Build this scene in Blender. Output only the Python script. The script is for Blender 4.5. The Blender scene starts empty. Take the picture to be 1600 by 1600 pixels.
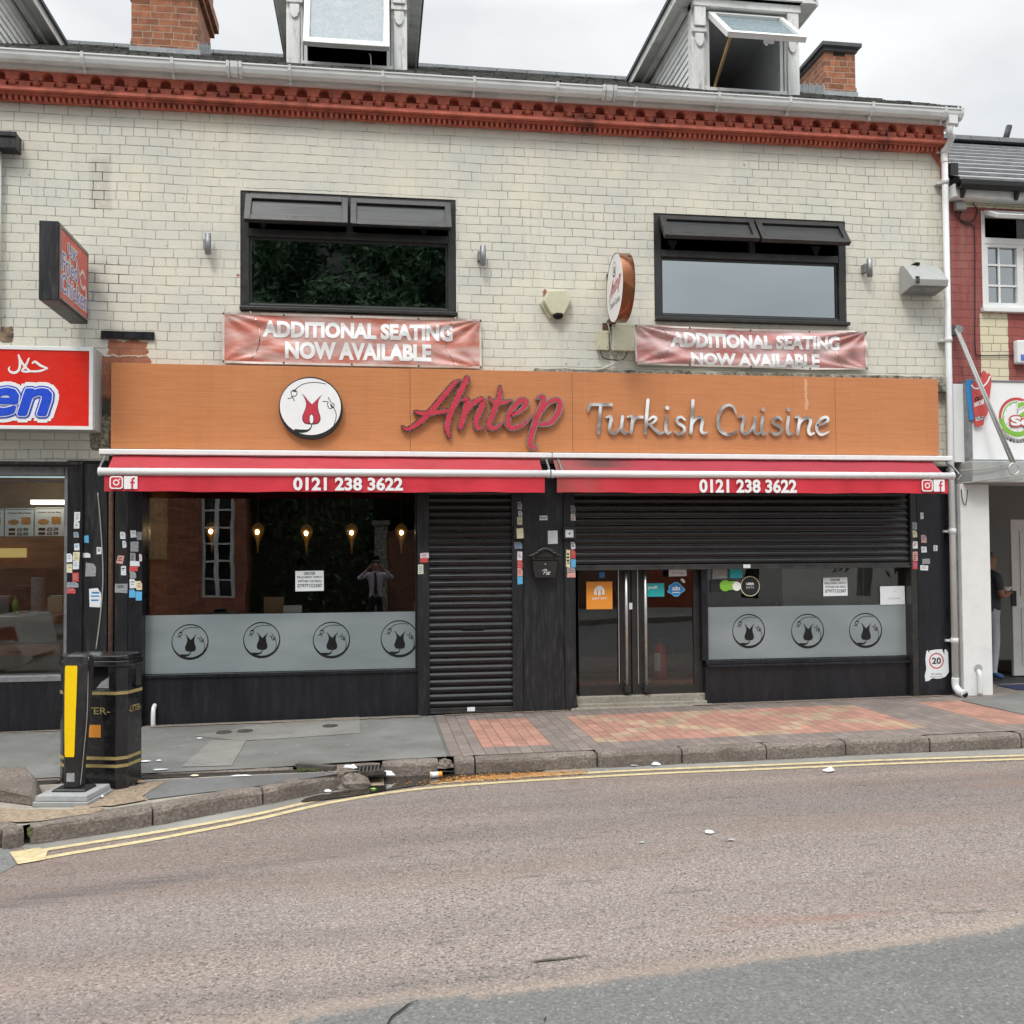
import bpy, bmesh, math, random
from mathutils import Vector, Matrix
random.seed(11)
rad = math.radians
sc = bpy.context.scene
COL = sc.collection

# ------------------------------------------------------------------ camera
YAW, PITCH, ROLL, FPX, PPY = rad(8.1), rad(1.69), rad(-.41), 1500.0, 826.0
CX, CY, CZ = 0.0, -10.0, 1.616
cy_, sy_, cp_, sp_ = math.cos(YAW), math.sin(YAW), math.cos(PITCH), math.sin(PITCH)
FW = Vector((sy_*cp_, cy_*cp_, sp_)); RR = Vector((cy_, -sy_, 0)); UU = RR.cross(FW)
cr_, sr_ = math.cos(ROLL), math.sin(ROLL)
R2 = RR*cr_ + UU*sr_; U2 = UU*cr_ - RR*sr_
cam = bpy.data.cameras.new('camera'); camo = bpy.data.objects.new('camera', cam); COL.objects.link(camo)
camo.matrix_world = Matrix(((R2.x, U2.x, -FW.x, CX), (R2.y, U2.y, -FW.y, CY), (R2.z, U2.z, -FW.z, CZ), (0, 0, 0, 1)))
cam.sensor_width = 36; cam.sensor_fit = 'HORIZONTAL'; cam.lens = 36*FPX/1600; cam.shift_y = (PPY-800)/1600
cam.clip_start = 0.05; cam.clip_end = 600
sc.camera = camo

# ------------------------------------------------------------------ light
SUN_EL, SUN_AZ = 52, 205      # azimuth clockwise from +Y (the facade looks towards -Y)
world = bpy.data.worlds.new('World'); sc.world = world; world.use_nodes = True
nt = world.node_tree; nt.nodes.clear()
wo = nt.nodes.new('ShaderNodeOutputWorld'); bg = nt.nodes.new('ShaderNodeBackground'); nt.links.new(bg.outputs[0], wo.inputs[0])
sky = nt.nodes.new('ShaderNodeTexSky'); sky.sky_type = 'NISHITA'; sky.sun_disc = False
sky.sun_elevation = rad(SUN_EL); sky.sun_rotation = rad(SUN_AZ); sky.air_density = 1.2; sky.dust_density = 3
tc = nt.nodes.new('ShaderNodeTexCoord')
mp = nt.nodes.new('ShaderNodeMapping'); mp.inputs['Scale'].default_value = (1.0, 1.0, 2.2); nt.links.new(tc.outputs['Generated'], mp.inputs[0])
nz = nt.nodes.new('ShaderNodeTexNoise'); nz.inputs['Scale'].default_value = 2.6; nz.inputs['Detail'].default_value = 5; nz.inputs['Roughness'].default_value = .5
nt.links.new(mp.outputs[0], nz.inputs[0])
ramp = nt.nodes.new('ShaderNodeValToRGB'); ramp.color_ramp.elements[0].position = .33; ramp.color_ramp.elements[1].position = .62
ramp.color_ramp.elements[0].color = (7.5, 7.8, 8.15, 1); ramp.color_ramp.elements[1].color = (10.4, 10.6, 10.6, 1)
nt.links.new(nz.outputs['Fac'], ramp.inputs[0])
sep = nt.nodes.new('ShaderNodeSeparateXYZ'); nt.links.new(tc.outputs['Generated'], sep.inputs[0])
zr = nt.nodes.new('ShaderNodeMapRange'); zr.inputs[1].default_value = .5; zr.inputs[2].default_value = .95; zr.inputs[3].default_value = 1.0; zr.inputs[4].default_value = 4.2
nt.links.new(sep.outputs['Z'], zr.inputs[0])
mul = nt.nodes.new('ShaderNodeMixRGB'); mul.blend_type = 'MULTIPLY'; mul.inputs[0].default_value = 1
nt.links.new(ramp.outputs[0], mul.inputs[1]); nt.links.new(zr.outputs[0], mul.inputs[2])
mx = nt.nodes.new('ShaderNodeMixRGB'); mx.inputs[0].default_value = .93
nt.links.new(sky.outputs[0], mx.inputs[1]); nt.links.new(mul.outputs[0], mx.inputs[2])
nt.links.new(mx.outputs[0], bg.inputs[0]); bg.inputs[1].default_value = .1

sun = bpy.data.lights.new('sun', 'SUN'); sun.energy = 1.5; sun.angle = rad(14); sun.color = (1, .96, .9)
suno = bpy.data.objects.new('sun', sun); COL.objects.link(suno)
sd = Vector((math.sin(rad(SUN_AZ))*math.cos(rad(SUN_EL)), math.cos(rad(SUN_AZ))*math.cos(rad(SUN_EL)), math.sin(rad(SUN_EL))))
suno.rotation_euler = sd.to_track_quat('Z', 'Y').to_euler()
sc.view_settings.view_transform = 'Standard'; sc.view_settings.look = 'None'
sc.view_settings.exposure = 0.0; sc.view_settings.gamma = 1
sc.cycles.max_bounces = 7; sc.cycles.transparent_max_bounces = 12; sc.cycles.glossy_bounces = 4; sc.cycles.diffuse_bounces = 3
sc.cycles.sample_clamp_indirect = 4
try:
    sc.cycles.use_denoising = True
except Exception:
    pass

# ------------------------------------------------------------------ survey helpers
SL = .009                                   # the street climbs gently to the right
def pv(x): return SL*(x-1.8)                # pavement level
def ray(px, py):
    return R2*((px-800)/FPX) + U2*(-(py-PPY)/FPX) + FW
def at(px, py, Y=0.0):                      # a measured point on the facade plane y = Y
    r = ray(px, py); t = (Y-CY)/r.y
    return CX+t*r.x, CZ+t*r.z
def rect(a, b, c, d, Y=0.0):
    x0, z1 = at(a, b, Y); x1, z0 = at(c, d, Y)
    return x0, x1, z0, z1
def gnd(px, py, h=0.0):                     # a measured point on the sloping ground
    r = ray(px, py); t = (CZ+SL*1.8-h)/(SL*r.x-r.z)
    return Vector((CX+t*r.x, CY+t*r.y, CZ+t*r.z))

# ------------------------------------------------------------------ materials
MATS = {}
def newmat(name):
    m = bpy.data.materials.new(name); m.use_nodes = True
    n = m.node_tree; b = n.nodes['Principled BSDF']
    return m, n, b
def N(n, t, **kw):
    d = n.nodes.new(t)
    for k, v in kw.items():
        if k.startswith('_'): setattr(d, k[1:], v)
        else: d.inputs[k.replace('0_', '').replace('_', ' ') if not k.isdigit() else int(k)].default_value = v
    return d
def objco(n, scale=(1, 1, 1), rot=(0, 0, 0), loc=(0, 0, 0)):
    t = n.nodes.new('ShaderNodeTexCoord'); m = n.nodes.new('ShaderNodeMapping')
    m.inputs['Scale'].default_value = scale; m.inputs['Rotation'].default_value = rot; m.inputs['Location'].default_value = loc
    n.links.new(t.outputs['Object'], m.inputs[0]); return m.outputs[0]
def noise(n, co, scale, detail=4, rough=.55, dist=0):
    d = N(n, 'ShaderNodeTexNoise'); d.inputs['Scale'].default_value = scale; d.inputs['Detail'].default_value = detail
    d.inputs['Roughness'].default_value = rough; d.inputs['Distortion'].default_value = dist
    n.links.new(co, d.inputs['Vector']); return d.outputs['Fac']
def mrange(n, v, a, b, c=0.0, d=1.0, smooth=False):
    r = n.nodes.new('ShaderNodeMapRange'); r.clamp = True
    if smooth: r.interpolation_type = 'SMOOTHSTEP'
    for i, q in enumerate((a, b, c, d)): r.inputs[i+1].default_value = q
    n.links.new(v, r.inputs[0]); return r.outputs[0]
def math_(n, op, a, b=None, c=None):
    d = n.nodes.new('ShaderNodeMath'); d.operation = op
    for i, q in enumerate((a, b, c)):
        if q is None: continue
        if isinstance(q, (int, float)): d.inputs[i].default_value = q
        else: n.links.new(q, d.inputs[i])
    return d.outputs[0]
def mix(n, f, a, b, mode='MIX'):
    d = n.nodes.new('ShaderNodeMixRGB'); d.blend_type = mode
    for i, q in enumerate((f, a, b)):
        if isinstance(q, (int, float)): d.inputs[i].default_value = q
        elif isinstance(q, (tuple, list)): d.inputs[i].default_value = tuple(q)[:3]+(1,)
        else: n.links.new(q, d.inputs[i])
    return d.outputs[0]
def bump(n, b, h, strength=.3, dist=.01):
    d = n.nodes.new('ShaderNodeBump'); d.inputs['Strength'].default_value = strength; d.inputs['Distance'].default_value = dist
    n.links.new(h, d.inputs['Height']); n.links.new(d.outputs[0], b.inputs['Normal'])
def sepxyz(n, co):
    s = n.nodes.new('ShaderNodeSeparateXYZ'); n.links.new(co, s.inputs[0]); return s.outputs
def boxmask(n, co, x0, x1, z0, z1, soft=.02, nse=None, amp=0.0):
    s = sepxyz(n, co); X, Z = s[0], s[2]
    if nse is not None:
        o = math_(n, 'MULTIPLY', math_(n, 'SUBTRACT', nse, .5), amp)
        X = math_(n, 'ADD', X, o); Z = math_(n, 'ADD', Z, o)
    m = math_(n, 'MULTIPLY', mrange(n, X, x0-soft, x0+soft), mrange(n, X, x1-soft, x1+soft, 1, 0))
    m2 = math_(n, 'MULTIPLY', mrange(n, Z, z0-soft, z0+soft), mrange(n, Z, z1-soft, z1+soft, 1, 0))
    return math_(n, 'MULTIPLY', m, m2)
def M(name, col=None, rough=.6, metal=0.0, var=.12, scale=6.0, bmp=0.0, bscale=60.0, dirt=0.0, dcol=(.03, .028, .025), dscale=5.0, stretch=(1, 1, 1), spec=.5, coat=0.0, emit=None, estr=0):
    """plain painted / moulded surface with tonal variation, wear and a fine relief"""
    if name in MATS: return MATS[name]
    m, n, b = newmat(name); co = objco(n, stretch)
    c1 = tuple(x*(1-var) for x in col); c2 = tuple(min(1, x*(1+var)) for x in col)
    f = mrange(n, noise(n, co, scale, 6), .3, .7)
    c = mix(n, f, c1, c2)
    if dirt > 0:
        d = mrange(n, noise(n, co, dscale, 9, .68), .52, .72, 0, dirt)
        c = mix(n, d, c, dcol)
    n.links.new(c, b.inputs['Base Color'])
    r = mrange(n, noise(n, co, scale*3, 3), .3, .7, max(0, rough-.1), min(1, rough+.1)); n.links.new(r, b.inputs['Roughness'])
    b.inputs['Metallic'].default_value = metal; b.inputs['Specular IOR Level'].default_value = spec; b.inputs['Coat Weight'].default_value = coat
    if bmp > 0: bump(n, b, noise(n, co, bscale, 5, .6), bmp, .006)
    if emit: b.inputs['Emission Color'].default_value = emit+(1,); b.inputs['Emission Strength'].default_value = estr
    MATS[name] = m; return m
def glass(name, ior=1.8, tint=(.75, .8, .8), rough=0.0, refl=(1, 1, 1)):
    m = bpy.data.materials.new(name); m.use_nodes = True; n = m.node_tree; n.nodes.clear()
    o = n.nodes.new('ShaderNodeOutputMaterial'); mixs = n.nodes.new('ShaderNodeMixShader')
    fr = n.nodes.new('ShaderNodeFresnel'); fr.inputs[0].default_value = ior
    t = n.nodes.new('ShaderNodeBsdfTransparent'); t.inputs[0].default_value = tint+(1,)
    g = n.nodes.new('ShaderNodeBsdfGlossy'); g.inputs['Roughness'].default_value = rough; g.inputs[0].default_value = refl+(1,)
    tcn = n.nodes.new('ShaderNodeTexCoord'); ns = noise(n, tcn.outputs['Object'], 1.3, 2)
    bp = n.nodes.new('ShaderNodeBump'); bp.inputs['Strength'].default_value = .06; bp.inputs['Distance'].default_value = .02
    n.links.new(ns, bp.inputs['Height']); n.links.new(bp.outputs[0], g.inputs['Normal'])
    n.links.new(fr.outputs[0], mixs.inputs[0]); n.links.new(t.outputs[0], mixs.inputs[1]); n.links.new(g.outputs[0], mixs.inputs[2])
    n.links.new(mixs.outputs[0], o.inputs[0]); MATS[name] = m; return m

# ------------------------------------------------------------------ mesh helpers
def catmull(pts, w=None, k=6):
    P = [Vector(p) for p in pts]; out, ow = [], []
    W = list(w) if w is not None else [1]*len(P)
    if len(P) == 2: return P, W
    for i in range(len(P)-1):
        p0, p1, p2, p3 = P[max(i-1, 0)], P[i], P[i+1], P[min(i+2, len(P)-1)]
        for j in range(k):
            t = j/k
            out.append(.5*((2*p1)+(p2-p0)*t+(2*p0-5*p1+4*p2-p3)*t*t+(3*p1-p0-3*p2+p3)*t**3)); ow.append(W[i]*(1-t)+W[i+1]*t)
    out.append(P[-1]); ow.append(W[-1]); return out, ow
class MB:
    def __init__(self): self.v = []; self.f = []; self.mi = []; self.sm = []
    def add(self, vs, fs, mi=0, sm=False):
        o = len(self.v); self.v += [tuple(x) for x in vs]
        for f in fs: self.f.append([o+i for i in f]); self.mi.append(mi); self.sm.append(sm)
        return self
    def box(self, x0, x1, y0, y1, z0, z1, mi=0, sk=0.0):
        # sk shears z with x, for things that follow the slope of the street
        a = [(x, y, z+sk*(x-x0)) for z in (z0, z1) for y in (y0, y1) for x in (x0, x1)]
        return self.add(a, [(0, 2, 3, 1), (4, 5, 7, 6), (0, 1, 5, 4), (2, 6, 7, 3), (0, 4, 6, 2), (1, 3, 7, 5)], mi)
    def rbox(self, mat4, sx, sy, sz, mi=0):
        a = [mat4 @ Vector((x*sx/2, y*sy/2, z*sz/2)) for z in (-1, 1) for y in (-1, 1) for x in (-1, 1)]
        return self.add(a, [(0, 2, 3, 1), (4, 5, 7, 6), (0, 1, 5, 4), (2, 6, 7, 3), (0, 4, 6, 2), (1, 3, 7, 5)], mi)
    def prism(self, pts, fn, d0, d1, mi=0, sm=False):
        """polygon pts (u,v) swept between depths d0 and d1, placed by fn(u,v,d)"""
        n = len(pts); a = [fn(u, v, d0) for u, v in pts]+[fn(u, v, d1) for u, v in pts]
        self.add(a, [tuple(range(n)), tuple(range(2*n-1, n-1, -1))], mi)
        return self.add(a, [(i, i+n, (i+1) % n+n, (i+1) % n) for i in range(n)], mi, sm)
    def xz(self, pts, y0, y1, mi=0): return self.prism(pts, lambda u, v, d: (u, d, v), y0, y1, mi)
    def yz(self, pts, x0, x1, mi=0, sm=False): return self.prism(pts, lambda u, v, d: (d, u, v), x0, x1, mi, sm)
    def xy(self, pts, z0, z1, mi=0): return self.prism(pts, lambda u, v, d: (u, v, d), z0, z1, mi)
    def tube(self, pts, r, seg=10, mi=0, caps=True, smooth=6):
        W = r if isinstance(r, (list, tuple)) else [r]*len(pts)
        P, W = catmull([Vector(p) for p in pts], W, smooth) if len(pts) > 2 and smooth > 1 else ([Vector(p) for p in pts], list(W))
        vs = []; n = len(P); up = Vector((.13, .29, .95)).normalized()
        for i, p in enumerate(P):
            t = (P[min(i+1, n-1)]-P[max(i-1, 0)]).normalized()
            a = t.cross(up)
            if a.length < .2: a = t.cross(Vector((1, 0, 0)))
            a.normalize(); b = t.cross(a)
            for k in range(seg):
                an = 2*math.pi*k/seg; vs.append(p+(a*math.cos(an)+b*math.sin(an))*W[i])
        fs = [(i*seg+k, i*seg+(k+1) % seg, (i+1)*seg+(k+1) % seg, (i+1)*seg+k) for i in range(n-1) for k in range(seg)]
        self.add(vs, fs, mi, True)
        if caps:
            self.add(vs[:seg], [tuple(range(seg))], mi); self.add(vs[-seg:], [tuple(range(seg))], mi)
        return self
    def lathe(self, prof, c, seg=20, mi=0, axis='Z'):
        vs = []; n = len(prof)
        for r, h in prof:
            for k in range(seg):
                a = 2*math.pi*k/seg; p = (r*math.cos(a), r*math.sin(a), h)
                if axis == 'Y': p = (p[0], p[2], p[1])
                if axis == 'X': p = (p[2], p[0], p[1])
                vs.append(Vector(c)+Vector(p))
        fs = [(i*seg+k, i*seg+(k+1) % seg, (i+1)*seg+(k+1) % seg, (i+1)*seg+k) for i in range(n-1) for k in range(seg)]
        self.add(vs, fs, mi, True); self.add(vs[:seg], [tuple(range(seg))], mi); return self.add(vs[-seg:], [tuple(range(seg))], mi)
    def ribbon(self, pts, w, fn, d0, d1, mi=0, k=6, cap=True):
        """a brush stroke of changing width, raised from d1 to d0"""
        W = list(w) if isinstance(w, (list, tuple)) else [w]*len(pts)
        P, W = catmull([Vector((p[0], p[1], 0)) for p in pts], W, k)
        def ends(P, W):
            t = (P[0]-P[1]).normalized(); h = W[0]/2
            return [(P[0]+t*h*math.sin(a), 2*h*math.cos(a)) for a in (rad(85), rad(60), rad(30))]
        if cap:
            a = ends(P, W); b = ends(P[::-1], W[::-1])[::-1]
            P = [q[0] for q in a]+P+[q[0] for q in b]; W = [q[1] for q in a]+W+[q[1] for q in b]
        n = len(P); L, Rr = [], []
        for i, p in enumerate(P):
            t = (P[min(i+1, n-1)]-P[max(i-1, 0)]).normalized(); nn = Vector((-t.y, t.x, 0))*W[i]/2
            L.append(p+nn); Rr.append(p-nn)
        vs = [fn(q.x, q.y, d0) for q in L]+[fn(q.x, q.y, d0) for q in Rr]
        fs = [(i, i+1, n+i+1, n+i) for i in range(n-1)]
        self.add(vs, fs, mi)
        if d1 is not None:
            vb = [fn(q.x, q.y, d1) for q in L]+[fn(q.x, q.y, d1) for q in Rr]; o = 2*n
            fs = [(i, o+i, o+i+1, i+1) for i in range(n-1)]+[(n+i, n+i+1, o+n+i+1, o+n+i) for i in range(n-1)]
            fs += [(0, n, o+n, o), (n-1, o+n-1, o+2*n-1, 2*n-1)]
            self.add(vs+vb, fs, mi)
        return self
    def grid(self, nu, nv, fn, mi=0, sm=True):
        vs = [fn(i/nu, j/nv) for j in range(nv+1) for i in range(nu+1)]
        return self.add(vs, [(j*(nu+1)+i, j*(nu+1)+i+1, (j+1)*(nu+1)+i+1, (j+1)*(nu+1)+i) for j in range(nv) for i in range(nu)], mi, sm)
    def mesh(self, name, mats):
        me = bpy.data.meshes.new(name); me.from_pydata(self.v, [], self.f)
        for m in (mats if isinstance(mats, (list, tuple)) else [mats]): me.materials.append(m)
        me.polygons.foreach_set('material_index', self.mi); me.polygons.foreach_set('use_smooth', self.sm)
        bm = bmesh.new(); bm.from_mesh(me); bmesh.ops.remove_doubles(bm, verts=bm.verts, dist=1e-5)
        bmesh.ops.recalc_face_normals(bm, faces=bm.faces); bm.to_mesh(me); bm.free(); me.update(); return me
    def build(self, name, mats, parent=None, bevel=0.0, label=None, cat=None, group=None, kind=None, recenter=True, autosmooth=None, raw=False):
        if raw:
            me = bpy.data.meshes.new(name); me.from_pydata(self.v, [], self.f)
            for m in (mats if isinstance(mats, (list, tuple)) else [mats]): me.materials.append(m)
            me.polygons.foreach_set('material_index', self.mi); me.update()
        else: me = self.mesh(name, mats)
        o = bpy.data.objects.new(name, me); COL.objects.link(o)
        if parent is not None:
            o.parent = parent; o.matrix_parent_inverse = Matrix.Translation(-Vector(parent.get('_w', (0, 0, 0))))
        elif recenter and kind is None:
            xs = [v.co for v in me.vertices]; c = Vector((sum(v.x for v in xs)/len(xs), sum(v.y for v in xs)/len(xs), min(v.z for v in xs)))
            me.transform(Matrix.Translation(-c)); o.location = c; o['_w'] = tuple(c)
        if bevel > 0:
            b = o.modifiers.new('bevel', 'BEVEL'); b.width = bevel; b.segments = 2; b.limit_method = 'ANGLE'; b.angle_limit = rad(40)
        tag(o, label, cat, group, kind); return o
def tag(o, label=None, cat=None, group=None, kind=None):
    if label: o['label'] = label
    if cat: o['category'] = cat
    if group: o['group'] = group
    if kind: o['kind'] = kind
def thing(name, label, cat, loc, group=None):
    o = bpy.data.objects.new(name, None); COL.objects.link(o); o.location = loc; o['_w'] = tuple(loc); o.empty_display_size = .2
    tag(o, label, cat, group); return o
_tc = {}
def text2d(s, bold=0.0, shear=0.0, space=1.0):
    k = (s, bold, shear, space)
    if k in _tc: return _tc[k]
    cu = bpy.data.curves.new('t', 'FONT'); cu.body = s; cu.offset = bold; cu.shear = shear; cu.space_character = space; cu.resolution_u = 3
    ob = bpy.data.objects.new('t', cu); me = bpy.data.meshes.new_from_object(ob)
    bm = bmesh.new(); bm.from_mesh(me); bmesh.ops.triangulate(bm, faces=bm.faces)
    vs = [(v.co.x, v.co.y) for v in bm.verts]; fs = [tuple(v.index for v in f.verts) for f in bm.faces]
    bm.free(); bpy.data.meshes.remove(me); bpy.data.objects.remove(ob); bpy.data.curves.remove(cu)
    x0 = min(v[0] for v in vs); x1 = max(v[0] for v in vs); y0 = min(v[1] for v in vs); y1 = max(v[1] for v in vs)
    _tc[k] = (vs, fs, (x0, x1, y0, y1)); return _tc[k]
def txt(mb, s, x0, x1, z0, z1, Y, mi=0, bold=.02, shear=0.0, fn=None, space=1.0, ref=None, grow=0.0, step=.0003, cut=0):
    """flat lettering filling a rectangle; grow > 0 lays shifted copies for a fat outline"""
    vs, fs, bb = text2d(s, bold, shear, space)
    if ref is not None: bb = text2d(s, ref, shear, space)[2]
    f3 = fn or (lambda u, v, d: (u, d, v))
    P = [(x0+(x1-x0)*(u-bb[0])/(bb[1]-bb[0]), z0+(z1-z0)*(v-bb[2])/(bb[3]-bb[2])) for u, v in vs]
    if cut:
        bm = bmesh.new(); q = [bm.verts.new((u, v, 0)) for u, v in P]
        for f in fs:
            try: bm.faces.new([q[i] for i in f])
            except ValueError: pass
        for _ in range(cut):
            long_ = [e for e in bm.edges if e.calc_length() > .045]
            if not long_: break
            bmesh.ops.subdivide_edges(bm, edges=long_, cuts=1); bmesh.ops.triangulate(bm, faces=bm.faces)
        bm.verts.index_update(); P = [(v.co.x, v.co.y) for v in bm.verts]; fs = [tuple(v.index for v in f.verts) for f in bm.faces]; bm.free()
    if grow:
        for i in range(14):
            a = 2*math.pi*i/14; mb.add([f3(u+grow*math.cos(a), v+grow*math.sin(a), Y-step*.5*i) for u, v in P], fs, mi)
        Y = Y-step*7.5
    mb.add([f3(u, v, Y) for u, v in P], fs, mi); return mb
def FX(Y): return lambda u, v, d: (u, Y+d, v)

# ------------------------------------------------------------------ surface library
def m_brick(name, wall, joint, jstr=.8, bw=.228, rh=.0775, loc=(0, 0, 0), paint=True, extra=None, var=.06):
    m, n, b = newmat(name); co = objco(n)
    # bricks lie in the x-z plane: swap axes for the brick texture
    wob = noise(n, co, 3.0, 3); s = sepxyz(n, co)
    cmb = n.nodes.new('ShaderNodeCombineXYZ')
    fine = noise(n, co, 28, 3)
    off = math_(n, 'ADD', math_(n, 'MULTIPLY', math_(n, 'SUBTRACT', wob, .5), .016), math_(n, 'MULTIPLY', math_(n, 'SUBTRACT', fine, .5), .008))
    off = math_(n, 'ADD', off, math_(n, 'MULTIPLY', math_(n, 'SUBTRACT', noise(n, objco(n, (1, 1, 1), loc=(9, 0, 3)), .8, 2), .5), .05))
    wn = n.nodes.new('ShaderNodeTexWhiteNoise'); wn.noise_dimensions = '1D'; n.links.new(math_(n, 'FLOOR', math_(n, 'DIVIDE', math_(n, 'ADD', s[2], off), rh)), wn.inputs['W'])
    offx = math_(n, 'ADD', math_(n, 'MULTIPLY', wn.outputs['Value'], .09), math_(n, 'MULTIPLY', math_(n, 'SUBTRACT', fine, .5), .007))
    # y is added so that the side faces of piers and chimneys are bricked too
    n.links.new(math_(n, 'ADD', math_(n, 'ADD', s[0], s[1]), offx), cmb.inputs[0]); n.links.new(math_(n, 'ADD', s[2], off), cmb.inputs[1])
    br = n.nodes.new('ShaderNodeTexBrick'); n.links.new(cmb.outputs[0], br.inputs['Vector'])
    br.inputs['Scale'].default_value = 1; br.inputs['Brick Width'].default_value = bw; br.inputs['Row Height'].default_value = rh
    br.inputs['Mortar Size'].default_value = .0045 if paint else .006; br.inputs['Mortar Smooth'].default_value = .3; br.offset = .5
    br.squash = .5; br.squash_frequency = 7
    br.inputs['Color1'].default_value = tuple(x*(1-var) for x in wall)+(1,); br.inputs['Color2'].default_value = tuple(min(1, x*(1+var)) for x in wall)+(1,)
    br.inputs['Mortar'].default_value = tuple(wall)+(1,)
    mort = br.outputs['Fac']
    c = br.outputs['Color']
    if paint:
        # paint has filled the joints in patches; bed joints stay open longest
        bed = mrange(n, math_(n, 'PINGPONG', math_(n, 'ADD', s[2], off), rh/2), .001, .0055, 1, 0)
        p1 = mrange(n, noise(n, co, .5, 5, .65), .44, .60)
        p2 = mrange(n, noise(n, co, 7.0, 4, .65), .36, .60)
        p3 = mrange(n, noise(n, co, 1.1, 5, .6), .36, .52)
        xl_ = mrange(n, s[0], -2.2, -.9, .9, 0, True); xr_ = mrange(n, s[0], 5.0, 6.0, 0, .75, True); p1 = math_(n, 'MAXIMUM', p1, math_(n, 'MAXIMUM', xl_, xr_))
        jm = math_(n, 'MAXIMUM', math_(n, 'MULTIPLY', math_(n, 'MULTIPLY', mort, p1), math_(n, 'ADD', math_(n, 'MULTIPLY', p2, .65), .35)), math_(n, 'MULTIPLY', math_(n, 'MULTIPLY', bed, p3), p2))
        cl = mix(n, mrange(n, noise(n, co, 1.6, 6, .6), .35, .65), (.88, .9, .92), (1.05, 1.02, .96))
        c = mix(n, 1, c, cl, 'MULTIPLY')
        c = mix(n, mrange(n, noise(n, co, 9, 8, .7), .62, .78, 0, .35), c, tuple(x*.62 for x in wall))
        st = noise(n, objco(n, (5.5, 1, .35)), 1.5, 6, .65); c = mix(n, math_(n, 'MULTIPLY', mrange(n, st, .5, .75, 0, .30), mrange(n, noise(n, co, .7, 3), .4, .6)), c, (.36, .33, .27))
        c = mix(n, math_(n, 'MULTIPLY', jm, jstr), c, joint)
        hgt = math_(n, 'SUBTRACT', noise(n, co, 40, 5, .6), math_(n, 'MULTIPLY', math_(n, 'ADD', mort, jm), 1.2))
    else:
        cc = mix(n, mrange(n, noise(n, co, 11, 5, .65), .3, .7), (.62, .6, .6), (1.2, 1.15, 1.1))
        c = mix(n, 1, c, cc, 'MULTIPLY')
        c = mix(n, mrange(n, noise(n, co, 2.2, 8, .7), .5, .75, 0, .65), c, (.05, .04, .035))
        c = mix(n, math_(n, 'MULTIPLY', mort, jstr), c, joint)
        hgt = math_(n, 'SUBTRACT', noise(n, co, 50, 5, .6), math_(n, 'MULTIPLY', mort, 1.5))
    if extra: c = extra(n, co, c, mort)
    n.links.new(c, b.inputs['Base Color']); b.inputs['Roughness'].default_value = .62 if paint else .85
    bump(n, b, hgt, .6, .007); MATS[name] = m; return m

def wall_extra(n, co, c, mort):
    j = noise(n, co, 9, 6, .65); j2 = noise(n, co, 30, 4)
    def stain(x0, x1, z0, z1, st, colr):
        nonlocal c
        mk = math_(n, 'MULTIPLY', boxmask(n, co, x0, x1, z0, z1, .03, j, .05), mrange(n, noise(n, co, 14, 8, .75), .3, .7, .15, 1))
        c = mix(n, math_(n, 'MULTIPLY', mk, st), c, colr)
    a = rect(141, 245, 172, 328); stain(*a, .42, (.16, .14, .15))
    a = rect(137, 408, 170, 475); stain(*a, .4, (.17, .15, .15))
    a = rect(112, 480, 128, 540); stain(*a, .35, (.2, .19, .15))
    # joints blackened round the old sign fixing
    for q in ((139, 240, 173, 330), (137, 405, 200, 478)):
        mk = math_(n, 'MULTIPLY', boxmask(n, co, *rect(*q), .04, j, .05), mort); c = mix(n, math_(n, 'MULTIPLY', mk, .85), c, (.02, .018, .018))
    # bare brick where the paint has come away
    red = mix(n, mrange(n, noise(n, co, 12, 5), .3, .7), (.27, .095, .05), (.42, .16, .08))
    red = mix(n, math_(n, 'MULTIPLY', mort, .8), red, (.2, .13, .09))
    rm = None
    for q in ((168, 531, 231, 556), (152, 556, 236, 630), (1484, 540, 1500, 640), (848, 452, 858, 466), (1024, 508, 1330, 514), (371, 424, 376, 433)):
        k = mrange(n, boxmask(n, co, *rect(*q), .025, j, .16), .4, .6); rm = k if rm is None else math_(n, 'MAXIMUM', rm, k)
    c = mix(n, rm, c, red)
    # rough mortar and soot beside the fascia
    k = mrange(n, boxmask(n, co, *rect(140, 628, 175, 705), .03, j, .08), .4, .6)
    cem = mix(n, mrange(n, j2, .35, .6), (.06, .05, .035), (.33, .3, .22)); c = mix(n, k, c, cem)
    k = boxmask(n, co, *rect(148, 620, 175, 650), .02, j, .06); c = mix(n, math_(n, 'MULTIPLY', k, .8), c, (.025, .022, .02))
    k = mrange(n, boxmask(n, co, *rect(0, 510, 20, 536), .02, j, .08), .4, .6); c = mix(n, k, c, mix(n, mrange(n, j, .4, .6), (.05, .035, .03), (.3, .2, .13)))
    # hairline chips
    ch = mrange(n, noise(n, co, 17, 2, .5), .71, .735); c = mix(n, math_(n, 'MULTIPLY', ch, .6), c, (.12, .1, .08))
    return c
m_brick('white_brick', (.68, .665, .585), (.12, .11, .095), .78, rh=.0933, bw=.228, extra=wall_extra, var=.025)
m_brick('chimney_brick', (.34, .135, .07), (.42, .36, .28), .75, rh=.078, bw=.23, paint=False, var=.3)
m_brick('old_brick', (.2, .08, .05), (.3, .26, .2), .6, rh=.078, bw=.23, paint=False, var=.25)
def red_extra(n, co, c, mort):
    a = rect(1531, 489, 1577, 600); b2 = rect(1490, 300, 1610, 328)
    j = noise(n, co, 20, 4)
    for q in (a, b2):
        k = mrange(n, boxmask(n, co, *q, .01, j, .03), .4, .6); cc = mix(n, math_(n, 'MULTIPLY', mort, .7), (.68, .62, .44), (.12, .1, .07)); c = mix(n, k, c, cc)
    return c
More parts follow.
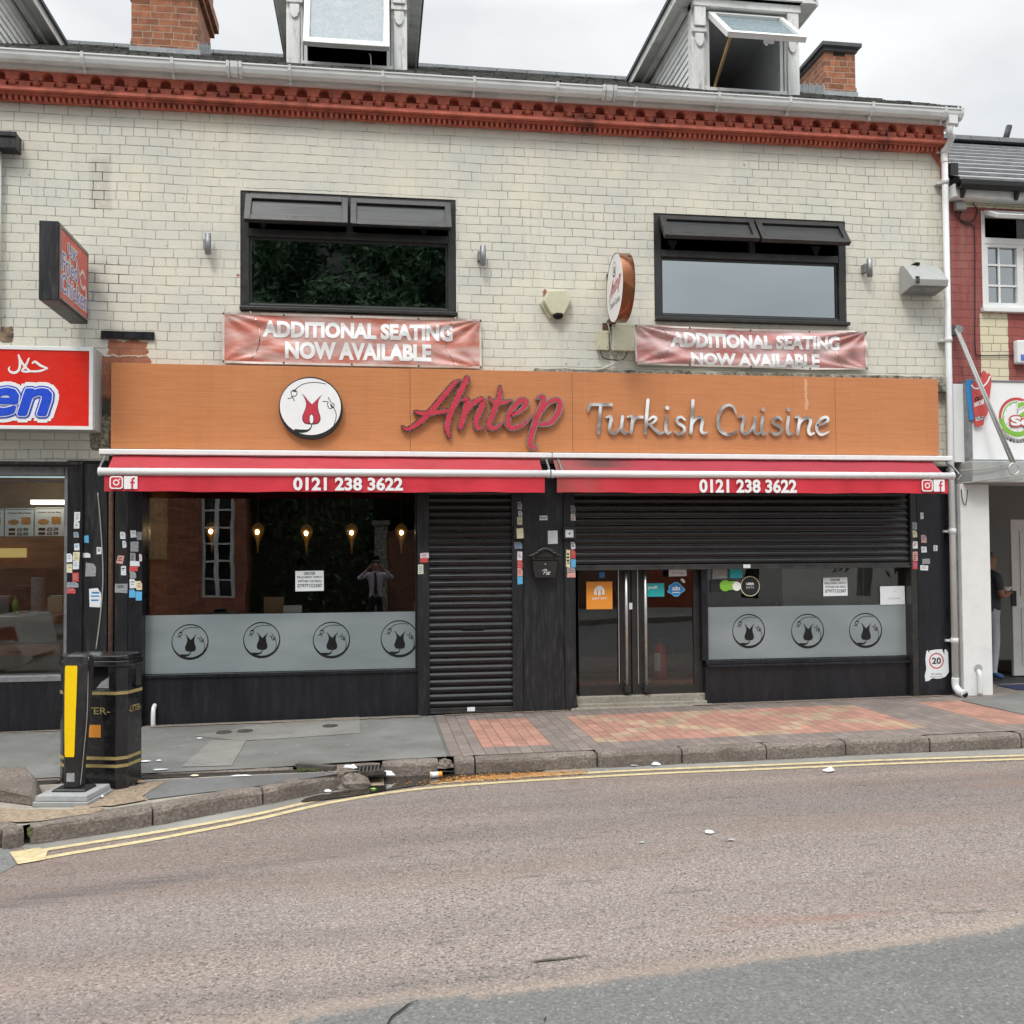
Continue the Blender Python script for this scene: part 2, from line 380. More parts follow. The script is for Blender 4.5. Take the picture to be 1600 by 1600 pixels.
m_brick('inner_brick', (.36, .17, .10), (.42, .3, .2), .6, rh=.078, bw=.23, paint=False, var=.25)
m_brick('red_painted_brick', (.29, .07, .062), (.06, .02, .018), .8, rh=.0933, extra=red_extra, var=.06)

M('terracotta', (.50, .135, .088), .75, var=.25, scale=9, bmp=.4, bscale=60, dirt=.8, dcol=(.07, .034, .026), dscale=2.4)
M('gutter_plastic', (.66, .68, .67), .4, var=.08, scale=3, dirt=.5, dcol=(.3, .3, .26), dscale=7, stretch=(.4, 1, 1.5))
M('white_timber', (.76, .77, .75), .55, var=.08, scale=4, dirt=.5, dcol=(.2, .2, .17), dscale=6, stretch=(.4, 1, 1.2), bmp=.2)
M('peeling_timber', (.74, .75, .73), .6, var=.1, scale=5, dirt=.65, dcol=(.12, .115, .1), dscale=7, stretch=(2.2, 2, .6), bmp=.4)
M('lead', (.3, .32, .33), .5, var=.2, scale=12, dirt=.3, dcol=(.15, .15, .15))
M('concrete_cap', (.09, .095, .1), .8, var=.25, scale=8, bmp=.4)
M('black_frame', (.024, .023, .023), .38, var=.2, scale=4, dirt=.3, dcol=(.09, .085, .075), dscale=9)
M('black_paint', (.009, .010, .014), .32, var=.4, scale=3, dirt=.3, dcol=(.035, .035, .038), dscale=6, stretch=(3, 3, .5), bmp=.15, bscale=25)
M('black_paint_worn', (.013, .014, .017), .42, var=.4, scale=3, dirt=.6, dcol=(.06, .058, .055), dscale=9, stretch=(3, 3, .45), bmp=.3, bscale=30)
M('shutter_black', (.005, .005, .0062), .3, var=.3, scale=5, dirt=.25, dcol=(.05, .05, .05), dscale=11, stretch=(.3, 1, 2.5), metal=.0, spec=.55)
M('bar_metal', (.06, .06, .06), .45, metal=.6, var=.3, scale=7, dirt=.4)
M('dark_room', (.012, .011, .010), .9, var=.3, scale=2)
M('dim_room', (.27, .22, .155), .9, var=.2, scale=2)
M('grey_room', (.46, .47, .47), .9, var=.1, scale=2)
M('white_plastic', (.74, .76, .77), .35, var=.04, scale=4, dirt=.25, dcol=(.4, .4, .38), dscale=5, stretch=(.4, 1, 1))
M('white_metal', (.80, .81, .81), .3, var=.04, scale=4, dirt=.12, dcol=(.45, .45, .42), dscale=7)
M('pipe_white', (.70, .72, .72), .4, var=.05, scale=5, dirt=.4, dcol=(.3, .29, .26), dscale=6, stretch=(1, 1, .4))
M('upvc', (.74, .75, .74), .35, var=.04, dirt=.15, dcol=(.3, .3, .28))
def m_chrome():
    m, n, b = newmat('chrome'); co = objco(n); b.inputs['Base Color'].default_value = (.86, .85, .84, 1); b.inputs['Metallic'].default_value = 1; b.inputs['Roughness'].default_value = .27
    bump(n, b, noise(n, co, 3.0, 1, .4), 1.0, .085); MATS['chrome'] = m
m_chrome()
M('trim_chrome', (.5, .46, .44), .25, metal=1, var=.2, scale=20)
M('steel', (.62, .61, .59), .42, metal=1, var=.15, scale=20, dirt=.3)
M('dull_steel', (.28, .29, .3), .5, metal=.7, var=.2, scale=12, dirt=.3)
M('letter_red', (.52, .045, .07), .35, var=.1, scale=12, dirt=.15, dcol=(.25, .03, .04), dscale=30)
M('awning_red', (.60, .027, .047), .7, var=.12, scale=2.5, bmp=.15, bscale=4, stretch=(1.5, 1, 4))
M('print_white', (.82, .83, .83), .5, var=.03)
M('print_black', (.012, .012, .014), .5, var=.1)
M('dark_cutout', (.008, .008, .009), .18, var=.2)
M('paper', (.72, .76, .78), .7, var=.04, scale=20)
M('paper_grey', (.3, .31, .32), .7, var=.3, scale=60)
M('cream_plastic', (.56, .55, .40), .5, var=.06, scale=8, dirt=.25, dcol=(.25, .24, .17), dscale=12)
M('grey_plastic', (.38, .39, .38), .5, var=.1, scale=10, dirt=.35, dcol=(.15, .14, .13), dscale=10)
M('cable_black', (.015, .015, .016), .6)
M('cable_grey', (.3, .3, .28), .6)
M('rust', (.10, .055, .035), .85, var=.4, scale=25, bmp=.4)
M('brown_trim', (.30, .12, .05), .35, var=.15, scale=3, coat=.3)
M('brown_mirror', (.26, .09, .035), .18, metal=.55, var=.15, scale=3)
M('sign_red', (.68, .022, .012), .3, var=.05, scale=2)
M('sign_blue', (.02, .08, .62), .3, var=.05)
M('faded_red', (.55, .10, .075), .5, var=.2, scale=12, dirt=.4, dcol=(.7, .4, .33), dscale=9)
M('faded_blue', (.10, .15, .48), .5, var=.2, scale=12)
M('faded_white', (.62, .55, .5), .5, var=.12, scale=12)
M('orange_print', (.80, .30, .035), .5, var=.05)
M('teal_print', (.02, .42, .45), .5, var=.05)
M('blue_print', (.03, .22, .52), .5, var=.1)
M('sky_blue', (.11, .42, .72), .6, var=.15, scale=40)
M('green_print', (.22, .5, .05), .5, var=.1)
M('red_print', (.55, .07, .07), .6, var=.3, scale=60)
M('pink_print', (.66, .36, .32), .6, var=.2, scale=60)
M('cream_print', (.72, .68, .45), .6, var=.1, scale=60)
M('yellow_strip', (.92, .62, .0), .3, var=.03, scale=4, dirt=.08, dcol=(.5, .35, .02))
M('gold_band', (.36, .28, .11), .45, var=.15, scale=12, dirt=.3)
M('bin_black', (.010, .010, .012), .24, var=.3, scale=4, dirt=.75, dcol=(.055, .052, .048), dscale=8, coat=.3)
M('bollard_black', (.02, .02, .021), .38, var=.2, scale=6, dirt=.6, dcol=(.07, .065, .06), dscale=9)
M('base_grey', (.30, .31, .31), .75, var=.15, scale=10, bmp=.4, dirt=.3, dcol=(.14, .13, .12))
M('extinguisher_red', (.62, .03, .03), .35, var=.1)
M('skin', (.36, .19, .13), .6, var=.08); M('skin_tan', (.30, .15, .09), .6, var=.08)
M('hair', (.018, .013, .01), .7); M('dark_shirt', (.045, .048, .055), .85, var=.2, scale=18)
M('grey_jogger', (.40, .42, .47), .85, var=.12, scale=14); M('blue_shoe', (.03, .09, .2), .7)
M('pale_shirt', (.55, .50, .58), .8, var=.06); M('black_trouser', (.015, .015, .018), .85); M('dark_tie', (.06, .03, .05), .6)
M('wood_stick', (.42, .26, .12), .7, var=.2, scale=9, stretch=(4, 4, .6))
M('cardboard', (.34, .22, .13), .8, var=.1); M('wood_counter', (.36, .17, .08), .5, var=.2, scale=6, stretch=(.5, 3, 3))
M('mat_brown', (.035, .02, .014), .95, var=.3, scale=30, bmp=.5)
M('amber_glass', (.16, .085, .025), .15, var=.5, scale=60, emit=(1.0, .55, .16), estr=.03)
M('lamp_bulb', (1, .8, .45), .4, emit=(1.0, .70, .36), estr=60)
M('bark', (.06, .045, .032), .9, var=.3, scale=12, bmp=.5)
M('car_white', (.62, .63, .62), .22, var=.03, coat=.5); M('tyre', (.012, .012, .012), .85); M('lamp_red', (.35, .01, .015), .15)
M('car_glass', (.015, .017, .02), .08)
M('gold_food', (.48, .22, .06), .7, var=.4, scale=30)
M('tube_light', (.9, .92, .85), .5, emit=(1, .95, .78), estr=3); M('blue_light', (.3, .6, .7), .5, emit=(.42, .62, .66), estr=.9); M('warm_display', (.8, .6, .2), .5, emit=(.95, .72, .25), estr=.32)
glass('glass_tree', 4.0, (.5, .55, .57), 0, (.85, .96, 1)); glass('glass_sky', 4.7, (.2, .23, .25), 0, (.88, .97, 1)); glass('glass_shop', 1.65, (.92, .93, .92)); glass('glass_chip', 1.6, (.95, .95, .94)); 
def m_obscure():
    m = bpy.data.materials.new('obscure_glass'); m.use_nodes = True; n = m.node_tree; n.nodes.clear(); o = n.nodes.new('ShaderNodeOutputMaterial')
    co = objco(n); c = mix(n, mrange(n, noise(n, co, 14, 5, .7, 1.5), .35, .65), (.30, .39, .43), (.50, .58, .61))
    a = n.nodes.new('ShaderNodeBsdfDiffuse'); b = n.nodes.new('ShaderNodeBsdfTranslucent'); gl = n.nodes.new('ShaderNodeBsdfGlossy'); gl.inputs['Roughness'].default_value = .08
    n.links.new(c, a.inputs[0]); n.links.new(c, b.inputs[0]); m1 = n.nodes.new('ShaderNodeMixShader'); m1.inputs[0].default_value = .5; n.links.new(a.outputs[0], m1.inputs[1]); n.links.new(b.outputs[0], m1.inputs[2])
    m2 = n.nodes.new('ShaderNodeMixShader'); m2.inputs[0].default_value = .15; n.links.new(m1.outputs[0], m2.inputs[1]); n.links.new(gl.outputs[0], m2.inputs[2]); n.links.new(m2.outputs[0], o.inputs[0]); MATS['glass_dormer'] = m
m_obscure()
glass('glass_pale', 4.2, (.35, .4, .45), 0, (.9, .97, 1))

def m_fascia():
    m, n, b = newmat('wood_panel'); co = objco(n, (1.2, 1, 26)); co2 = objco(n)
    f = noise(n, co, 2.2, 8, .65); f2 = noise(n, co2, 1.2, 3); f3 = noise(n, objco(n, (3, 1, 90)), 3, 4)
    c = mix(n, mrange(n, f, .35, .65), (.50, .185, .066), (.575, .232, .09))
    c = mix(n, mrange(n, f3, .45, .7, 0, .3), c, (.42, .15, .05))
    c = mix(n, mrange(n, f2, .35, .65), c, mix(n, .12, c, (.62, .3, .16)))
    c = mix(n, mrange(n, noise(n, objco(n, (6, 1, .3)), 1.6, 6, .65), .5, .72, 0, .22), c, (.40, .15, .06)); c = mix(n, mrange(n, noise(n, objco(n, (9, 1, .25), loc=(3, 0, 0)), 1.3, 5, .6), .58, .75, 0, .2), c, (.66, .34, .17))
    # one bleached run of water on the right panel
    k = math_(n, 'MULTIPLY', boxmask(n, co2, *rect(1257, 592, 1262, 640, -.12), .004, noise(n, co2, 8, 3), .06), .55); c = mix(n, k, c, (.75, .5, .3))
    n.links.new(c, b.inputs['Base Color']); b.inputs['Roughness'].default_value = .4; bump(n, b, f, .12, .003); MATS['wood_panel'] = m
m_fascia()
def m_slate():
    m, n, b = newmat('slate'); co = objco(n); s = sepxyz(n, co); cmb = n.nodes.new('ShaderNodeCombineXYZ')
    off = math_(n, 'MULTIPLY', math_(n, 'SUBTRACT', noise(n, co, 5, 3), .5), .06)
    n.links.new(math_(n, 'ADD', s[0], off), cmb.inputs[0]); n.links.new(math_(n, 'ADD', math_(n, 'MULTIPLY', s[1], 1.13), off), cmb.inputs[1])
    br = n.nodes.new('ShaderNodeTexBrick'); n.links.new(cmb.outputs[0], br.inputs['Vector']); br.inputs['Scale'].default_value = 1
    br.inputs['Brick Width'].default_value = .28; br.inputs['Row Height'].default_value = .21; br.inputs['Mortar Size'].default_value = .012; br.inputs['Mortar Smooth'].default_value = .1
    br.inputs['Color1'].default_value = (.05, .052, .05, 1); br.inputs['Color2'].default_value = (.11, .11, .10, 1); br.inputs['Mortar'].default_value = (.02, .02, .02, 1)
    c = mix(n, mrange(n, noise(n, co, 9, 7, .7), .45, .7, 0, .7), br.outputs['Color'], (.06, .062, .05)); n.links.new(c, b.inputs['Base Color']); b.inputs['Roughness'].default_value = .85; b.inputs['Specular IOR Level'].default_value = .2
    h = math_(n, 'SUBTRACT', noise(n, co, 12, 4), math_(n, 'MULTIPLY', br.outputs['Fac'], 2)); bump(n, b, h, .8, .02); MATS['slate'] = m
m_slate()
def m_banner(name, base, pale, sd):
    m, n, b = newmat(name); co = objco(n, (1, 1, 1), loc=(sd, 0, 0))
    f = noise(n, objco(n, (.9, 1, 3.4), rot=(0, rad(-12), 0), loc=(sd, 0, sd)), 1.7, 5, .6, .6); g = noise(n, co, 2.2, 4)
    c = mix(n, mrange(n, f, .40, .62), base, pale); c = mix(n, mrange(n, g, .5, .75, 0, .5), c, tuple(x*.72 for x in base))
    h = noise(n, objco(n, (14, 1, .7), loc=(sd, 0, 0)), 2, 3)
    n.links.new(c, b.inputs['Base Color']); b.inputs['Roughness'].default_value = .45; b.inputs['Coat Weight'].default_value = .12; bump(n, b, h, .3, .006); MATS[name] = m
m_banner('banner_print', (.52, .16, .11), (.68, .49, .46), 3.0); m_banner('banner_faded', (.50, .19, .17), (.70, .55, .55), 8.0)
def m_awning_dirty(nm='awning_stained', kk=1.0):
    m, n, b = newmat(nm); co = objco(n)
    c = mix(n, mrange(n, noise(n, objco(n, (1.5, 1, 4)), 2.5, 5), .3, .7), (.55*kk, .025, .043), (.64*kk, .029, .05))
    j = noise(n, co, 2.2, 6, .65)
    xa = at(866, 760, -.42)[0]
    k = math_(n, 'MULTIPLY', mrange(n, math_(n, 'ADD', sepxyz(n, co)[0], math_(n, 'MULTIPLY', j, .5)), xa+.1, xa+1.1, 1, 0, True), mrange(n, noise(n, co, 6, 6), .25, .65, .35, 1))
    c = mix(n, math_(n, 'MULTIPLY', k, .85), c, (.16, .10, .075))
    s = sepxyz(n, co); k2 = math_(n, 'MULTIPLY', math_(n, 'MULTIPLY', mrange(n, s[0], xa+.2, xa+.45), mrange(n, s[0], xa+.6, xa+.95, 1, 0)), mrange(n, s[2], 2.5, 2.56))
    c = mix(n, math_(n, 'MULTIPLY', k2, .8), c, (.05, .035, .03))
    n.links.new(c, b.inputs['Base Color']); b.inputs['Roughness'].default_value = .7; bump(n, b, noise(n, objco(n, (1.5, 1, 4)), 4, 4), .15, .006); MATS[nm] = m
m_awning_dirty(); m_awning_dirty('canopy_stained', .58); M('canopy_red', (.40, .035, .048), .8, var=.15, scale=2.5, dirt=.35, dcol=(.30, .10, .10), dscale=4, stretch=(.6, 1, 1))  # canopy reds are the awning red darkened to offset strong light from overhead
def m_film():
    m, n, b = newmat('frosted_film'); co = objco(n, (.5, 1, 1.5))
    c = mix(n, mrange(n, noise(n, co, 1.6, 3), .35, .65), (.19, .225, .24), (.265, .30, .315)); n.links.new(c, b.inputs['Base Color'])
    b.inputs['Roughness'].default_value = .35; b.inputs['Coat Weight'].default_value = .6; b.inputs['Coat Roughness'].default_value = .05; MATS['frosted_film'] = m
m_film()
def m_lichen():
    m, n, b = newmat('lichen_concrete'); co = objco(n)
    c = mix(n, mrange(n, noise(n, co, 14, 8, .75), .4, .62), (.07, .07, .05), (.44, .42, .36)); c = mix(n, mrange(n, noise(n, co, 4, 4), .5, .7, 0, .6), c, (.16, .17, .09))
    n.links.new(c, b.inputs['Base Color']); b.inputs['Roughness'].default_value = .95; bump(n, b, noise(n, co, 60, 6, .7), .8, .01); MATS['lichen_concrete'] = m
m_lichen()
def m_road():
    m, n, b = newmat('worn_asphalt'); co = objco(n); cs = objco(n, (.25, 1.6, 1))
    grit = noise(n, co, 70, 4, .8); grit2 = noise(n, co, 190, 2, .7)
    c = mix(n, mrange(n, grit, .34, .66), (.125, .104, .092), (.44, .375, .335))
    c = mix(n, mrange(n, grit2, .4, .62, 0, .45), c, (.14, .12, .11))
    vo = n.nodes.new('ShaderNodeTexVoronoi'); vo.inputs['Scale'].default_value = 95; n.links.new(co, vo.inputs['Vector'])
    vs_ = n.nodes.new('ShaderNodeSeparateColor'); n.links.new(vo.outputs['Color'], vs_.inputs[0])
    c = mix(n, 1, c, mix(n, vs_.outputs[0], (.80, .79, .78), (1.18, 1.175, 1.17)), 'MULTIPLY')
    c = mix(n, mrange(n, vs_.outputs[1], .95, .98, 0, .6), c, (.44, .41, .38)); c = mix(n, mrange(n, vs_.outputs[2], .93, .97, 0, .8), c, (.06, .055, .05))
    trk0 = noise(n, objco(n, (.06, 1.15, 1), rot=(0, 0, rad(-4))), 1.0, 4, .6); c = mix(n, 1, c, mix(n, mrange(n, trk0, .35, .65), (.74, .73, .72), (1.14, 1.13, 1.12)), 'MULTIPLY')
    c = mix(n, mrange(n, noise(n, cs, .9, 5, .6), .48, .68, 0, .5), c, mix(n, .5, c, (.26, .15, .115)))       # red surfacing showing through
    c = mix(n, mrange(n, noise(n, cs, .7, 4, .55, .4), .5, .7, 0, .45), c, mix(n, .55, c, (.13, .125, .13)))
    c = mix(n, mrange(n, noise(n, objco(n, (.5, 2.5, 1)), 5, 6, .7), .60, .72, 0, .7), c, (.085, .076, .07))   # tar spots
    c = mix(n, mrange(n, noise(n, objco(n, (.3, 1.6, 1), loc=(4, 0, 0)), 1.4, 3), .66, .74, 0, .7), c, mix(n, .6, c, (.30, .13, .09)))
    s = sepxyz(n, co)
    tr = math_(n, 'ABSOLUTE', math_(n, 'SUBTRACT', s[1], math_(n, 'ADD', math_(n, 'MULTIPLY', s[0], .32), -4.05)))
    trk = math_(n, 'MULTIPLY', math_(n, 'MULTIPLY', mrange(n, tr, .02, .16, 1, 0, True), mrange(n, s[0], -1.2, .6, 1, 0)), mrange(n, noise(n, objco(n, (.6, 9, 1)), 3, 4), .3, .6, .1, 1))
    c = mix(n, math_(n, 'MULTIPLY', trk, .55), c, (.09, .085, .088))
    c = mix(n, 1, c, (.84, .855, .865), 'MULTIPLY')
    edge = math_(n, 'SUBTRACT', math_(n, 'ADD', math_(n, 'MULTIPLY', s[0], .095), -6.165), s[1])
    edge = math_(n, 'ADD', edge, math_(n, 'ADD', math_(n, 'MULTIPLY', math_(n, 'SUBTRACT', noise(n, co, 2.2, 3), .5), .22), math_(n, 'MULTIPLY', math_(n, 'SUBTRACT', noise(n, co, 16, 6, .75), .5), .16)))
    gk = mrange(n, edge, -.035, .045)
    gc = mix(n, mrange(n, noise(n, co, 52, 4, .8), .34, .66), (.095, .095, .092), (.185, .185, .18)); gc = mix(n, 1, gc, mix(n, vs_.outputs[0], (.86, .86, .86), (1.12, 1.12, 1.12)), 'MULTIPLY'); gc = mix(n, mrange(n, vs_.outputs[1], .97, .99, 0, .5), gc, (.34, .34, .33))
    gc = mix(n, mrange(n, noise(n, objco(n, (.4, 1.6, 1)), 1.6, 5), .5, .7, 0, .5), gc, (.085, .084, .08))
    rim = math_(n, 'MULTIPLY', mrange(n, edge, -.13, -.01), mrange(n, edge, -.005, .01, 1, 0)); c = mix(n, math_(n, 'MULTIPLY', rim, .3), c, (.40, .30, .22))
    c = mix(n, gk, c, gc)
    n.links.new(c, b.inputs['Base Color']); b.inputs['Roughness'].default_value = .88; b.inputs['Specular IOR Level'].default_value = .3
    bump(n, b, math_(n, 'ADD', grit, math_(n, 'MULTIPLY', noise(n, co, 9, 4), .6)), .7, .012); MATS['worn_asphalt'] = m
m_road()
def m_asphalt(name, lo, hi, sc_=85.0):
    m, n, b = newmat(name); co = objco(n); g = noise(n, co, sc_, 3, .75); g2 = noise(n, co, 2.1, 6, .6)
    c = mix(n, mrange(n, g, .3, .7), lo, hi); c = mix(n, mrange(n, g2, .35, .7), c, mix(n, .35, c, tuple(x*1.25 for x in hi)))
    c = mix(n, mrange(n, noise(n, co, 24, 2), .74, .77, 0, .7), c, tuple(min(1, x*2.2) for x in hi))
    c = mix(n, 1, c, mix(n, mrange(n, noise(n, co, .9, 7, .62, .5), .3, .7), (.70, .69, .66), (1.2, 1.2, 1.19)), 'MULTIPLY')
    c = mix(n, mrange(n, noise(n, co, 3.4, 7, .7), .58, .74, 0, .5), c, tuple(x*.55 for x in lo))
    vo = n.nodes.new('ShaderNodeTexVoronoi'); vo.inputs['Scale'].default_value = 4.2; n.links.new(co, vo.inputs['Vector'])
    c = mix(n, mrange(n, vo.outputs['Distance'], .055, .085, .55, 0), c, tuple(min(1, x*1.55) for x in hi))
    c = mix(n, mrange(n, noise(n, objco(n, (1, 3, 1)), 9, 6, .75), .62, .72, 0, .45), c, tuple(x*.5 for x in lo))
    n.links.new(c, b.inputs['Base Color']); b.inputs['Roughness'].default_value = .9; b.inputs['Specular IOR Level'].default_value = .3; bump(n, b, g, .6, .01); MATS[name] = m
m_asphalt('grey_asphalt', (.055, .058, .058), (.245, .252, .25), 55); m_asphalt('pavement_asphalt', (.14, .14, .135), (.205, .205, .198), 120)
m_asphalt('patch_asphalt', (.105, .108, .108), (.16, .162, .162), 120); m_asphalt('patch_pale', (.19, .185, .172), (.265, .258, .24), 120); m_asphalt('far_ground', (.09, .09, .085), (.15, .15, .145), 4)
def m_kerb():
    m, n, b = newmat('granite'); co = objco(n)
    c = mix(n, mrange(n, noise(n, co, 45, 6, .75), .3, .7), (.10, .08, .068), (.40, .345, .295)); c = mix(n, mrange(n, noise(n, co, 3, 5), .4, .65, 0, .6), c, (.13, .105, .085))
    n.links.new(c, b.inputs['Base Color']); b.inputs['Roughness'].default_value = .9; bump(n, b, noise(n, co, 30, 7, .75), 1.0, .03); MATS['granite'] = m
m_kerb()
def m_paving():
    m, n, b = newmat('block_paving'); co = objco(n); s = sepxyz(n, co); cmb = n.nodes.new('ShaderNodeCombineXYZ')
    n.links.new(s[1], cmb.inputs[0]); n.links.new(s[0], cmb.inputs[1])
    br = n.nodes.new('ShaderNodeTexBrick'); n.links.new(cmb.outputs[0], br.inputs['Vector']); br.inputs['Scale'].default_value = 1
    br.inputs['Brick Width'].default_value = .2; br.inputs['Row Height'].default_value = .1; br.inputs['Mortar Size'].default_value = .004; br.inputs['Mortar Smooth'].default_value = .2
    br.inputs['Color1'].default_value = (.82, .82, .82, 1); br.inputs['Color2'].default_value = (1.12, 1.1, 1.08, 1); br.inputs['Mortar'].default_value = (.5, .47, .44, 1)
    def q(v, st, o=0.0): return math_(n, 'ADD', math_(n, 'MULTIPLY', math_(n, 'FLOOR', math_(n, 'DIVIDE', v, st)), st), st/2)
    X, Y = q(s[0], .1), q(s[1], .2)
    def band(v, a, b2): return math_(n, 'MULTIPLY', math_(n, 'GREATER_THAN', v, a), math_(n, 'LESS_THAN', v, b2))
    yin = band(Y, -1.82, -.32)
    red = math_(n, 'MULTIPLY', yin, math_(n, 'MAXIMUM', math_(n, 'MAXIMUM', band(X, .9, 1.55), band(X, 1.88, 5.05)), band(X, 5.65, 12)))
    xb = None
    for a in (1.88, 3.465):
        u = math_(n, 'DIVIDE', math_(n, 'SUBTRACT', X, a), 1.585); v = math_(n, 'DIVIDE', math_(n, 'ADD', Y, 1.8), 1.5)
        d = math_(n, 'MINIMUM', math_(n, 'ABSOLUTE', math_(n, 'SUBTRACT', u, v)), math_(n, 'ABSOLUTE', math_(n, 'SUBTRACT', math_(n, 'ADD', u, v), 1)))
        k = math_(n, 'MULTIPLY', math_(n, 'LESS_THAN', d, .082), band(X, a, a+1.585)); xb = k if xb is None else math_(n, 'MAXIMUM', xb, k)
    cream = math_(n, 'MULTIPLY', xb, red)
    c = mix(n, red, (.215, .182, .162), (.385, .21, .16)); c = mix(n, cream, c, (.385, .285, .195))
    c = mix(n, 1, c, br.outputs['Color'], 'MULTIPLY'); c = mix(n, 1, c, mix(n, mrange(n, noise(n, co, 3, 7, .65), .3, .7), (.78, .78, .8), (1.12, 1.1, 1.08)), 'MULTIPLY')
    c = mix(n, mrange(n, noise(n, co, 26, 2), .72, .76, 0, .5), c, (.5, .48, .45))
    n.links.new(c, b.inputs['Base Color']); b.inputs['Roughness'].default_value = .85; bump(n, b, math_(n, 'SUBTRACT', noise(n, co, 60, 4), math_(n, 'MULTIPLY', br.outputs['Fac'], 2)), .5, .006); MATS['block_paving'] = m
m_paving()
def m_line():
    m, n, b = newmat('yellow_line'); co = objco(n)
    c = mix(n, mrange(n, noise(n, co, 22, 7, .7), .4, .62), (.42, .34, .18), (.56, .47, .28)); c = mix(n, mrange(n, noise(n, co, 12, 8, .75), .56, .68, 0, .85), c, (.24, .2, .16))
    n.links.new(c, b.inputs['Base Color']); b.inputs['Roughness'].default_value = .8; bump(n, b, noise(n, co, 90, 3), .4, .006); MATS['yellow_line'] = m
m_line()
M('soil', (.26, .20, .14), .95, var=.4, scale=30, bmp=.8, bscale=60, dirt=.5, dcol=(.10, .085, .07), dscale=6)
m_asphalt('worn_concrete', (.20, .18, .155), (.36, .33, .285), 40)
M('iron', (.07, .06, .052), .75, metal=.3, var=.4, scale=30, bmp=.5); M('hole_black', (.004, .004, .004), .9)
M('puddle', (.028, .024, .019), .05, var=.2, scale=3)
M('moss', (.07, .078, .025), .95, var=.5, scale=60, bmp=1)
M('litter_white', (.75, .76, .77), .7, var=.08); M('gold_spill', (.52, .25, .07), .8, var=.4, scale=80, bmp=.5); M('plank', (.07, .062, .055), .85, var=.3, scale=10)
def m_leaf():
    m, n, b = newmat('leaf'); t = n.nodes.new('ShaderNodeTexCoord'); co = t.outputs['Object']
    c = mix(n, mrange(n, noise(n, co, 1.2, 5, .7), .35, .65), (.022, .045, .026), (.105, .16, .085)); n.links.new(c, b.inputs['Base Color']); b.inputs['Roughness'].default_value = .9; b.inputs['Specular IOR Level'].default_value = .05; MATS['leaf'] = m
m_leaf()
g = MATS

# ================================================================== the setting
def sheet(name, pts, h, m, dens=None, kind='structure', label=None, soft=0):
    """a flat sheet that follows the slope of the street"""
    if soft:
        rr = random.Random(len(pts)); L = [Vector((x, y, 0)) for x, y in pts]; n = len(L); P, _ = catmull(L[-2:]+L+L[:2], None, 6); P = P[12:12+6*n]
        pts = [(p.x+rr.uniform(-soft, soft), p.y+rr.uniform(-soft, soft)) for p in P]
    mb = MB(); mb.add([(x, y, pv(x)+h) for x, y in pts], [tuple(range(len(pts)))]); return mb.build(name, m, kind=kind, label=label)
far = MB(); far.add([(-300, -300, -3.2), (300, -300, 2.2), (300, 300, 2.2), (-300, 300, -3.2)], [(0, 1, 2, 3)]); far.build('ground', g['far_ground'], kind='structure')
sheet('road', [(-45, -13.4), (45, -13.4), (45, -2.24), (.06, -2.24), (-.9, -2.2), (-45, -2.2)], -.125, g['worn_asphalt'])
KH = -.125
ck = MB()
for line in ([(605, 1606), (612, 1592), (628, 1580), (640, 1571), (655, 1566)], [(850, 1598), (853, 1592)]):
    P = [gnd(*p, KH) for p in line]
    ck.ribbon([(p.x, p.y) for p in P], [.004]+[.009]*(len(P)-2)+[.003] if len(P) > 2 else [.005]*len(P), lambda u, v, d: (u, v, pv(u)+KH+.008), 0, None, k=4)
ck.build('road_crack', g['hole_black'], kind='structure')
ck = MB(); ck.ribbon([(p.x, p.y) for p in [gnd(*q, KH) for q in ((833, 1505), (850, 1502), (880, 1499.5), (925, 1493.5))]], [.006, .018, .012, .004], lambda u, v, d: (u, v, pv(u)+KH+.006), 0, None, k=4); ck.build('tar_streak', g['iron'], kind='structure')
sheet('far_pavement', [(-45, -18), (45, -18), (45, -13.52), (-45, -13.52)], 0.0, g['pavement_asphalt'])
MB().box(-45, 45, -13.53, -13.38, pv(-45)-.3, pv(-45)+.005, sk=SL).build('far_kerb', g['granite'], kind='structure')
# near pavement
XA = .585
sheet('pavement', [(-12, .6), (-12, -2.21), (-.9, -2.21), (0, -2.12), (XA, -2.10), (XA, .6)], 0, g['pavement_asphalt'])
sheet('paving', [(XA, .6), (XA, -2.1), (20, -2.1), (20, .6)], 0, g['block_paving'])
pp = [gnd(*p) for p in ((300, 1150), (400, 1134), (562, 1118), (562, 1146), (420, 1156), (375, 1158))]
sheet('pavement_patch', [(p.x, p.y) for p in pp], .004, g['patch_pale'])
pp = [gnd(*p) for p in ((283, 1199), (330, 1158), (385, 1157), (362, 1197))]
sheet('pavement_patch', [(p.x, p.y) for p in pp], .005, g['patch_pale'])
pp = [gnd(*p) for p in ((1500, 1095), (1640, 1078), (1700, 1092), (1660, 1128), (1600, 1117))]
sheet('pavement_patch', [(p.x, p.y) for p in pp], .006, g['pavement_asphalt'])
# edging joint between asphalt and blocks
ed = MB(); ed.box(XA-.008, XA+.008, -2.1, -.08, pv(XA)+.001, pv(XA)+.005); ed.build('paving_joint', g['patch_asphalt'], kind='structure')
ih = MB()
for px, py in ((516, 1135), (350, 1145), (383, 1143)):
    p = gnd(px, py); ih.xy([(p.x+.075*math.cos(a*.628)*(1 if px == 516 else 1), p.y+.09*math.sin(a*.628)) for a in range(10)], p.z+.002, p.z+.009)
ih.build('inspection_cover', g['iron'], kind='structure')
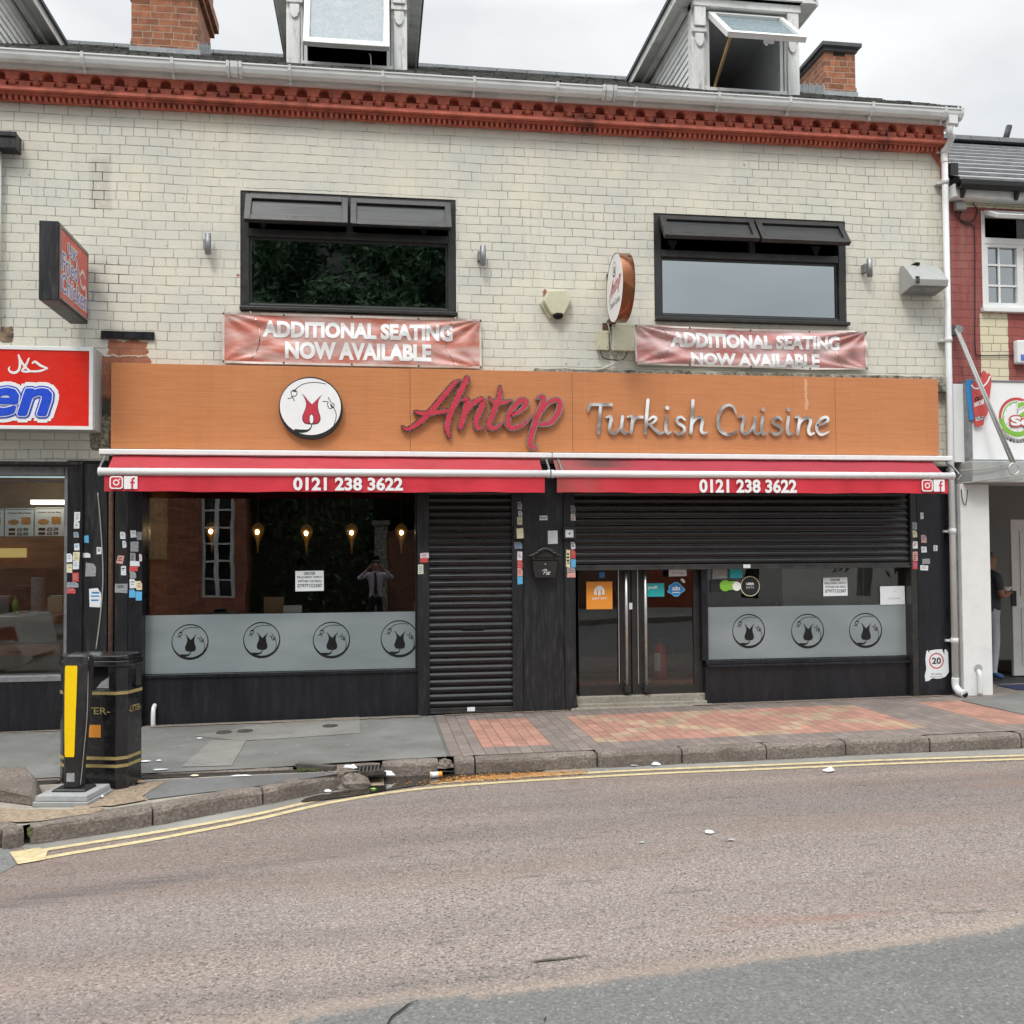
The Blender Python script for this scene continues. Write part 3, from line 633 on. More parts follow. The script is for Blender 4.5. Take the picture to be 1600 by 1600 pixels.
# kerb stones along the road, worn and not quite in line
kb = MB()
def kerb_stone(a, b, w=.135, top=0.0, jog=0.0):
    a = Vector(a); b = Vector(b); d = (b-a).normalized(); nn = Vector((-d.y, d.x)); n = max(3, int((b-a).length/.07))
    prof = [(0, -.30), (.0, -.035), (.012, -.012), (.035, 0), (w, 0.0), (w, -.3)]
    vs = []
    a = a+d*.008; b = b-d*.008
    for i in range(n+1):
        p = a.lerp(b, i/n); endr = .012 if i in (0, n) else 0
        for j, (o, h) in enumerate(prof):
            r = random.uniform(-.006, .006) if j in (1, 2, 3) else 0
            q = p+nn*(o+r*1.2+jog+(endr if j < 3 else 0)); vs.append((q.x, q.y, pv(q.x)+h+top+r*.7-(endr*.5 if 0 < j < 5 else 0)))
    m = len(prof)
    kb.add(vs, [(i*m+j, i*m+j+1, (i+1)*m+j+1, (i+1)*m+j) for i in range(n) for j in range(m-1)]+[tuple(range(m)), tuple(range(n*m, n*m+m))])
xs = [1600, 1460, 1322, 1197, 1065, 932, 742, 700]
kx = [gnd(px, 1165).x for px in (1462, 1323, 1197, 1065, 932, 743)]
kx = [gnd(742, 1184).x, gnd(932, 1175).x, gnd(1065, 1170).x, gnd(1197, 1164).x, gnd(1323, 1159).x, gnd(1461, 1155).x, gnd(1610, 1150).x]
edges = [.62]+kx+[kx[-1]+.95*i for i in range(1, 12)]
for i, (a, b) in enumerate(zip(edges[:-1], edges[1:])): kerb_stone((a, -2.235), (b, -2.235), jog=random.uniform(-.008, .008), top=random.uniform(-.004, .005))
kerb_stone((.04, -2.225), (.5, -2.235), top=-.004)
# broken end of the old kerb line and its low strip behind the drain
kerb_stone((-.62, -2.235), (.04, -2.225), top=-.016, w=.10); kerb_stone((-1.7, -2.29), (-.64, -2.24), top=-.006, w=.09); kerb_stone((-3.6, -2.32), (-1.72, -2.29), top=-.006, w=.09)
# kerb of the build-out, curving towards the camera
K = [gnd(*p) for p in ((556, 1207), (537, 1207), (412, 1231), (240, 1262), (46, 1290), (8, 1298))]
kerb_stone((K[3].x, K[3].y), (K[2].x, K[2].y)); kerb_stone((K[2].x, K[2].y), (K[1].x-.02, K[1].y-.02)); kerb_stone((K[4].x, K[4].y), (K[3].x, K[3].y), top=.003)
kerb_stone((K[5].x-.02, K[5].y+.02), (K[4].x-.02, K[4].y), top=-.004)
kerb_stone((K[5].x-.75, K[5].y+.46), (K[5].x-.05, K[5].y+.05), top=.004); kerb_stone((K[5].x-1.7, K[5].y+.95), (K[5].x-.78, K[5].y+.48)); kerb_stone((K[5].x-5, K[5].y+1.1), (K[5].x-1.7, K[5].y+.95))
# rounded broken lump at the nose, and the lump in the old kerb
def lump(c, sx, sy, sz, seed):
    rr = random.Random(seed); vs = []; nu, nv = 12, 7
    for j in range(nv):
        th = math.pi*(.02+.5*j/(nv-1))
        for i in range(nu):
            ph = 2*math.pi*i/nu; k = 1+rr.uniform(-.14, .14); vs.append((c[0]+sx*k*math.sin(th)*math.cos(ph), c[1]+sy*k*math.sin(th)*math.sin(ph), c[2]+sz*k*math.cos(th)))
    kb.add(vs, [(j*nu+i, j*nu+(i+1) % nu, (j+1)*nu+(i+1) % nu, (j+1)*nu+i) for j in range(nv-1) for i in range(nu)]+[tuple(range(nu))])
lump((-.17, -2.50, -.15), .13, .09, .115, 3); lump((.55, -2.20, -.07), .07, .06, .062, 5)
kb.build('kerb', g['granite'], kind='structure')
# build-out surface between the drain and its kerb
isl = [(K[0].x+.02, -2.44)]+[(k.x+.05, k.y+.12) for k in K[1:]]+[(K[5].x-.75, K[5].y+.58), (K[5].x-1.7, K[5].y+1.07), (-9, -2.9), (-9, -2.42), (-2.5, -2.42), (-.9, -2.41)]
sheet('build_out_paving', isl, -.006, g['worn_concrete'])
ap = [gnd(*p) for p in ((215, 1224), (240, 1219), (520, 1206), (530, 1209), (412, 1227), (232, 1249))]
sheet('pavement_patch', [(p.x, p.y) for p in ap], 0.001, g['patch_asphalt'])
dp = [gnd(*p) for p in ((132, 1246), (165, 1232), (214, 1228), (240, 1222), (262, 1222), (228, 1240), (222, 1252), (150, 1262), (120, 1264))]
sheet('soil', [(p.x, p.y) for p in dp], .0045, g['soil'], soft=.018)
dp = [gnd(*p) for p in ((-20, 1262), (40, 1266), (120, 1265), (160, 1262), (150, 1270), (60, 1284), (-20, 1284))]
sheet('soil', [(p.x, p.y) for p in dp], .006, g['soil'], soft=.015)
for k, (xa, xb) in enumerate(((-3.9, -2.3), (-2.2, .45), (.7, 2.0), (3.35, 6.2))):
    n = 26; sheet('soil', [(xa+(xb-xa)*i/n, -.055+.0*i) for i in range(n+1)]+[(xb-(xb-xa)*i/n, -.075-.05*random.random()**2-(.03 if k == 1 else 0)) for i in range(n+1)], .0075, g['soil'])
# double yellow lines
YN = [gnd(*p, KH) for p in ((1700, 1183), (1600, 1186.5), (1400, 1193.5), (1200, 1202), (1000, 1210.5), (800, 1222), (650, 1234), (520, 1254), (400, 1281), (250, 1310.5), (125, 1331.5), (55, 1344))]
YF = [gnd(*p, KH) for p in ((1700, 1178), (1600, 1181), (1400, 1187.5), (1200, 1196), (1000, 1204), (800, 1215.5), (650, 1227), (520, 1246), (400, 1273), (250, 1300), (125, 1320), (55, 1331))]
yl = MB()
for L in (YN, YF): yl.ribbon([(p.x, p.y) for p in L], [.062]*len(L), lambda u, v, d: (u, v, pv(u)+KH+.004), 0, None, cap=False)
bl = [gnd(*p, KH) for p in ((15, 1333), (60, 1326), (75, 1330), (70, 1345), (28, 1352))]
yl.add([(p.x, p.y, pv(p.x)+KH+.007) for p in bl], [tuple(range(len(bl)))])
yl.build('road_markings', g['yellow_line'], kind='structure')
# tarmac strip in the gutter, with the wet patch
gu = [gnd(*p, KH) for p in ((1800, 1166), (1600, 1173), (1200, 1187), (800, 1206), (600, 1209), (540, 1236), (412, 1253), (240, 1286), (20, 1326), (-60, 1332), (-60, 1352), (15, 1336))]
strip = [(p.x, p.y+.05) for p in gu[:-1]]+[(p.x, p.y-.02) for p in YF[::-1]]
sheet('gutter_strip', [(p.x, p.y+.06) for p in gu[:9]]+[(p.x, p.y+.03) for p in YF[::-1]], KH+.002, g['patch_pale'])
sheet('road_patch', [(p.x, p.y) for p in [gnd(*q, KH) for q in ((-80, 1300), (8, 1320), (18, 1336), (25, 1352), (-80, 1410))]], KH+.003, g['grey_asphalt'])
pu = [gnd(*p, KH) for p in ((530, 1238), (560, 1232), (590, 1212), (640, 1209), (745, 1206), (800, 1205), (850, 1204), (835, 1208), (770, 1213), (700, 1222), (630, 1232), (560, 1244), (500, 1252), (470, 1255), (485, 1247))]
sheet('puddle', [(p.x, p.y) for p in pu], KH+.0085, g['puddle'], soft=.006)
sp = MB(); rr = random.Random(5)
for i in range(1300):
    px = 690+rr.betavariate(1.6, 1.6)*230; py = 1222-.055*(px-690)+rr.gauss(0, 2.4)-2
    if rr.random() < .15: px -= 90; py += 9
    p = gnd(px, py, KH); s = rr.uniform(.003, .007); a = rr.uniform(0, 6)
    sp.rbox(Matrix.Translation((p.x, p.y, p.z+.0105))@Matrix.Rotation(a, 4, (rr.random()*.15, rr.random()*.15, 1)), s*2.4, s*1.3, s*.35)
sp.build('spilled_grain', g['gold_spill'], kind='stuff', label='orange scattering of spilled food on the double yellow lines')
mo = MB()
for i in range(300):
    px = rr.uniform(465, 522); py = 1203.5-.03*(px-465)+rr.gauss(0, 1.4)
    if rr.random() < .12: px, py = rr.uniform(44, 50), rr.uniform(1296, 1308)
    p = gnd(px, py, -.01); s = rr.uniform(.004, .012); mo.rbox(Matrix.Translation((p.x, p.y, p.z+.006))@Matrix.Rotation(rr.uniform(0, 6), 4, (1, rr.random(), .5)), s*2, s, s*.6)
mo.build('moss_growth', g['moss'], kind='stuff', label='green moss growing along the old drain edge')

# ================================================================== the white terrace building
B = thing('terrace_building', 'long white painted brick terrace with red cornice, slate roof and black shopfronts', 'building', (0, 0, 0))
WR = at(1479, 600)[0]; WL = -9.0
W1 = rect(375.5, 297, 713, 495.5); W2 = rect(1021, 332.5, 1323.5, 510.5)
ZB, ZT = 2.55, 6.43
def wall_with_holes(mb, x0, x1, z0, z1, holes, y, depth, mi=0):
    xs = sorted({x0, x1}|{h[0] for h in holes}|{h[1] for h in holes}); zs = sorted({z0, z1}|{h[2] for h in holes}|{h[3] for h in holes})
    for a, b in zip(xs[:-1], xs[1:]):
        for c, d in zip(zs[:-1], zs[1:]):
            if any(h[0]-1e-6 <= a and b <= h[1]+1e-6 and h[2]-1e-6 <= c and d <= h[3]+1e-6 for h in holes): continue
            mb.add([(a, y, c), (b, y, c), (b, y, d), (a, y, d)], [(0, 1, 2, 3)], mi)
    for h in holes:
        a, b, c, d = h; e = y+depth
        mb.add([(a, y, c), (b, y, c), (b, y, d), (a, y, d), (a, e, c), (b, e, c), (b, e, d), (a, e, d)], [(0, 1, 5, 4), (1, 2, 6, 5), (2, 3, 7, 6), (3, 0, 4, 7)], mi)
    mb.add([(x1, y, z0), (x1, y+6, z0), (x1, y+6, z1), (x1, y, z1)], [(0, 1, 2, 3)], mi)
    mb.add([(x0, y, z0), (x1, y, z0), (x1, y+.3, z0), (x0, y+.3, z0)], [(0, 1, 2, 3)], mi)
mb = MB(); wall_with_holes(mb, WL, WR, ZB, ZT, [W1, W2], 0, .22); mb.build('wall', g['white_brick'], B)
# dark shell of the rooms behind the glass
def shell(name, x0, x1, y0, y1, z0, z1, m, par=None):
    r = MB(); a = [(x, y, z) for z in (z0, z1) for y in (y0, y1) for x in (x0, x1)]
    r.add(a, [(0, 2, 3, 1), (4, 5, 7, 6), (2, 6, 7, 3), (0, 4, 6, 2), (1, 3, 7, 5)]); return r.build(name, m, par or B)
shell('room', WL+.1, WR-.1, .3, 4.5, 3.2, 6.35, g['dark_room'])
mb = MB(); mb.box(WL, WR, 4.55, 4.75, -.3, ZT); mb.box(WL-.0, WL+.2, .1, 4.5, -.3, ZT); mb.box(WR-.22, WR-.02, .3, 4.5, -.3, 2.5)
mb.build('rear_wall', g['old_brick'], B)

# cornice: arched corbel table, roll mouldings and dentils
zc0 = at(0, 155, -.1)[1]+.005; zc1 = at(0, 107, -.15)[1]
mb = MB(); H = zc1-zc0
mb.box(WL, WR, -.05, .0, zc0+.015, zc1)                                       # back of the niches
mb.box(WL, WR+.03, -.165, -.05, zc0+.073, zc0+.098); mb.box(WL, WR+.02, -.145, -.05, zc0+.099, zc0+.122); mb.box(WL, WR+.01, -.115, -.05, zc0+.056, zc0+.072)
x = WL
while x < WR-.02: mb.box(x, x+.03, -.098, -.05, zc0+.008, zc0+.055); x += .0555
per = .2225; nc = int((WR-WL)/per)
for i in range(nc+1):
    c = WR-.12-i*per
    if c < WL+.2: break
    r = .052; zs = zc0+.215; zb = zc0+.123
    # spandrel with half a semicircle on both sides
    arc = [(c-per/2-r*math.cos(a)*-1, zs+r*math.sin(a)) for a in [rad(q) for q in range(0, 91, 15)]]
    left = [(c-per/2, zc1), (c-per/2, zs+r)]+[(c-per/2+r*math.sin(rad(q)), zs+r*math.cos(rad(q))) for q in range(15, 91, 15)]
    right = [(c+per/2-r*math.sin(rad(q)), zs+r*math.cos(rad(q))) for q in range(90, 14, -15)]+[(c+per/2, zs+r), (c+per/2, zc1)]
    mb.xz(left+[(c-per/2+r, zs-.028), (c+per/2-r, zs-.028)]+right, -.14, -.05)
    hw = per/2-r
    mb.box(c-per/2-r, c-per/2+r, -.118, -.05, zs-.075+.0, zs-.03) if False else mb.add([(c-per/2-r, -.125, zb), (c-per/2+r, -.125, zb), (c-per/2+r, -.122, zs-.03), (c-per/2-r, -.122, zs-.03), (c-per/2-r, -.06, zs-.012), (c-per/2+r, -.06, zs-.012)], [(0, 1, 2, 3), (3, 2, 5, 4)])
    mb.box(c-hw, c+hw, -.125, -.05, zs-.045, zs-.03)
    mb.lathe([(.0, -.155), (.018, -.152), (.034, -.135), (.036, -.10), (.036, -.05)], (c, 0, zb+.04), 10, axis='Y')
    mb.box(c-hw+.006, c+hw-.006, -.105, -.05, zb, zs-.047)
mb.build('cornice', g['terracotta'], B, bevel=.004)
mb = MB(); mb.box(WR-.02, WR+.045, -.06, -.002, zc0-.38, zc0+.05); mb.xz([(WR-.13, zc0+.01), (WR-.02, zc0+.01), (WR-.02, zc0-.14)], -.05, -.002); mb.build('corner_brick', g['terracotta'], B)
# eaves board, gutter with brackets and unions
zg1 = at(0, 76, -.3)[1]; zg0 = at(0, 93, -.3)[1]
mb = MB(); mb.box(WL, WR+.06, -.20, -.002, zc1+.002, zg0+.06); mb.build('eaves_board', g['white_timber'], B)
gx1 = at(1505, 180, -.3)[0]
prof = [(-.215, zg1), (-.215, zg0+.035), (-.235, zg0+.006), (-.265, zg0), (-.30, zg0+.02), (-.318, zg0+.055), (-.322, zg1-.016), (-.332, zg1-.014), (-.332, zg1), (-.312, zg1), (-.305, zg0+.06), (-.27, zg0+.02), (-.23, zg0+.04), (-.226, zg1)]
mb = MB(); mb.yz(prof, WL, gx1, sm=False); gt = mb.build('gutter', g['gutter_plastic'], B)
def ring_gutter(mb, x, w, o):
    mb.yz([(-.21, zg1+.006), (-.21, zg0+.03-o), (-.235, zg0-o), (-.265, zg0-.006-o), (-.306, zg0+.012-o), (-.328-o, zg0+.055), (-.336-o, zg1+.006)], x-w/2, x+w/2)
for px, py in ((129, 100), (269, 112), (366, 118), (453, 118), (598, 126), (741, 134), (871, 146), (952, 150), (994, 153), (1123, 160), (1234, 165), (1363, 172), (1476, 180), (1502, 182)):
    mb = MB(); x = at(px, py, -.3)[0]; union = px in (366, 952)
    if union: ring_gutter(mb, x-.06, .03, .012); ring_gutter(mb, x+.06, .03, .012); ring_gutter(mb, x, .07, .007)
    else: ring_gutter(mb, x, .028, .005); mb.box(x-.012, x+.012, -.232, -.2, zg0-.045, zg0+.01)
    mb.build('gutter_union' if union else 'gutter_bracket', g['gutter_plastic'], gt)
# downpipe
dx = at(1487, 640, -.09)[0]; YP = -.1
mb = MB(); dt = at(1486, 192, -.27); zs1 = at(1480, 236, YP)[1]
mb.box(dt[0]-.05, dt[0]+.05, -.32, -.21, zg0-.06, zg0+.03)
dxx = at(1484, 640, YP)[0]
mb.tube([(dt[0]-.01, -.265, zg0-.04), (dt[0]-.015, -.26, zg0-.14), (dxx+.02, -.2, zs1+.10), (dxx, YP, zs1-.02), (dxx, YP, zs1-.14)], .037, 12)
zb = pv(dxx)
mb.tube([(dxx, YP, zs1-.1), (dxx, YP, zb+.16)], .034, 14)
mb.tube([(dxx, YP, zb+.2), (dxx, YP, zb+.11), (dxx+.012, YP-.05, zb+.055), (dxx+.02, YP-.14, zb+.035)], [.04, .04, .042, .044], 14)
for px, py in ((1480, 236), (1480, 284), (1485, 531), (1492, 830), (1492, 1001)):
    z = at(px, py, YP)[1]; mb.lathe([(.034, -.03), (.042, -.028), (.042, .028), (.034, .03)], (dxx, YP, z), 14); mb.box(dxx-.075, dxx+.05, -.07, -.0, z-.012, z+.012)
dp_ = mb.build('downpipe', g['pipe_white'], B)
mb = MB(); mb.lathe([(.036, 0), (.034, .004)], (dxx+.0205, YP-.1415, zb+.0345), 12, axis='Y'); mb.build('pipe_mouth', g['hole_black'], dp_)

# roof
RS = math.tan(rad(28)); ZE = zg1+.012
def roofz(y): return ZE+(y+.30)*RS
YR = 4.0
mb = MB(); rx = WR+.03
rr = random.Random(21); nsl = 22; dy = (YR+.30)/nsl
for k in range(nsl):
    x = WL-(.14 if k % 2 else 0); y = -.30+dy*k
    while x < rx:
        xa, xb = max(WL, x+.004), min(rx, x+.276); x += .28
        if xb-xa < .02: continue
        h0 = .016+rr.uniform(0, .016); y0 = y-.02+rr.uniform(-.012, .006); y1 = y+dy+.03
        mb.add([(xa, y0, roofz(y0)+h0), (xb, y0, roofz(y0)+h0+rr.uniform(-.004, .004)), (xb, y1, roofz(y1)+.006), (xa, y1, roofz(y1)+.006), (xa, y0, roofz(y0)-.004), (xb, y0, roofz(y0)-.004)], [(0, 1, 2, 3), (0, 4, 5, 1)])
mb.add([(WL, -.3, ZE-.005), (rx, -.3, ZE-.005), (rx, YR, roofz(YR)-.005), (WL, YR, roofz(YR)-.005)], [(0, 1, 2, 3)])
mb.add([(WL, YR, roofz(YR)), (rx, YR, roofz(YR)), (rx, 8.3, ZE), (WL, 8.3, ZE)], [(0, 1, 2, 3)])
mb.add([(rx, -.3, ZE), (rx, 8.3, ZE), (rx, YR, roofz(YR))], [(0, 1, 2)])
rf = mb.build('roof', g['slate'], B)
mb = MB(); x = WL
while x < rx: mb.yz([(YR-.16, roofz(YR)-.06), (YR-.1, roofz(YR)+.02), (YR, roofz(YR)+.05), (YR+.1, roofz(YR)+.02), (YR+.16, roofz(YR)-.06)], x, min(rx, x+.44)); x += .45
mb.build('ridge_tile', g['concrete_cap'], rf)

def chimney(x0, x1, y0, y1, ztop, cap, seed):
    zl = roofz(y0)-.15
    mb = MB()
    mb.add([(x0, y0, zl), (x1, y0, zl), (x1, y1, roofz(min(y1, YR))-.2), (x0, y1, roofz(min(y1, YR))-.2), (x0, y0, ztop), (x1, y0, ztop), (x1, y1, ztop), (x0, y1, ztop)], [(0, 1, 5, 4), (1, 2, 6, 5), (2, 3, 7, 6), (3, 0, 4, 7), (4, 5, 6, 7)])
    if not cap:                                # corbelled courses near the top
        mb.box(x0-.045, x1+.045, y0-.045, y1+.045, ztop-.42, ztop-.34); mb.box(x0-.09, x1+.09, y0-.09, y1+.09, ztop-.338, ztop-.22); mb.box(x0-.03, x1+.03, y0-.03, y1+.03, ztop-.218, ztop+.1)
    c = mb.build('chimney', g['chimney_brick'], B)
    if cap:
        m2 = MB(); m2.box(x0-.06, x1+.06, y0-.08, y1+.08, ztop+.002, ztop+.05); m2.box(x0-.02, x1+.02, y0-.03, y1+.03, ztop-.05, ztop+.0); m2.build('cap', g['concrete_cap'], c)
        m2 = MB()
        for k in range(6): m2.box(x0+.13+k*.028, x0+.15+k*.028, y0-.006, y0+.01, ztop-.10, ztop-.06)
        m2.build('air_brick', g['hole_black'], c)
    m2 = MB(); m2.box(x0-.02, x1+.03, y0-.012, y0+.0, zl, roofz(y0)+.075); m2.add([(x0-.02, y0-.005, roofz(y0)+.02), (x1+.03, y0-.005, roofz(y0)+.02), (x1+.03, y0-.16, roofz(y0-.16)+.012), (x0-.02, y0-.16, roofz(y0-.16)+.012)], [(0, 1, 2, 3)])
    for sx, xo in ((-1, x0), (1, x1)):
        k = 0; y = y0-.01
        while y < min(y1, YR)-.05:
            h = .15 if k % 2 == 0 else .12
            m2.prism([(y, roofz(y)-.02), (y+.10, roofz(y+.1)-.02), (y+.10, roofz(y+.1)+.05), (y+.05, roofz(y)+.05+h), (y, roofz(y)+.05+h*.55)], lambda u, v, d, xo=xo, sx=sx: (xo+sx*d, u, v), .001, .012+.004*(k % 2)); y += .095; k += 1
    m2.build('flashing', g['lead'], c)
ca = at(205, 75, 1.4)[0]; cb = at(309, 85, 1.4)[0]; chimney(ca, cb, 1.4, 2.25, at(258, -8, 1.4)[1]+.42, False, 1)
ca = at(1289, 150, 2.0)[0]; cb = at(1337, 150, 2.0)[0]; chimney(ca, cb, 2.0, 3.9, at(1337, 78, 2.0)[1], True, 2)

# dormers: boarded cheeks, pilastered front, wide eaves
ZDE = 7.84
def dormer(xl, xr, kind):
    y0 = .2; zb = roofz(y0)-.02; ye = (ZDE-ZE)/RS-.30
    d = bpy.data.objects.new('dormer', None); COL.objects.link(d); d.parent = B; d.empty_display_size = .2
    for x, s in ((xl, 1), (xr, -1)):         # cheeks of horizontal boards
        mb = MB()
        nb = 12
        for k in range(nb):
            a = zb+(ZDE-zb)*k/nb; b = zb+(ZDE-zb)*(k+1)/nb; ya = min(ye, max(y0, (a-ZE)/RS-.30)); yb = min(ye, max(y0, (b-ZE)/RS-.30))
            xo = x+s*.03
            mb.add([(xo-s*.012, y0+.02, a), (xo-s*.012, ya+.05, a), (xo, yb+.05, b-.008), (xo, y0+.02, b-.008)], [(0, 1, 2, 3)])
            mb.add([(xo, y0+.02, b-.008), (xo, yb+.05, b-.008), (xo-s*.012, yb+.05, b), (xo-s*.012, y0+.02, b)], [(0, 1, 2, 3)])
        mb.build('cheek', g['white_timber'], d)
    pw = .17
    for s, x in ((1, xl), (-1, xr)):
        p = MB(); a, b = (x, x+pw) if s > 0 else (x-pw, x)
        p.box(a, b, y0-.03, y0+.09, zb-.05, ZDE-.02); p.box(a+.03*(s < 0)+.0, b-.03*(s > 0), y0-.05, y0-.031, zb-.05, ZDE-.45)
        cxm = (a+b)/2; p.box(a-.0, b, y0-.07, y0-.031, ZDE-.38, ZDE-.33)
        p.prism([(cxm-.05, ZDE-.40), (cxm+.05, ZDE-.40), (cxm+.05, ZDE-.48), (cxm+.03, ZDE-.53), (cxm, ZDE-.55), (cxm-.03, ZDE-.53), (cxm-.05, ZDE-.48)], FX(0), y0-.072, y0-.0505)
        p.box(a+.02, b-.02, y0-.09, y0-.031, ZDE-.32, ZDE-.1)
        p.build('pilaster', g['peeling_timber'], d, bevel=.004)
    # eaves and gable roof
    ov = .16; xm = (xl+xr)/2; hz = ZDE+ (xr-xl)/2*.95
    e = MB()
    for s, x in ((-1, xl), (1, xr)):
        e.box(min(x+s*ov, x), max(x+s*ov, x), y0-.16, ye+.15, ZDE-.02, ZDE+.0)                # soffit
        e.box(min(x+s*(ov+.022), x+s*ov), max(x+s*(ov+.022), x+s*ov), y0-.17, ye+.2, ZDE-.04, ZDE+.10)
        # moulded board under the soffit along the cheek
        e.box(min(x+s*.002, x+s*.05), max(x+s*.002, x+s*.05), y0+.1, ye+.0, ZDE-.09, ZDE-.021)
    e.xz([(xl-ov, ZDE+.001), (xr+ov, ZDE+.001), (xm, hz)], y0-.15, y0-.12); e.box(xl, xr, y0-.1, y0+.1, ZDE-.10, ZDE-.0205)
    e.build('eaves', g['white_timber'], d)
    r = MB(); yr = 5.0
    for s, x in ((-1, xl-ov-.05), (1, xr+ov+.05)):
        r.add([(x, y0-.2, ZDE+.06), (xm, y0-.2, hz+.09), (xm, yr, hz+.09), (x, ye+.22, ZDE+.06), (x, y0-.2, ZDE+.105), (xm, y0-.2, hz+.135), (xm, yr, hz+.135), (x, ye+.22, ZDE+.105)], [(0, 1, 2, 3), (4, 5, 6, 7), (0, 1, 5, 4), (1, 2, 6, 5), (2, 3, 7, 6), (3, 0, 4, 7)])
    r.build('dormer_roof', g['concrete_cap'], d)
    a, b = xl+pw+.005, xr-pw-.005; zt = ZDE-.12
    fr = MB(); zs = zb+.045
    fr.box(a, a+.04, y0-.01, y0+.08, zs, zt); fr.box(b-.04, b, y0-.01, y0+.08, zs, zt); fr.box(a+.04, b-.04, y0-.01, y0+.08, zt-.04, zt); fr.box(a-.02, b+.02, y0-.06, y0+.09, zs-.045, zs-.001)
    fr.build('window_frame', g['upvc'], d, bevel=.004)
    sh = MB(); sh.add([(xl+.05, 2.4, zb-.6), (xr-.05, 2.4, zb-.6), (xr-.05, 2.4, ZDE), (xl+.05, 2.4, ZDE)], [(0, 1, 2, 3)])
    sh.add([(a, y0+.09, zb-.6), (a, 2.4, zb-.6), (a, 2.4, ZDE), (a, y0+.09, ZDE)], [(0, 1, 2, 3)]); sh.add([(b, y0+.09, zb-.6), (b, 2.4, zb-.6), (b, 2.4, ZDE), (b, y0+.09, ZDE)], [(0, 1, 2, 3)])
    sh.add([(a, y0+.1, zt+.01), (b, y0+.1, zt+.01), (b, 2.4, zt+.01), (a, 2.4, zt+.01)], [(0, 1, 2, 3)])
    sh.build('attic_room', M('attic_paint', (.78, .79, .80), .9, var=.05) if kind == 'wide' else g['dark_room'], d)
    # top hung sash
    ang = {'wide': rad(47), 'ajar': rad(19), 'shut': 0}[kind]; hh = (zt-.045)-(zs+.005); sw = .062
    hinge = Vector(((a+b)/2, y0-.012, zt-.045)); W = b-a-.03
    R = Matrix.Translation(hinge)@Matrix.Rotation(-ang, 4, 'X')
    def part(name, boxes, m, bev=0.004):
        q = MB()
        for (u0, u1, v0, v1, w0, w1) in boxes:
            q.rbox(R@Matrix.Translation(((u0+u1)/2, (w0+w1)/2, (v0+v1)/2)), u1-u0, w1-w0, v1-v0)
        return q.build(name, m, d, bevel=bev)
    part('sash', [(-W/2, -W/2+sw, -hh, 0, -.05, .01), (W/2-sw, W/2, -hh, 0, -.05, .01), (-W/2+sw, W/2-sw, -sw, 0, -.05, .01), (-W/2+sw, W/2-sw, -hh, -hh+sw, -.05, .01)], g['upvc'])
    part('pane', [(-W/2+sw, W/2-sw, -hh+sw, -sw, -.018, -.014)], g['glass_dormer'], 0)
    if kind == 'wide':
        part('sash_handle', [(-.02, .1, -hh+.015, -hh+.035, .01, .05), (.0, .03, -hh+.0, -hh+.035, .05, .065)], g['white_plastic'])
        q = MB(); t = R@Vector((-W/2+.05, 0, -hh+.03)); q.tube([(a+.10, y0+.06, zs+.0), tuple(t)], .017, 6); q.build('prop_stick', g['wood_stick'], d)
    return d
dormer(at(448, 100, .2)[0], at(636, 112, .2)[0], 'ajar')
dormer(at(1080, 145, .2)[0], at(1247, 150, .2)[0], 'wide')
dw = at(1247, 150, .2)[0]-at(1080, 145, .2)[0]
xe = at(100, 75, 2.2)[0]-.16; dormer(xe-dw, xe, 'shut')
mb = MB(); xw = at(720, 118, .2)[0]
# white flex hanging out of the ajar dormer window
p0 = at(577, 84, .12); p1 = at(580, 112, .05); q = MB(); q.tube([(p0[0], .12, p0[1]), (p0[0]+.015, .02, (p0[1]*.6+p1[1]*.4)), (p1[0], .06, p1[1])], .006, 6)
q.build('white_cable', g['pipe_white'], label='short white cable trailing from the ajar attic window sash', cat='cable')

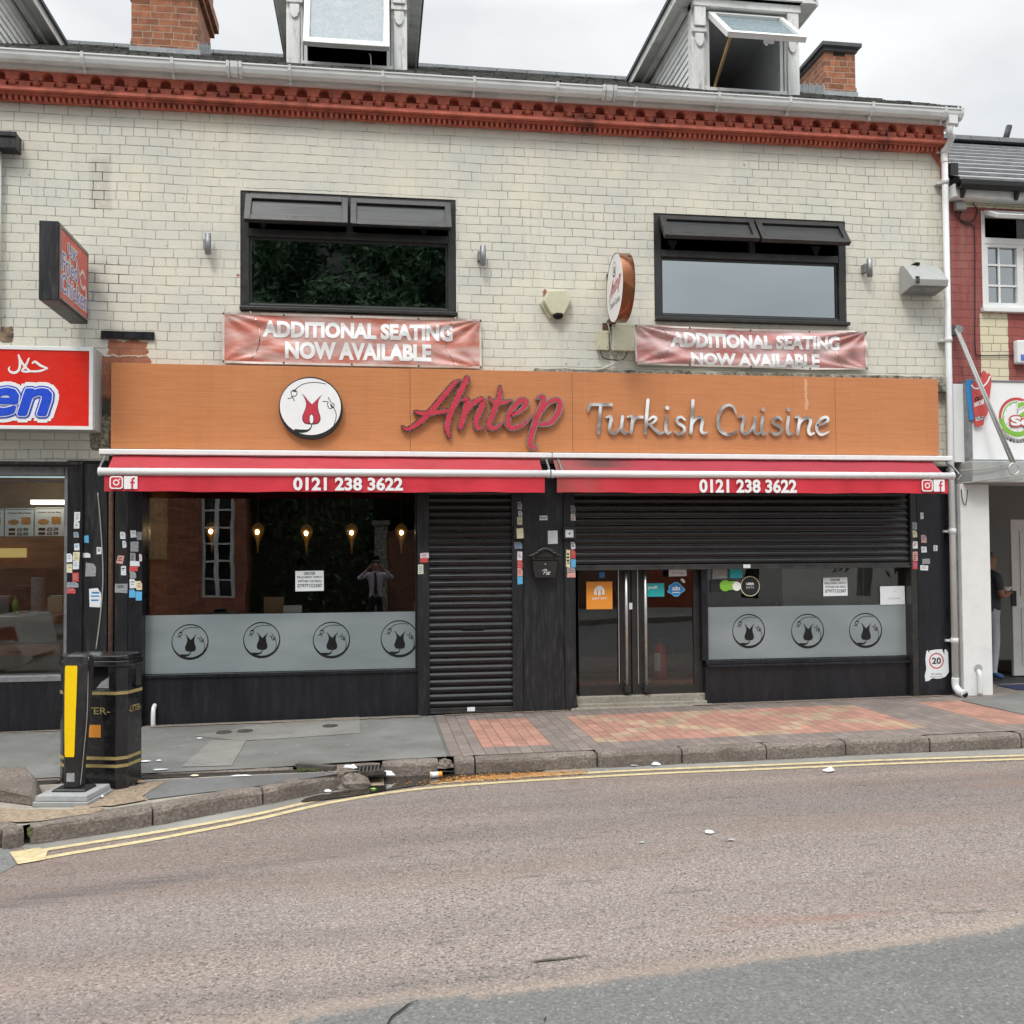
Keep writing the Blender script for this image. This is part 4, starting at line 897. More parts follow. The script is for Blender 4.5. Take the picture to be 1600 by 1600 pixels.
# upper windows
def upper_window(Wr, py_tr, split_px, angle, pane_m, y=.03):
    x0, x1, z0, z1 = Wr; fw = .085
    zt = py_tr
    w = MB()
    for a, b, c, d in ((x0, x0+fw, z0, z1), (x1-fw, x1, z0, z1), (x0+fw, x1-fw, z1-fw, z1), (x0+fw, x1-fw, z0, z0+fw), (x0+fw, x1-fw, zt-.04, zt+.04)):
        w.box(a+.002, b-.002 if b == x1 else b, y-.02, y+.08, c+.002 if c == z0 else c, d-.002 if d == z1 else d)
    sx = split_px; w.box(sx-.035, sx+.035, y-.018, y+.078, zt+.04, z1-fw)
    o = w.build('window', g['black_frame'], B, bevel=.006)
    s = MB(); s.box(x0+.0, x1+.012, y-.09, y-.021, z0+.004, z0+.04); s.build('sill', g['black_frame'], o, bevel=.005)
    p = MB(); p.box(x0+fw, x1-fw, y+.03, y+.034, z0+fw, zt-.04); p.build('pane', pane_m, o)
    ins = MB(); ins.box(x0+fw, x0+fw+.02, y+.012, y+.029, z0+fw, zt-.04); ins.box(x1-fw-.02, x1-fw, y+.012, y+.029, z0+fw, zt-.04); ins.box(x0+fw+.02, x1-fw-.02, y+.012, y+.029, z0+fw, z0+fw+.02); ins.box(x0+fw+.02, x1-fw-.02, y+.012, y+.029, zt-.06, zt-.04); ins.build('glazing_bead', g['black_frame'], o)
    for a, b in ((x0+fw-.03, sx-.012), (sx+.012, x1-fw+.03)):
        hz = z1-fw+.02; hh = hz-(zt+.025); R = Matrix.Translation((0, y-.025, hz))@Matrix.Rotation(-angle, 4, 'X')
        q = MB(); sw = .062
        for (u0, u1, v0, v1) in ((a, a+sw, -hh, 0), (b-sw, b, -hh, 0), (a+sw, b-sw, -sw, 0), (a+sw, b-sw, -hh, -hh+sw)):
            q.rbox(R@Matrix.Translation(((u0+u1)/2, -.025, (v0+v1)/2)), u1-u0, .055, v1-v0)
        sa = q.build('vent_sash', g['black_frame'], o, bevel=.005)
        q = MB(); q.rbox(R@Matrix.Translation(((a+b)/2, -.02, -hh/2)), b-a-2*sw, .006, hh-2*sw); q.build('vent_pane', M('vent_glass', (.035, .038, .04), .4, var=.3, scale=3, stretch=(.3, 1, 6)), o)
        hx = a+.17 if a < sx-.2 and a == x0+fw-.03 else b-.28
        q = MB(); q.box(hx-.05, hx+.05, y+.0, y+.03, zt+.12, zt+.15); q.xz([(hx-.04, zt+.12), (hx+.04, zt+.12), (hx+.012, zt+.05), (hx-.012, zt+.05)], y+.0, y+.03); q.build('window_latch', g['cable_black'], o)
upper_window(W1, at(545, 368)[1], at(546, 330)[0], rad(23), g['glass_tree'])
upper_window(W2, at(1170, 400)[1], at(1176, 360)[0], rad(36), g['glass_sky'])

# fascia zone
mb = MB(); a = rect(836, 571, 1478, 592, -.1); lz = at(1170, 592, -.09)[1]
mb.grid(60, 1, lambda u, v: (a[0]+(a[1]-.05-a[0])*u, -.10+.01*math.sin(u*37)*v, lz-.05+(.118+.012*math.sin(u*23))*v)); 
zl1 = lz+.07
mb = MB(); n_ = 46
pts = [(a[0], lz-.1)]+[(WR-.01, lz-.1)]+[(WR-.01-(WR-.01-a[0])*i/n_, zl1+random.uniform(-.012, .008)) for i in range(n_+1)]
mb.xz(pts, -.10, -.001); mb.build('concrete_ledge', g['lichen_concrete'], B)
a = rect(158, 517, 241, 530.5, -.02); mb = MB(); mb.box(a[0], a[1], -.03, -.001, a[2], a[3]); mb.build('steel_lintel', g['black_paint'], B)
mb = MB(); a = rect(-60, 207, 29, 237, -.08); mb.box(a[0], a[1], -.16, -.001, a[2], a[3]); mb.box(a[0]-.01, a[1]+.012, -.175, -.161, a[3]-.05, a[3]); mb.build('black_hopper', g['black_paint_worn'], B, bevel=.006)
hp = at(1, 300, -.06); mb = MB(); mb.tube([(hp[0]-.03, -.06, a[2]+.01), (hp[0]-.03, -.06, at(1, 500, -.06)[1])], .036, 12); mb.build('wall_pipe', g['pipe_white'], B)

# ------------------------------------------------------------------ shopfront of the restaurant
def px2(px, Y=-.02, py=950): return at(px, py, Y)[0]
ZF = at(820, 772, -.02)[1]+.30                       # head of the shopfront, behind the awnings
def pillar(name, pa, pb, Y, m, yb=.3, z1=None, zbase=None, bev=.004):
    mb = MB(); x0, x1 = px2(pa, Y), px2(pb, Y); mb.box(x0, x1, Y, yb, pv((x0+x1)/2)-.03, z1 or ZF); return mb.build(name, m, B, bevel=bev)
pillar('pier', 104, 128, -.05, g['black_paint']); pillar('pier', 128.3, 167, -.02, g['black_paint_worn']); pillar('pier', 179, 200, -.03, g['black_paint_worn']); pillar('pier', 200.3, 222, -.06, g['black_paint'])
mb = MB(); x0, x1 = px2(167.3, -.02), px2(178.7, -.02); mb.box(x0+.02, x1-.02, -.005, .1, pv(x0), ZF); mb.tube([((x0+x1)/2, -.02, pv(x0)), ((x0+x1)/2, -.02, 2.9)], .024, 10); mb.build('rusty_pipe', g['rust'], B)
pillar('shutter_guide', 653, 671, -.05, g['black_paint_worn']); pillar('shutter_guide', 800.5, 817, -.05, g['black_paint_worn'])
pillar('pier', 817.3, 882, -.03, g['black_paint_worn']); pillar('shutter_guide', 882.3, 899.5, -.05, g['black_paint_worn'])
pillar('shutter_guide', 1425, 1434.5, -.05, g['black_frame']); pillar('pier', 1434.8, 1483, -.03, g['black_paint'])
mb = MB(); mb.box(px2(104), WR+.02, -.03, .28, ZF+.002, 2.60); mb.build('fascia_beam', g['black_paint'], B)
# left window
yp = .09
x0, x1 = px2(222.2, yp), px2(652.5, yp); zs0 = at(440, 1049, yp)[1]; zh = ZF
mb = MB(); mb.box(x0-.05, x1+.05, .04, .28, pv(x0)-.05, zs0-.035); st = mb.build('stallriser', g['black_paint'], B, bevel=.004)
mb = MB(); mb.box(x0-.02, x1+.02, .02, .2, zs0-.034, zs0); mb.box(x0-.02, x0+.03, .05, .14, zs0, zh); mb.box(x1-.025, x1+.02, .05, .14, zs0, zh); mb.box(x0+.03, x1-.025, .05, .14, zh-.12, zh); fr = mb.build('shop_window', g['black_paint'], B, bevel=.003)
mb = MB(); mb.box(x0+.03, x1-.025, yp+.0, yp+.008, zs0, zh-.12); mb.build('pane', g['glass_shop'], fr)
zf1 = at(440, 958.5, yp)[1]
mb = MB(); mb.box(x0+.03, x1-.027, yp-.006, yp-.003, zs0+.004, zf1); film1 = mb.build('frosted_film', g['frosted_film'], fr)
WINL = (x0, x1, zs0, zf1)
mb = MB(); mb.box(px2(441), px2(470), yp-.03, yp+.02, zf1-.0, zf1+.002); 
# right window
x0, x1 = px2(1101, yp), px2(1426, yp); zs1_ = at(1260, 1028, yp)[1]
mb = MB(); mb.box(x0-.02, x1+.03, .03, .28, pv(x1)-.1, zs1_-.07); mb.build('stallriser', g['black_paint'], B, bevel=.004)
mb = MB(); mb.box(x0-.01, x1+.02, -.01, .2, zs1_-.069, zs1_-.045); mb.box(x0-.01, x1+.02, .03, .2, zs1_-.044, zs1_); mb.box(x0-.05, x0+.02, .04, .14, zs1_, zh); mb.box(x1-.02, x1+.02, .05, .14, zs1_, zh); mb.box(x0+.02, x1-.02, .05, .14, zh-.12, zh); fr2 = mb.build('shop_window', g['black_paint'], B, bevel=.003)
mb = MB(); mb.box(x0+.02, x1-.02, yp, yp+.008, zs1_, zh-.12); mb.build('pane', g['glass_shop'], fr2)
zf2 = at(1260, 946.5, yp)[1]
mb = MB(); mb.box(x0+.022, x1-.03, yp-.006, yp-.003, zs1_+.006, zf2); mb.build('frosted_film', g['frosted_film'], fr2)
# logo drawing, in a unit circle
def lu(x, y): return ((x-810)/655, -(y-770)/655)
TUL = [(630, 470), (668, 540), (700, 610), (715, 700), (705, 770), (675, 850), (645, 920), (632, 980), (645, 1050), (685, 1100), (760, 1117), (825, 1118), (900, 1117), (965, 1098), (1003, 1045), (1012, 980), (1000, 920), (975, 845), (958, 770), (955, 700), (975, 600), (1005, 545), (1047, 487), (985, 540), (910, 620), (835, 697), (760, 620), (690, 530)]
def circ(cx, cz, rx, rz, n=40): return [(cx+rx*math.cos(2*math.pi*i/n), cz+rz*math.sin(2*math.pi*i/n)) for i in range(n)]
def logo_lines(mb, P, Y, mi, s, tul=True, tm=None):
    """P maps unit logo coordinates to the surface; Y front depth"""
    f = lambda u, v, d: P(u, v, d)
    def rb(pts, w): mb.ribbon([lu(*p) for p in pts], [q*s for q in w] if isinstance(w, list) else w*s, f, Y, None, mi, k=4)
    rb([(832, 1118), (815, 1180), (760, 1240), (640, 1262), (500, 1250)], [.03, .035, .06, .11, .10])
    rb([(500, 385), (620, 290), (780, 243), (950, 236), (1120, 262)], .022)
    rb([(1280, 755), (1332, 880), (1322, 1010), (1285, 1120)], .022)
    for b in ([(490, 395), (415, 430), (415, 520), (440, 555), (345, 585)], [(490, 395), (530, 450), (500, 530), (430, 530), (478, 625)], [(1270, 755), (1292, 690), (1220, 640), (1172, 545)], [(1270, 755), (1190, 775), (1155, 690), (1165, 640), (1065, 630)]): rb(b, .024)
    rb([(455, 420), (490, 430)], .05); rb([(1250, 745), (1225, 700)], .05)
    if tul:
        mb.prism([lu(*p) for p in TUL], f, Y, Y+.0006, mi if tm is None else tm)
def ring(mb, P, Y, mi, n=56):
    o = [(math.cos(2*math.pi*i/n), math.sin(2*math.pi*i/n)) for i in range(n)]; inn = [(-.008+.955*math.cos(2*math.pi*i/n), .04+.905*math.sin(2*math.pi*i/n)) for i in range(n)]
    vs = [P(u, v, Y) for u, v in o]+[P(u, v, Y) for u, v in inn]; mb.add(vs, [(i, (i+1) % n, n+(i+1) % n, n+i) for i in range(n)], mi)
for par, cs in ((fr, ((297, 1003), (409, 1000), (518, 1000), (624, 998))), (fr2, ((1170, 986), (1262, 986), (1352.5, 985)))):
    for cx_, cy2 in cs:
        x, z = at(cx_, cy2, yp-.008); r = (at(cx_+29, cy2, yp)[0]-x) if par is fr else (at(cx_+25, cy2, yp)[0]-x)
        mb = MB(); P = lambda u, v, d, x=x, z=z, r=r: (x+u*r, d, z+v*r)
        ring(mb, P, yp-.0085, 0); logo_lines(mb, P, yp-.0095, 0, 1.1); mb.build('window_logo', g['dark_cutout'], par)
# entrance: two aluminium doors
yd = .12
def door(pa, pb, pg0, pg1, hpx, lab):
    x0, x1 = px2(pa, yd), px2(pb, yd); ga, gb = px2(pg0, yd), px2(pg1, yd); z0 = at((pa+pb)/2, 1087, yd)[1]; z1 = at(950, 860, yd)[1]; zr = at((pa+pb)/2, 1070, yd)[1]
    mb = MB(); mb.box(x0, ga, yd, yd+.05, z0, z1); mb.box(gb, x1, yd, yd+.05, z0, z1); mb.box(ga, gb, yd, yd+.05, z0, zr); mb.box(ga, gb, yd, yd+.05, z1-.08, z1)
    d = mb.build('door', g['black_frame'], B, bevel=.004)
    m2 = MB(); m2.box(ga, gb, yd+.02, yd+.026, zr, z1-.08); m2.build('door_pane', g['glass_shop'], d)
    hx = px2(hpx, yd-.06); m2 = MB(); za = at(hpx, 1075, yd-.06)[1]; m2.tube([(hx, yd-.065, za), (hx, yd-.065, z1-.02)], .017, 12)
    m2.box(hx-.012, hx+.012, yd-.065, yd, za+.05, za+.075); m2.box(hx-.012, hx+.012, yd-.065, yd, z1-.12, z1-.1); m2.build('handle', g['steel'], d)
    m2 = MB(); m2.box(hx-.075, hx-.066, yd-.012, yd-.001, zr+.02, z1-.1); m2.build('edge_trim', g['steel'], d)
    m2 = MB(); m2.box(hx-.03, hx+.035, yd-.09, yd-.001, za-.045, za+.01); m2.build('handle_foot', g['cable_black'], d, bevel=.004)
    return d
door(903.5, 985.5, 904.5, 969, 978.5, ''); d2 = door(987, 1098, 1010.5, 1083.5, 1008.5, '')
mb = MB(); a = rect(983, 942, 988, 952, yd-.01); mb.box(a[0], a[1], yd-.012, yd-.001, a[2], a[3]); mb.build('lock_plate', g['white_plastic'], d2)
mb = MB(); a, b = px2(899.8, .05), px2(1102, .05); zt_ = at(950, 1088, .05)[1]
mb.box(a, b, .06, .28, pv(a)-.1, zt_-.0); mb.build('doorstep', g['worn_concrete'], B, bevel=.01)
mb = MB(); mb.box(a, b, .02, .059, pv(a)-.05, pv(a)+.05); mb.box(a-.08, b+.05, -.06, .019, pv(a)-.05, pv(a)+.018); mb.build('threshold_slab', g['worn_concrete'], B, bevel=.01)
# roller shutters
def shutter(pa, pb, z0, z1, Y, bar_h):
    x0, x1 = px2(pa, Y), px2(pb, Y); pit = .0735; prof = []
    z = z0+bar_h; n = int((z1-z)/pit)
    for k in range(n):
        for t in range(7):
            a = t/7; prof.append((Y-.016*math.sin(math.pi*min(1, a*1.15))**.8+.003, z+(k+a)*pit))
    vs = [(x, y, zz) for y, zz in prof for x in (x0, x1)]
    mb = MB(); mb.add(vs, [(2*i, 2*i+1, 2*i+3, 2*i+2) for i in range(len(prof)-1)], 0, False)
    o = mb.build('roller_shutter', g['shutter_black'], B)
    m2 = MB(); m2.box(x0, x1, Y-.022, Y+.012, z0, z0+bar_h); m2.box(x0, x1, Y-.034, Y-.0225, z0, z0+.014); m2.build('bottom_bar', g['bar_metal'], o, bevel=.003); return o
zsb = pv(px2(735))+.012
s1 = shutter(670.5, 801, zsb, ZF, -.005, .055); s2 = shutter(899, 1426, at(1160, 889, -.01)[1], ZF, -.01, .055)
mb = MB(); a = rect(730, 1105, 742, 1111, -.03); mb.box(a[0], a[1], -.034, -.028, a[2], a[3]); mb.build('shutter_label', g['paper'], s1)
mb = MB(); a = rect(1161, 882, 1172, 887.5, -.04); mb.box(a[0], a[1], -.05, -.0445, a[2], a[3]); mb.build('shutter_label', g['paper'], s2)
mb = MB(); a = rect(722, 977, 757, 982, -.02); mb.box(a[0], a[1], -.024, -.012, a[2], a[3]); mb.build('letter_slot', g['hole_black'], s1)
# small shutter switches
def switch_box(px0, py0, px1, py1, lab):
    a = rect(px0, py0, px1, py1, -.09); mb = MB(); mb.box(a[0], a[1], -.11, -.051, a[2], a[3]); o = mb.build('shutter_switch', g['black_frame'], None, bevel=.004, label=lab, cat='switch box', group='shutter switch boxes'); return o
s_a = switch_box(802.5, 822.5, 820.5, 842, 'black shutter switch box with a cream sticker, beside the closed narrow shutter')
s_b = switch_box(880.5, 823.5, 900, 842.5, 'black shutter switch box with a white key plate, beside the half raised wide shutter')
mb = MB(); a = rect(807, 825, 818, 841.5, -.11); mb.xz([(a[0]+.005, a[2]), (a[1], a[2]+.004), (a[1]-.004, a[3]), (a[0], a[3]-.006)], -.113, -.1105); mb.build('label_plate', g['cream_print'], s_a)
mb = MB(); a = rect(883.5, 828, 896, 839.5, -.11); mb.box(a[0], a[1], -.114, -.1105, a[2], a[3]); mb.build('key_plate', g['paper'], s_b)
mb = MB(); cxx = (a[0]+a[1])/2; mb.box(cxx-.006, cxx+.006, -.116, -.1142, a[2]+.03, a[3]-.03); mb.build('keyhole', g['hole_black'], s_b)

# ================================================================== restaurant sign
YB = -.12
fa = rect(173.5, 567.5, 1468, 710, YB)
zt_l, zb_l = at(820, 581.5, YB)[1]+.012, at(820, 706.2, YB)[1]
S = thing('shop_sign', 'long orange wood effect fascia sign with tulip badge and metal lettering', 'shop sign', ((fa[0]+fa[1])/2, YB, zb_l))
seams = [fa[0]]+[at(p, 650, YB)[0] for p in (641, 894.5, 1305.5)]+[fa[1]]
for a, b in zip(seams[:-1], seams[1:]):
    mb = MB(); mb.box(a+.0015, b-.0015, YB, -.03, zb_l+random.uniform(-.002, .002), zt_l+random.uniform(-.003, .003)); mb.build('panel', g['wood_panel'], S, bevel=.002)
mb = MB(); mb.box(fa[0]+.02, fa[1]-.02, YB+.02, -.031, zb_l-.03, zb_l-.004); mb.build('backing_rail', g['black_paint_worn'], S)
# round tulip badge
cx_, cz_ = at(485.75, 637.75, YB-.05); R_ = at(485.75+49.6, 637.75, YB-.05)[0]-cx_
P = lambda u, v, d: (cx_+u*R_, d, cz_+v*R_)
mb = MB(); mb.lathe([(R_-.004, -.068), (R_, -.06), (R_, .0)], (cx_, YB, cz_), 56, axis='Y'); bd = mb.build('badge', g['print_black'], S)
mb = MB(); mb.prism(circ(-.008, .042, .955, .91, 56), P, YB-.0692, YB-.069); mb.build('badge_face', g['print_white'], bd)
mb = MB(); logo_lines(mb, P, YB-.0702, 0, 1.0, tul=False); mb.prism([lu(*p) for p in TUL], P, YB-.0705, YB-.070); mb.build('badge_drawing', g['print_black'], bd)
tc_ = (sum(p[0] for p in TUL)/len(TUL), sum(p[1] for p in TUL)/len(TUL))
mb = MB(); ins = [(p[0]+(818-p[0])*.085+0, p[1]+(860-p[1])*.075) for p in TUL]; mb.prism([lu(*p) for p in ins], P, YB-.0718, YB-.071)
tu = mb.build('tulip', g['letter_red'], bd)
mb = MB(); mb.prism(circ(*lu(825, 1005), .085, .175, 20), P, YB-.0726, YB-.072, 0); mb.prism(circ(*lu(825, 1005), .06, .145, 20), P, YB-.0734, YB-.073, 1); mb.build('tulip_heart', [g['print_black'], g['print_white']], tu)
# letters, each stroke traced as a brush line on the board
def strokes_letter(name, strokes, conv, wd, face):
    t = MB(); f = MB(); k = 0
    for st in strokes:
        pts, w = st[0], st[1]; P2 = [at(*conv(*p), YB) for p in pts]
        k0 = 1.1 if face else 1.0; W = [q*wd*k0 for q in w] if isinstance(w, list) else [w*wd]*len(P2)
        dd = .0012*k; k += 1
        if face:
            t.ribbon(P2, [q+.017 for q in W], FX(0), YB-.05-dd, YB-.012); f.ribbon(P2, [max(.006, q-.008) for q in W], FX(0), YB-.056-dd, YB-.052-dd)
        else: t.ribbon(P2, W, FX(0), YB-.035-dd, YB-.012)
    o = t.build(name, g['trim_chrome'] if face else g['chrome'], S)
    if face: f.build('letter_face', g['letter_red'], o)
ca_ = lambda x, y: (620+x/5.714, 580+y/5.714); wa = 1/5.714/152
AN = [[([(48, 500), (92, 525), (180, 478), (270, 400), (420, 225), (500, 125), (556, 88)], [14, 30, 44, 50, 48, 38, 12]), ([(622, 72), (565, 190), (490, 350), (450, 470), (452, 545), (468, 592)], [44, 54, 52, 50, 42, 20]), ([(163, 368), (235, 385), (340, 378), (450, 358)], [22, 40, 38, 34])],
      [([(572, 268), (622, 262), (618, 320), (565, 500)], [14, 46, 50, 50]), ([(598, 410), (672, 300), (755, 262), (752, 330), (705, 440), (715, 510), (765, 512)], [20, 40, 48, 50, 50, 44, 14])],
      [([(915, 145), (912, 230), (860, 370), (820, 470), (838, 512), (885, 505), (935, 468)], [20, 46, 50, 50, 46, 34, 12]), ([(822, 240), (872, 292), (940, 288), (1022, 262)], [14, 34, 34, 10])],
      [([(1015, 402), (1085, 370), (1148, 300), (1120, 265), (1060, 300), (1000, 390), (985, 480), (1030, 512), (1105, 490), (1185, 425)], [22, 32, 44, 46, 44, 46, 48, 44, 34, 12])],
      [([(1248, 248), (1292, 230), (1300, 280), (1245, 420), (1196, 570), (1185, 660), (1210, 690), (1242, 674)], [18, 34, 46, 48, 46, 42, 30, 14]), ([(1285, 370), (1345, 290), (1415, 262), (1450, 300), (1425, 390), (1360, 465), (1275, 482)], [20, 34, 44, 48, 46, 42, 34]), ([(1178, 432), (1215, 402), (1240, 420)], [10, 22, 20])]]
for L in AN: strokes_letter('letter', L, ca_, wa, True)
cb_ = lambda x, y: (900+x/3.81, 580+y/3.81); wb = 1/3.81/142
TCs = [[([(68, 240), (75, 212), (98, 201), (205, 203)], [12, 17, 18, 17]), ([(142, 205), (134, 300), (129, 370)], 18)],
       [([(175, 278), (197, 272), (205, 290), (195, 345), (210, 372), (242, 362), (265, 325), (272, 272)], [9, 16, 19, 20, 20, 17, 15, 16]), ([(272, 275), (266, 345), (283, 372), (305, 362)], [17, 19, 17, 9])],
       [([(300, 275), (322, 270), (332, 290), (322, 370)], [9, 16, 19, 19]), ([(326, 325), (348, 284), (388, 276)], [10, 17, 18])],
       [([(423, 175), (415, 270), (408, 370)], 19), ([(412, 325), (450, 312), (472, 285), (452, 275), (428, 292)], [10, 14, 16, 15, 10]), ([(430, 318), (458, 345), (490, 372), (517, 366)], [12, 18, 19, 10])],
       [([(535, 275), (529, 340), (538, 372), (560, 363)], [17, 19, 18, 9]), ([(536, 221), (538, 223)], 22)],
       [([(642, 292), (620, 275), (595, 286), (602, 312), (636, 335), (635, 365), (605, 378), (580, 362)], [12, 15, 17, 18, 18, 18, 16, 10])],
       [([(690, 178), (685, 270), (678, 370)], 19), ([(682, 325), (705, 288), (737, 276), (747, 297), (739, 350), (752, 372), (776, 366)], [10, 15, 18, 19, 19, 17, 9])],
       [([(946, 256), (930, 217), (895, 206), (857, 235), (838, 300), (852, 355), (892, 379), (930, 372), (952, 357)], [10, 14, 16, 18, 19, 18, 17, 14, 9])],
       [([(960, 278), (985, 271), (992, 292), (980, 345), (995, 374), (1027, 362), (1052, 322), (1060, 276)], [9, 16, 19, 20, 19, 16, 15, 16]), ([(1060, 277), (1052, 345), (1068, 376), (1090, 368)], [17, 19, 17, 9])],
       [([(1105, 276), (1097, 340), (1106, 376), (1126, 370)], [17, 19, 18, 9]), ([(1105, 229), (1107, 231)], 22)],
       [([(1216, 292), (1195, 277), (1167, 290), (1172, 317), (1210, 337), (1210, 366), (1180, 380), (1150, 363)], [12, 15, 17, 18, 18, 18, 16, 10])],
       [([(1258, 276), (1250, 340), (1258, 376), (1285, 370)], [17, 19, 18, 9]), ([(1258, 231), (1260, 233)], 22)],
       [([(1298, 278), (1318, 273), (1322, 300), (1310, 376)], [9, 16, 19, 19]), ([(1315, 332), (1340, 292), (1375, 279), (1388, 302), (1376, 350), (1386, 378), (1410, 370)], [10, 15, 18, 19, 19, 17, 9])],
       [([(1430, 325), (1470, 313), (1493, 292), (1480, 276), (1450, 287), (1427, 322), (1427, 355), (1452, 380), (1496, 363)], [12, 14, 16, 17, 17, 18, 18, 17, 9])]]
for L in TCs: strokes_letter('letter', L, cb_, wb, False)

# ================================================================== awnings
def awning(pc0, pc1, pb0, pb1, pv0, pv1, cloth, label, tx, icons):
    Yc, Yf = -.22, -.44
    zc1_, zc0_ = at(820, 706.8, Yc)[1], at(820, 714.8, Yc)[1]; zb1, zb0 = at(820, 734.5, Yf)[1], at(820, 746, Yf)[1]; zv = at(820, 769.5, Yf)[1]
    c0, c1 = at(pc0, 710, Yc)[0], at(pc1, 710, Yc)[0]; b0, b1 = at(pb0, 740, Yf)[0], at(pb1, 740, Yf)[0]; v0, v1 = at(pv0, 760, Yf)[0], at(pv1, 760, Yf)[0]
    A = thing('awning', label, 'awning', ((c0+c1)/2, Yc, zv), 'retracted awnings over the restaurant front')
    mb = MB(); mb.box(c0, c1, Yc, -.06, zc0_, zc1_); mb.build('cassette', g['white_metal'], A, bevel=.008)
    mb = MB(); nw = 40
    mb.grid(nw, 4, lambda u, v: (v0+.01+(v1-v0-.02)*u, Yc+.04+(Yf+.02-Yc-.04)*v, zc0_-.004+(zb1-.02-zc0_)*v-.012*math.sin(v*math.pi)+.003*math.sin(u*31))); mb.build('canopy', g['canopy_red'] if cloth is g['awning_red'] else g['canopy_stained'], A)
    mb = MB(); mb.yz([(Yf+.05*math.cos(rad(q))*.9+.0, (zb0+zb1)/2+(zb1-zb0)/2*math.sin(rad(q))) for q in range(0, 360, 20)], b0, b1, sm=True); fb = mb.build('front_bar', g['white_metal'], A)
    e = (zb1-zb0)/2
    for x in (b0, b1): mb = MB(); mb.lathe([(e*1.12, -.012), (e*1.12, .012)], (x, Yf, (zb0+zb1)/2), 16, axis='X'); mb.build('end_cap', g['white_plastic'], fb)
    zt = zb0+.008
    wv = lambda u: .008*math.sin(u*23+pc0)+.006*math.sin(u*61+2*math.sin(u*9))+.004*math.sin(u*140)
    mb = MB(); mb.grid(80, 4, lambda u, v: (v0+(v1-v0)*u, Yf-.01+wv(u)*v, zv+(zt-zv)*(1-v)+(.003*math.sin(u*17)+.002*math.sin(u*53))*v)); va = mb.build('valance', cloth, A)
    mb = MB(); a = at(tx[0], 760, Yf)[0], at(tx[1], 760, Yf)[0]; za, zb_ = at((tx[0]+tx[1])/2, tx[2], Yf)[1], at((tx[0]+tx[1])/2, tx[3], Yf)[1]
    txt(mb, '0121 238 3622', a[0], a[1], zb_, za, Yf-.032, 0, bold=.035); mb.build('lettering', g['print_white'], va)
    mb = MB(); x0, z1 = at(icons[0], icons[2], Yf); x1, z0 = at(icons[1], icons[3], Yf); w = (x1-x0)/2-.004
    Yi = Yf-.032
    def rr_(cx, cz, h, r): return [(cx+sx*(h-r)+r*math.cos(rad(q)), cz+sz*(h-r)+r*math.sin(rad(q))) for sx, sz, qs in ((1, 1, (0, 30, 60, 90)), (-1, 1, (90, 120, 150, 180)), (-1, -1, (180, 210, 240, 270)), (1, -1, (270, 300, 330, 360))) for q in qs]
    h = w/2; cxl = x0+h; cxr = x1-h; cz = (z0+z1)/2
    mb.prism(rr_(cxl, cz, h, h*.42), FX(0), Yi, Yi+.0004, 0); mb.prism(rr_(cxl, cz, h*.80, h*.3), FX(0), Yi-.0008, Yi-.0004, 1)
    mb.prism(circ(cxl, cz, h*.48, h*.48, 20), FX(0), Yi-.0016, Yi-.0012, 0); mb.prism(circ(cxl, cz, h*.29, h*.29, 20), FX(0), Yi-.0024, Yi-.002, 1); mb.prism(circ(cxl+h*.5, cz+h*.5, h*.11, h*.11, 10), FX(0), Yi-.0024, Yi-.002, 0)
    mb.prism(rr_(cxr, cz, h, h*.1), FX(0), Yi, Yi+.0004, 0)
    mb.ribbon([(cxr+h*.62, cz+h*.62), (cxr+h*.36, cz+h*.6), (cxr+h*.24, cz+h*.3), (cxr+h*.24, cz-h*1.0)], h*.3, FX(0), Yi-.001, None, 1, cap=False); mb.box(cxr-h*.08, cxr+h*.6, Yi-.0019, Yi-.0015, cz-.12*h, cz+.14*h, 1)
    mb.build('social_icon', [g['print_white'], g['awning_red']], va)
    for x in (c0+.06, c1-.06): mb = MB(); mb.tube([(x, Yc+.03, zc0_-.01), (x, (Yc+Yf)/2, (zc0_+zb1)/2-.02), (x, Yf+.02, zb1-.02)], .012, 6); mb.build('folding_arm', g['dull_steel'], A)
    return A
awning(154, 862.5, 156, 857, 163.5, 851, g['awning_red'], 'clean red awning with white roller bar, over the dark window and narrow shutter', (458.5, 629.5, 746, 767), (172.5, 216, 745, 763.5))
awning(863.5, 1489, 863, 1488, 870, 1480.5, g['awning_stained'], 'red awning with sooty brown stain, over the half raised wide shutter', (1091, 1243, 749, 770.5), (1437.5, 1473.5, 750.5, 767.5))

# ================================================================== chicken shop next door (same terrace)
YK = -.26
k = rect(-420, 540, 140, 672, YK); x1s = at(140.5, 600, YK)[0]; zk1, zk0 = at(100, 542, YK)[1], at(100, 671.5, YK)[1]
x0s = x1s-4.6
KS = thing('takeaway_sign', 'red illuminated box sign with blue lettering and white halal script', 'shop sign', ((x0s+x1s)/2, YK, zk0))
mb = MB(); mb.box(x0s, x1s+.045, YK, -.005, zk0, zk1); cs = mb.build('casing', g['grey_plastic'], KS, bevel=.006)
mb = MB(); bw_ = .035
for a in ((x0s, x1s+.03, zk0, zk0+bw_), (x0s, x1s+.03, zk1-bw_, zk1), (x1s+.03-bw_, x1s+.03, zk0+bw_, zk1-bw_)): mb.box(a[0], a[1], YK-.014, YK-.001, a[2], a[3])
mb.build('rim', g['white_metal'], KS, bevel=.003)
mb = MB(); mb.box(x0s+.03, x1s+.03-bw_, YK-.006, YK-.002, zk0+bw_, zk1-bw_); fc = mb.build('face', g['sign_red'], KS)
mb = MB()
xr = at(79, 640, YK)[0]; xl = xr-1.98; z0, z1 = at(60, 648.5, YK)[1], at(60, 590, YK)[1]
